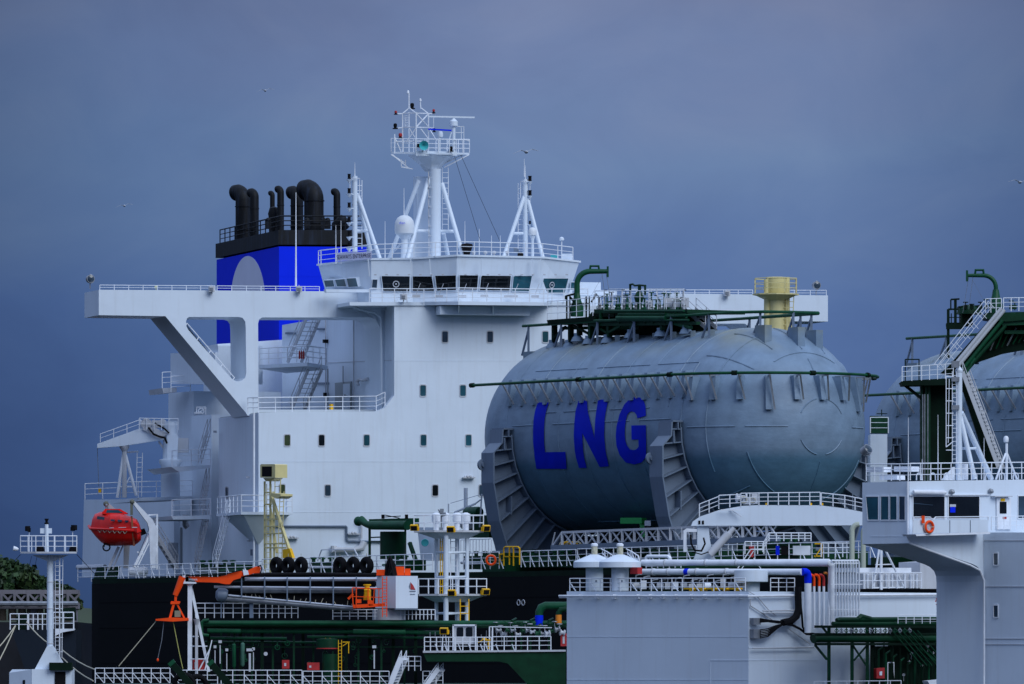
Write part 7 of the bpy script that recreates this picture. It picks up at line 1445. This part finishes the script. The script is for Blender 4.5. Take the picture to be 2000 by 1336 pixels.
# containers and tripod behind
t = T('white_container', 'long white ribbed container with railing under the tripod mast', 'container', R_(1740, 1150, 1)); part(t, 'body', MB().pr(RBX, [(1686, 1120), (1800, 1118), (1800, 1148), (1686, 1150)], .5, 2.5), WG, smooth=False); part(t, 'lid', MB().pr(RBX, [(1676, 1109), (1780, 1109), (1780, 1117.5), (1676, 1117.5)], .7, 2.0), WR)
for k in range(9): part(t, 'rib', MB().pr(RBX, [(1694+k*12, 1121), (1697+k*12, 1121), (1697+k*12, 1149), (1694+k*12, 1149)], .42, .07), WR)
rail([R_(1672, 1150, .2), R_(1800, 1149, .2)], 'white railing in front of the ribbed container', h=.75, sp=.55, mids=1)
solo('white_cabin', MB().pr(RBX, [(1797, 1098), (1830, 1096), (1830, 1150), (1797, 1150)], .8, 1.5), WG, 'white cabin with a small yellow sign behind the hanging hook', 'cabin', smooth=False)
t = T('tripod_mast', 'white tripod mast behind the wheelhouse underside', 'mast', R_(1721, 1150, .3))
for a0, b0, r in (((1721, 1060), (1721, 1152), .07), ((1717, 1072), (1706, 1146), .05), ((1728, 1072), (1766, 1148), .05)): part(t, 'leg', MB().tube([R_(*a0, .3), R_(*b0, .3)], r, 8), WR)
part(t, 'cross_bar', MB().bar(R_(1710, 1103, .3), R_(1744, 1102, .3), .05).bar(R_(1704, 1148, .3), R_(1766, 1147, .3), .06), WR)
# ---- wheelhouse of the near ship
WL = Fr(1776, -102, -50); WR2 = Fr(0, 0, 0, O=WL.pt(1776, 1000)); WR2.u = WL.w.copy(); WR2.w = -WL.u
def wl(x, y, v=0): return WL.pt(x, y, v)
def wr(x, y, v=0): return WR2.pt(x, y, v)
nw = T('near_wheelhouse', 'grey and white wheelhouse overhanging on a tall column at the right', 'wheelhouse', wr(1921, 1340))
E_ = 87*K0*(D0-102)/D0/math.cos(rad(50))
curve = [(1921, 1136), (1920, 1124), (1916, 1114), (1908, 1106), (1898, 1101)]
part(nw, 'wall', MB().pr(WR2, [(1776, 940), (1776, 1061)]+curve[::-1]+[(1921, 1460), (2040, 1460), (2040, 936)], 0, E_), WH, smooth=False)
part(nw, 'lower_house', MB().pr(Fr(0, 0, 0, O=wr(1921, 1000)) if False else WL, [(1921.3, 1040), (2060, 1040), (2060, 1460), (1921.3, 1460)], (wr(1921.3, 1000)-WL.O).dot(WL.w)-.01, 4), WH)
part(nw, 'fascia_strip', MB().pr(WR2, [(1778, 966), (1935, 965.5), (1935, 967.5), (1778, 968)], -.10, .09), WR)
part(nw, 'corner_pipe', MB().tube([wl(1773, 940, -.1), wl(1773, 1050, -.1), wr(1779, 1062, -.1), wr(1895, 1104, -.12), wr(1914, 1114, -.12), wr(1922, 1134, -.12), wr(1922, 1345, -.35)], .05, 7), WR)
part(nw, 'seam', MB().pr(WL, [(1700, 1047), (1774, 1047), (1774, 1048.2), (1700, 1048.2)], -.012, .02), WH)
sq = MB(); vv = (wr(1921.3, 1000)-WL.O).dot(WL.w)-.01
for y in (1055, 1145, 1247, 1258): sq.pr(WL, [(1922, y), (2030, y), (2030, y+1.3), (1922, y+1.3)], vv-.03, .025)
part(nw, 'seam', sq, WG)
for y0_ in (1081, 1183): window(nw, WL, rrect(1941.5, y0_, 1949.5, y0_+22, 1.5), vv, GLG, WR)
def nwin(fr, x0, y0, x1, y1, gl, sl=0): return window(nw, fr, [(x0+sl*0, y0), (x1, y0), (x1, y1), (x0+sl, y1)], 0, gl, WR, .05)
nwin(WL, 1692, 970.5, 1716, 1015, GLT, 4); nwin(WL, 1721, 970, 1736, 1015, GLT); nwin(WL, 1739, 970, 1752, 1015, GLT); nwin(WL, 1757, 970, 1768, 1015, GLG)
wA = nwin(WR2, 1783, 970, 1844, 1012, GLD); wB = nwin(WR2, 1852, 970, 1912, 1012, GLD); nwin(WR2, 1988, 969, 2015, 1012, GLG)
part(wA, 'reflection_frame', MB().pr(WR2, [(1783, 982), (1822, 986), (1822, 987), (1783, 983.5)], -.02, .006), GLG)
part(wB, 'chart_roll', MB().pr(WR2, [(1856, 986), (1866, 986), (1866, 1001), (1856, 1001)], -.02, .006), BLU); part(wB, 'white_paper', MB().pr(WR2, [(1855, 985), (1867, 985), (1867, 990), (1855, 990)], -.03, .006), WG)
dd = part(nw, 'door', MB().pr(WR2, [(1947, 972), (1975, 972), (1975, 1034), (1947, 1034)], -.08, .06), WR); part(dd, 'door_window', MB().pr(WR2, [(1953, 980), (1966, 980), (1966, 1003), (1953, 1003)], -.10, .015), GLD); part(dd, 'yellow_sign', MB().pr(WR2, [(1955, 973.5), (1963, 973.5), (1963, 979), (1955, 979)], -.10, .015), YE2); part(dd, 'red_sign', MB().pr(WR2, [(1959, 1009), (1966, 1009), (1966, 1013.5), (1959, 1013.5)], -.10, .015), RE2)
part(nw, 'door_canopy', MB().pr(WR2, [(1943, 968.5), (1978, 968.5), (1978, 970.3), (1943, 970.3)], -.3, .28), WG)
part(nw, 'rolled_awning', MB().lathe(wr(1784, 961, -.2), [(.08, 0), (.11, .05), (.11, 1.9), (.08, 2.0)], 10, WR2.u), WR)
for x, y in ((1857, 959), (1933, 958)): part(nw, 'wall_lamp', MB().lathe(wr(x, y, -.05), [(.1, 0), (.12, .12), (.06, .22)], 12, -WR2.w-UP*.4), STL)
bc = T('wing_balcony', 'white panelled balcony with curved rail tops below the near wheelhouse windows', 'balcony', wr(1855, 1045, -.6))
part(bc, 'floor', MB().pr(WR2, [(1788, 1043.5), (1930, 1039), (1934, 1039), (1934, 1043), (1790, 1047)], -.9, .88), WR); part(bc, 'panel', MB().pr(WR2, [(1784, 1016), (1930, 1015), (1930, 1039), (1784, 1042)], -.9, .04), WH)
part(bc, 'panel_joint', MB().pr(WR2, [(1855, 1016), (1856, 1016), (1856, 1041), (1855, 1041)], -.92, .015).pr(WR2, [(1895, 1016), (1896, 1016), (1896, 1040), (1895, 1040)], -.92, .015), GRY)
part(bc, 'rail', MB().tube([wr(1784, 1016, -.9), wr(1785, 1010, -.9), wr(1817, 1010, -.9), wr(1821, 1015, -.9)], .025, 6).tube([wr(1823, 1016, -.9), wr(1827, 1010, -.9), wr(1930, 1009, -.9), wr(1930, 1016, -.9)], .025, 6).tube([wr(1783, 1010, -.9), wr(1783, 1044, -.9)], .02, 5), WR)
rail([wr(1936, 1036, -.9), wr(2010, 1034, -.9)], 'thin white railing right of the balcony at the right edge', h=.62, sp=.4, r=.018)
lifebuoy(wr(1815, 1029, -1.0), WR2.w, .24, 'bright orange lifebuoy on the balcony of the near wheelhouse'); solo('rescue_light', MB().cb(wr(1803, 1022, -1.0), .14, .1, .34), ORG, 'orange rescue light hanging left of the bright lifebuoy', 'light')
rt = [wl(1692, 940, .1), wl(1774, 940, .1)]
rail([wl(1692, 939, .1), wl(1774, 939, .1), wr(1778, 938, .1), wr(2015, 935, .1)], 'white railing around the roof of the near wheelhouse', h=.76, sp=.62, r=.024)
for k in range(8): solo('roof_hoop', MB().tube([wr(1790+k*27, 938, .5)]+[wr(1790+k*27+(1-math.cos(rad(a)))*5, 930-6*math.sin(rad(a)), .5) for a in range(0, 181, 30)]+[wr(1800+k*27, 938, .5)], .03, 6), WR, ['first', 'second', 'third', 'fourth', 'fifth', 'sixth', 'seventh', 'eighth'][k]+' from the left of the small white hoops on the near wheelhouse roof', 'hoop', 'white hoops on the near wheelhouse roof')
for x0, x1, y0, y1, v, l in ((1692, 1726, 912, 922, 1.2, 'upper white life raft box at the left of the near roof'), (1746, 1780, 911, 921, 1.6, 'white box right of the upper life raft box'), (1718, 1752, 927, 937, 1.0, 'lower white box on the near roof'), (1878, 1891, 906, 937, 2.2, 'upright white cabinet behind the near mast')): solo('roof_box', MB().pr(WL, [(x0, y0), (x1, y0), (x1, y1), (x0, y1)], v, .5) if x0 < 1780 else MB().pr(WR2, [(x0, y0), (x1, y0), (x1, y1), (x0, y1)], 1.0, .4), WR, l, 'box')
searchlight(wl(1691, 907, .3)+V((0, 0, -.0)), 'round grey searchlight at the left corner of the near roof', .24, (.6, -.6, .5))
for x, y1, l in ((1774, 815, 'tall whip antenna at the corner of the near roof'), (1832, 810, 'thin green whip antenna left of the near mast'), (1801, 897, 'short post with a cap on the near roof'), (1922, 855, 'whip antenna right of the near mast legs')): a0 = wr(x, 938, .3); whip(a0, (wr(x, y1, .3)-a0).z, l, .02)
nm = T('near_mast', 'white pole mast with two raking legs on the near wheelhouse roof', 'mast', wr(1873, 938, 1))
part(nm, 'pole', MB().tube([wr(1873, 938, 1), wr(1873, 722, 1)], [.15, .15], 14).lathe(wr(1873, 728, 1), [(.15, 0), (.18, .05), (.18, .12), (.05, .3)], 14), WH); part(nm, 'leg', MB().tube([wr(1875, 812, 1), wr(1904, 936, .3)], .11, 10), WH); part(nm, 'leg', MB().tube([wr(1877, 806, 1), wr(1936, 936, 1.8)], .13, 10), WH); part(nm, 'cross_tube', MB().tube([wr(1873, 876, 1), wr(1906, 876, .8)], .06, 8), WH)
st_, rg_ = ladder_geo(wr(1860, 905, 1), wr(1860, 725, 1), V((.2, 0, 0)), .2, .016); lo = part(nm, 'ladder', st_, WR); part(lo, 'rung', rg_, WR)
cg = MB()
for y in range(735, 880, 24): cg.bar(wr(1848, y, .9), wr(1862, y, .9), .035)
cg.bar(wr(1848, 735, .9), wr(1848, 873, .9), .035).bar(wr(1854, 740, .9), wr(1852, 865, .9), .03).bar(wr(1848, 873, .9), wr(1862, 862, .9), .03)
part(nm, 'ladder_cage', cg, WR)
for y, h in ((718, .3), (745, .2), (800, .2)): part(nm, 'mast_fitting', MB().cb(wr(1866, y, .9), .35, .3, h), STL)
part(nm, 'bracket_plate', MB().pr(WR2, [(1840, 938), (1863, 912), (1865, 912), (1865, 938)], .8, .08), WR)
ta = T('antenna_tripod', 'small white tripod with a round capped radome at the right of the near roof', 'antenna', wr(1966, 936, .8)); part(ta, 'leg', MB().tube([wr(1964, 886, .8), wr(1945, 937, .5)], .05, 8), WR); part(ta, 'leg', MB().tube([wr(1967, 886, .8), wr(1986, 936, .8)], .05, 8), WR); part(ta, 'post', MB().tube([wr(1966, 937, .8), wr(1966, 866, .8)], .06, 8), WR); part(ta, 'radome', MB().lathe(wr(1965, 864, .8), [(.09, 0), (.12, .05), (.12, .2), (.08, .28), (.01, .3)], 14), WR)
hk = T('hanging_hook', 'small dark red hook hanging on a wire below the near wheelhouse', 'hook', R_(1830, 1185, -3)); part(hk, 'wire', MB().tube([R_(1830, 1095, -3), R_(1830, 1170, -3)], .015, 4), mat('yellow_rope', (.4, .4, .12))); part(hk, 'hook', MB().cb(R_(1830, 1172, -3), .1, .1, .1).ring(R_(1830, 1177, -3), (0, 1, 0), .09, .03, 12, 6, -150, 120, (1, 0, 0)), RE2)
# ================================================================ green stair tower at the second tank
GT = Fr(0, 2)
def s(x, y, v=0): return GT.pt(x, y, v)
gs = T('stair_tower', 'dark green access tower with sloping pipes in front of the right tank', 'tower', s(1830, 1100))
part(gs, 'core', MB().pr(GT, [(1799, 752), (1860, 752), (1862, 1100), (1799, 1100)], .5, 1.5), DGR)
for x in (1800, 1809, 1815): part(gs, 'column', MB().bar(s(x, 752, 0), s(x, 1100, 0), .13), GRN)
for x in (1802, 1806, 1812): part(gs, 'vertical_pipe', MB().tube([s(x, 770, -.3), s(x, 940, -.3)], .04, 8), STL)
part(gs, 'landing', MB().pr(GT, [(1759, 746), (1762, 744), (1862, 738), (1870, 738), (1870, 752), (1762, 753)], -.8, 2.2), DGR)
part(gs, 'bracket', MB().bar(s(1768, 753, 0), s(1802, 780, 0), .18), DGR)
part(gs, 'door_frame', MB().bar(s(1768, 745, -.7), s(1768, 702, -.7), .07).bar(s(1795, 745, -.7), s(1795, 702, -.7), .07).bar(s(1768, 702, -.7), s(1796, 702, -.7), .07), DGR)
rail([s(1762, 745, -.8), s(1800, 743, -.8), s(1862, 739, -.8)], '', parent=gs, h=.86, sp=.5, r=.024)
part(gs, 'stair_plating', MB().prism([[s(x, y, .3) for x, y in ((1838, 728), (1852, 716), (1944, 612), (1962, 606), (1966, 640), (1880, 738))]], V((0, .9, 0))), DGR, smooth=False)
for x0, y0, x1, y1, m in ((1862, 716, 1956, 602, WG), (1872, 714, 1962, 605, WG), (1878, 724, 1958, 626, GRN2), (1886, 724, 1964, 636, GRN), (1880, 736, 1905, 700, GRN2)): part(gs, 'sloping_pipe', MB().tube([s(x0, y0, -.3), s(x1, y1, -.3)], .11, 10), m)
for o_ in (0, 9):
    hmb = MB().tube([s(1824+o_, 712, -.5-o_*.1), s(1922+o_, 588, -.5-o_*.1)], .026, 6).tube([s(1832+o_, 717, -.5-o_*.1), s(1930+o_, 598, -.5-o_*.1)], .018, 5)
    for k in range(7): hmb.bar(s(1826+o_+k*16, 709-k*20, -.5), s(1838+o_+k*16, 722-k*20, -.5), .03)
    part(gs, 'stair_handrail', hmb, WR)
part(gs, 'upper_floor', MB().pr(GT, [(1925, 611), (2040, 608), (2040, 622), (1965, 628), (1925, 622)], -.2, 3), GRN); part(gs, 'upper_beam', MB().pr(GT, [(1958, 625), (2040, 625), (2040, 633), (1958, 636)], 0, .3).pr(GT, [(1962, 645), (2040, 645), (2040, 652), (1962, 652)], .5, .5), GRN2)
for k in range(9): part(gs, 'under_pipe', MB().tube([s(1912+k*11, 690-k*3, 1), s(1930+k*11, 640, .6)], .05, 6), (GRN2, GRN, STL)[k % 3])
part(gs, 'dark_underdeck', MB().pr(GT, [(1945, 628), (2040, 628), (2040, 676), (1960, 690), (1896, 712)], 1.2, 1.2), DGR)
rail([s(1925, 611, -.3), s(1956, 610, -.3)], '', parent=gs, h=.82, sp=.3, r=.022); rail([s(1960, 608, -.3), s(2020, 607, -.3)], '', parent=gs, h=.78, sp=.5, r=.026)
part(gs, 'valve_house', MB().pr(GT, [(1872, 598), (1912, 596), (1915, 606), (1900, 610), (1900, 636), (1850, 636), (1850, 630), (1876, 630), (1876, 608)], 2, 1.5), DGR, smooth=False); part(gs, 'tank_dome_top', MB().lathe(s(1893, 604, 2.4), [(.75, -.3), (.7, 0), (.5, .2), (.1, .28)], 14), GRN)
part(gs, 'left_frame', MB().bar(s(1852, 700, 1), s(1852, 604, 1), .16).bar(s(1852, 604, 1), s(1872, 604, 1), .1).bar(s(1866, 636, 1), s(1866, 586, 1), .16).bar(s(1857, 606, 1), s(1857, 585, 1), .08).bar(s(1857, 585, 1), s(1874, 584, 1), .1).bar(s(1858, 634, 1), s(1858, 612, 1), .06).bar(s(1878, 636, 1), s(1878, 612, 1), .06).bar(s(1848, 638, 1), s(1882, 638, 1), .3).bar(s(1850, 620, 1), s(1876, 620, 1), .05), DGR)
for x, h in ((1886, 12), (1898, 9), (1926, 16), (1915, 12), (1975, 14), (1982, 12)): part(gs, 'valve', MB().bar(s(x, 606, 1), s(x, 606-h*1.3, 1), .06).ring(s(x, 606-h*1.3, 1), UP, .14, .03, 10, 4).cb(s(x, 604, 1), .22, .2, .25), GRN if x > 1920 else DGR)
stairs(s(1950, 912, -1), s(1880, 726, -1), V((.3, .7, 0)), 'long lower stairway descending right from the green landing', m=WG, hr=.6, step=.22)
part(gs, 'lower_stair_plating', MB().prism([[s(x, y, .2) for x, y in ((1874, 740), (1884, 736), (1954, 915), (1930, 915))]], V((0, .7, 0))), DGR, smooth=False)
dvb = s(1945, 612, .6); davit(dvb, P(0, 538, dvb.y).z-dvb.z, -1.7, 'green swan neck davit above the right tank stair tower', r=.13)
for y, x, a in ((690, 1925, 0), (705, 1908, 0)): solo('nozzle', MB().lathe(s(x, y, 2), [(.12, -.2), (.12, .2), (.2, .24), (.2, .32)], 12), TM, ('upper' if y == 690 else 'lower')+' white capped nozzle under the green stair on the right tank', 'nozzle')
# gap between the tanks
t = T('deck_post_house', 'white house with green top and railing seen between the two tanks', 'house', s(1715, 905, 10)); part(t, 'wall', MB().pr(GT, [(1700, 848), (1733, 848), (1733, 960), (1700, 960)], 14, 3), WH); part(t, 'green_top', MB().pr(GT, [(1700, 812), (1735, 814), (1735, 846), (1700, 846)], 16, 1), GRN); part(t, 'valve_wheel', MB().bar(s(1722, 812, 15), s(1722, 800, 15), .06).bar(s(1712, 808, 15), s(1733, 808, 15), .05), DGR)
rail([s(1700, 846, 13), s(1735, 846, 13)], '', parent=t, h=.95, sp=.8)
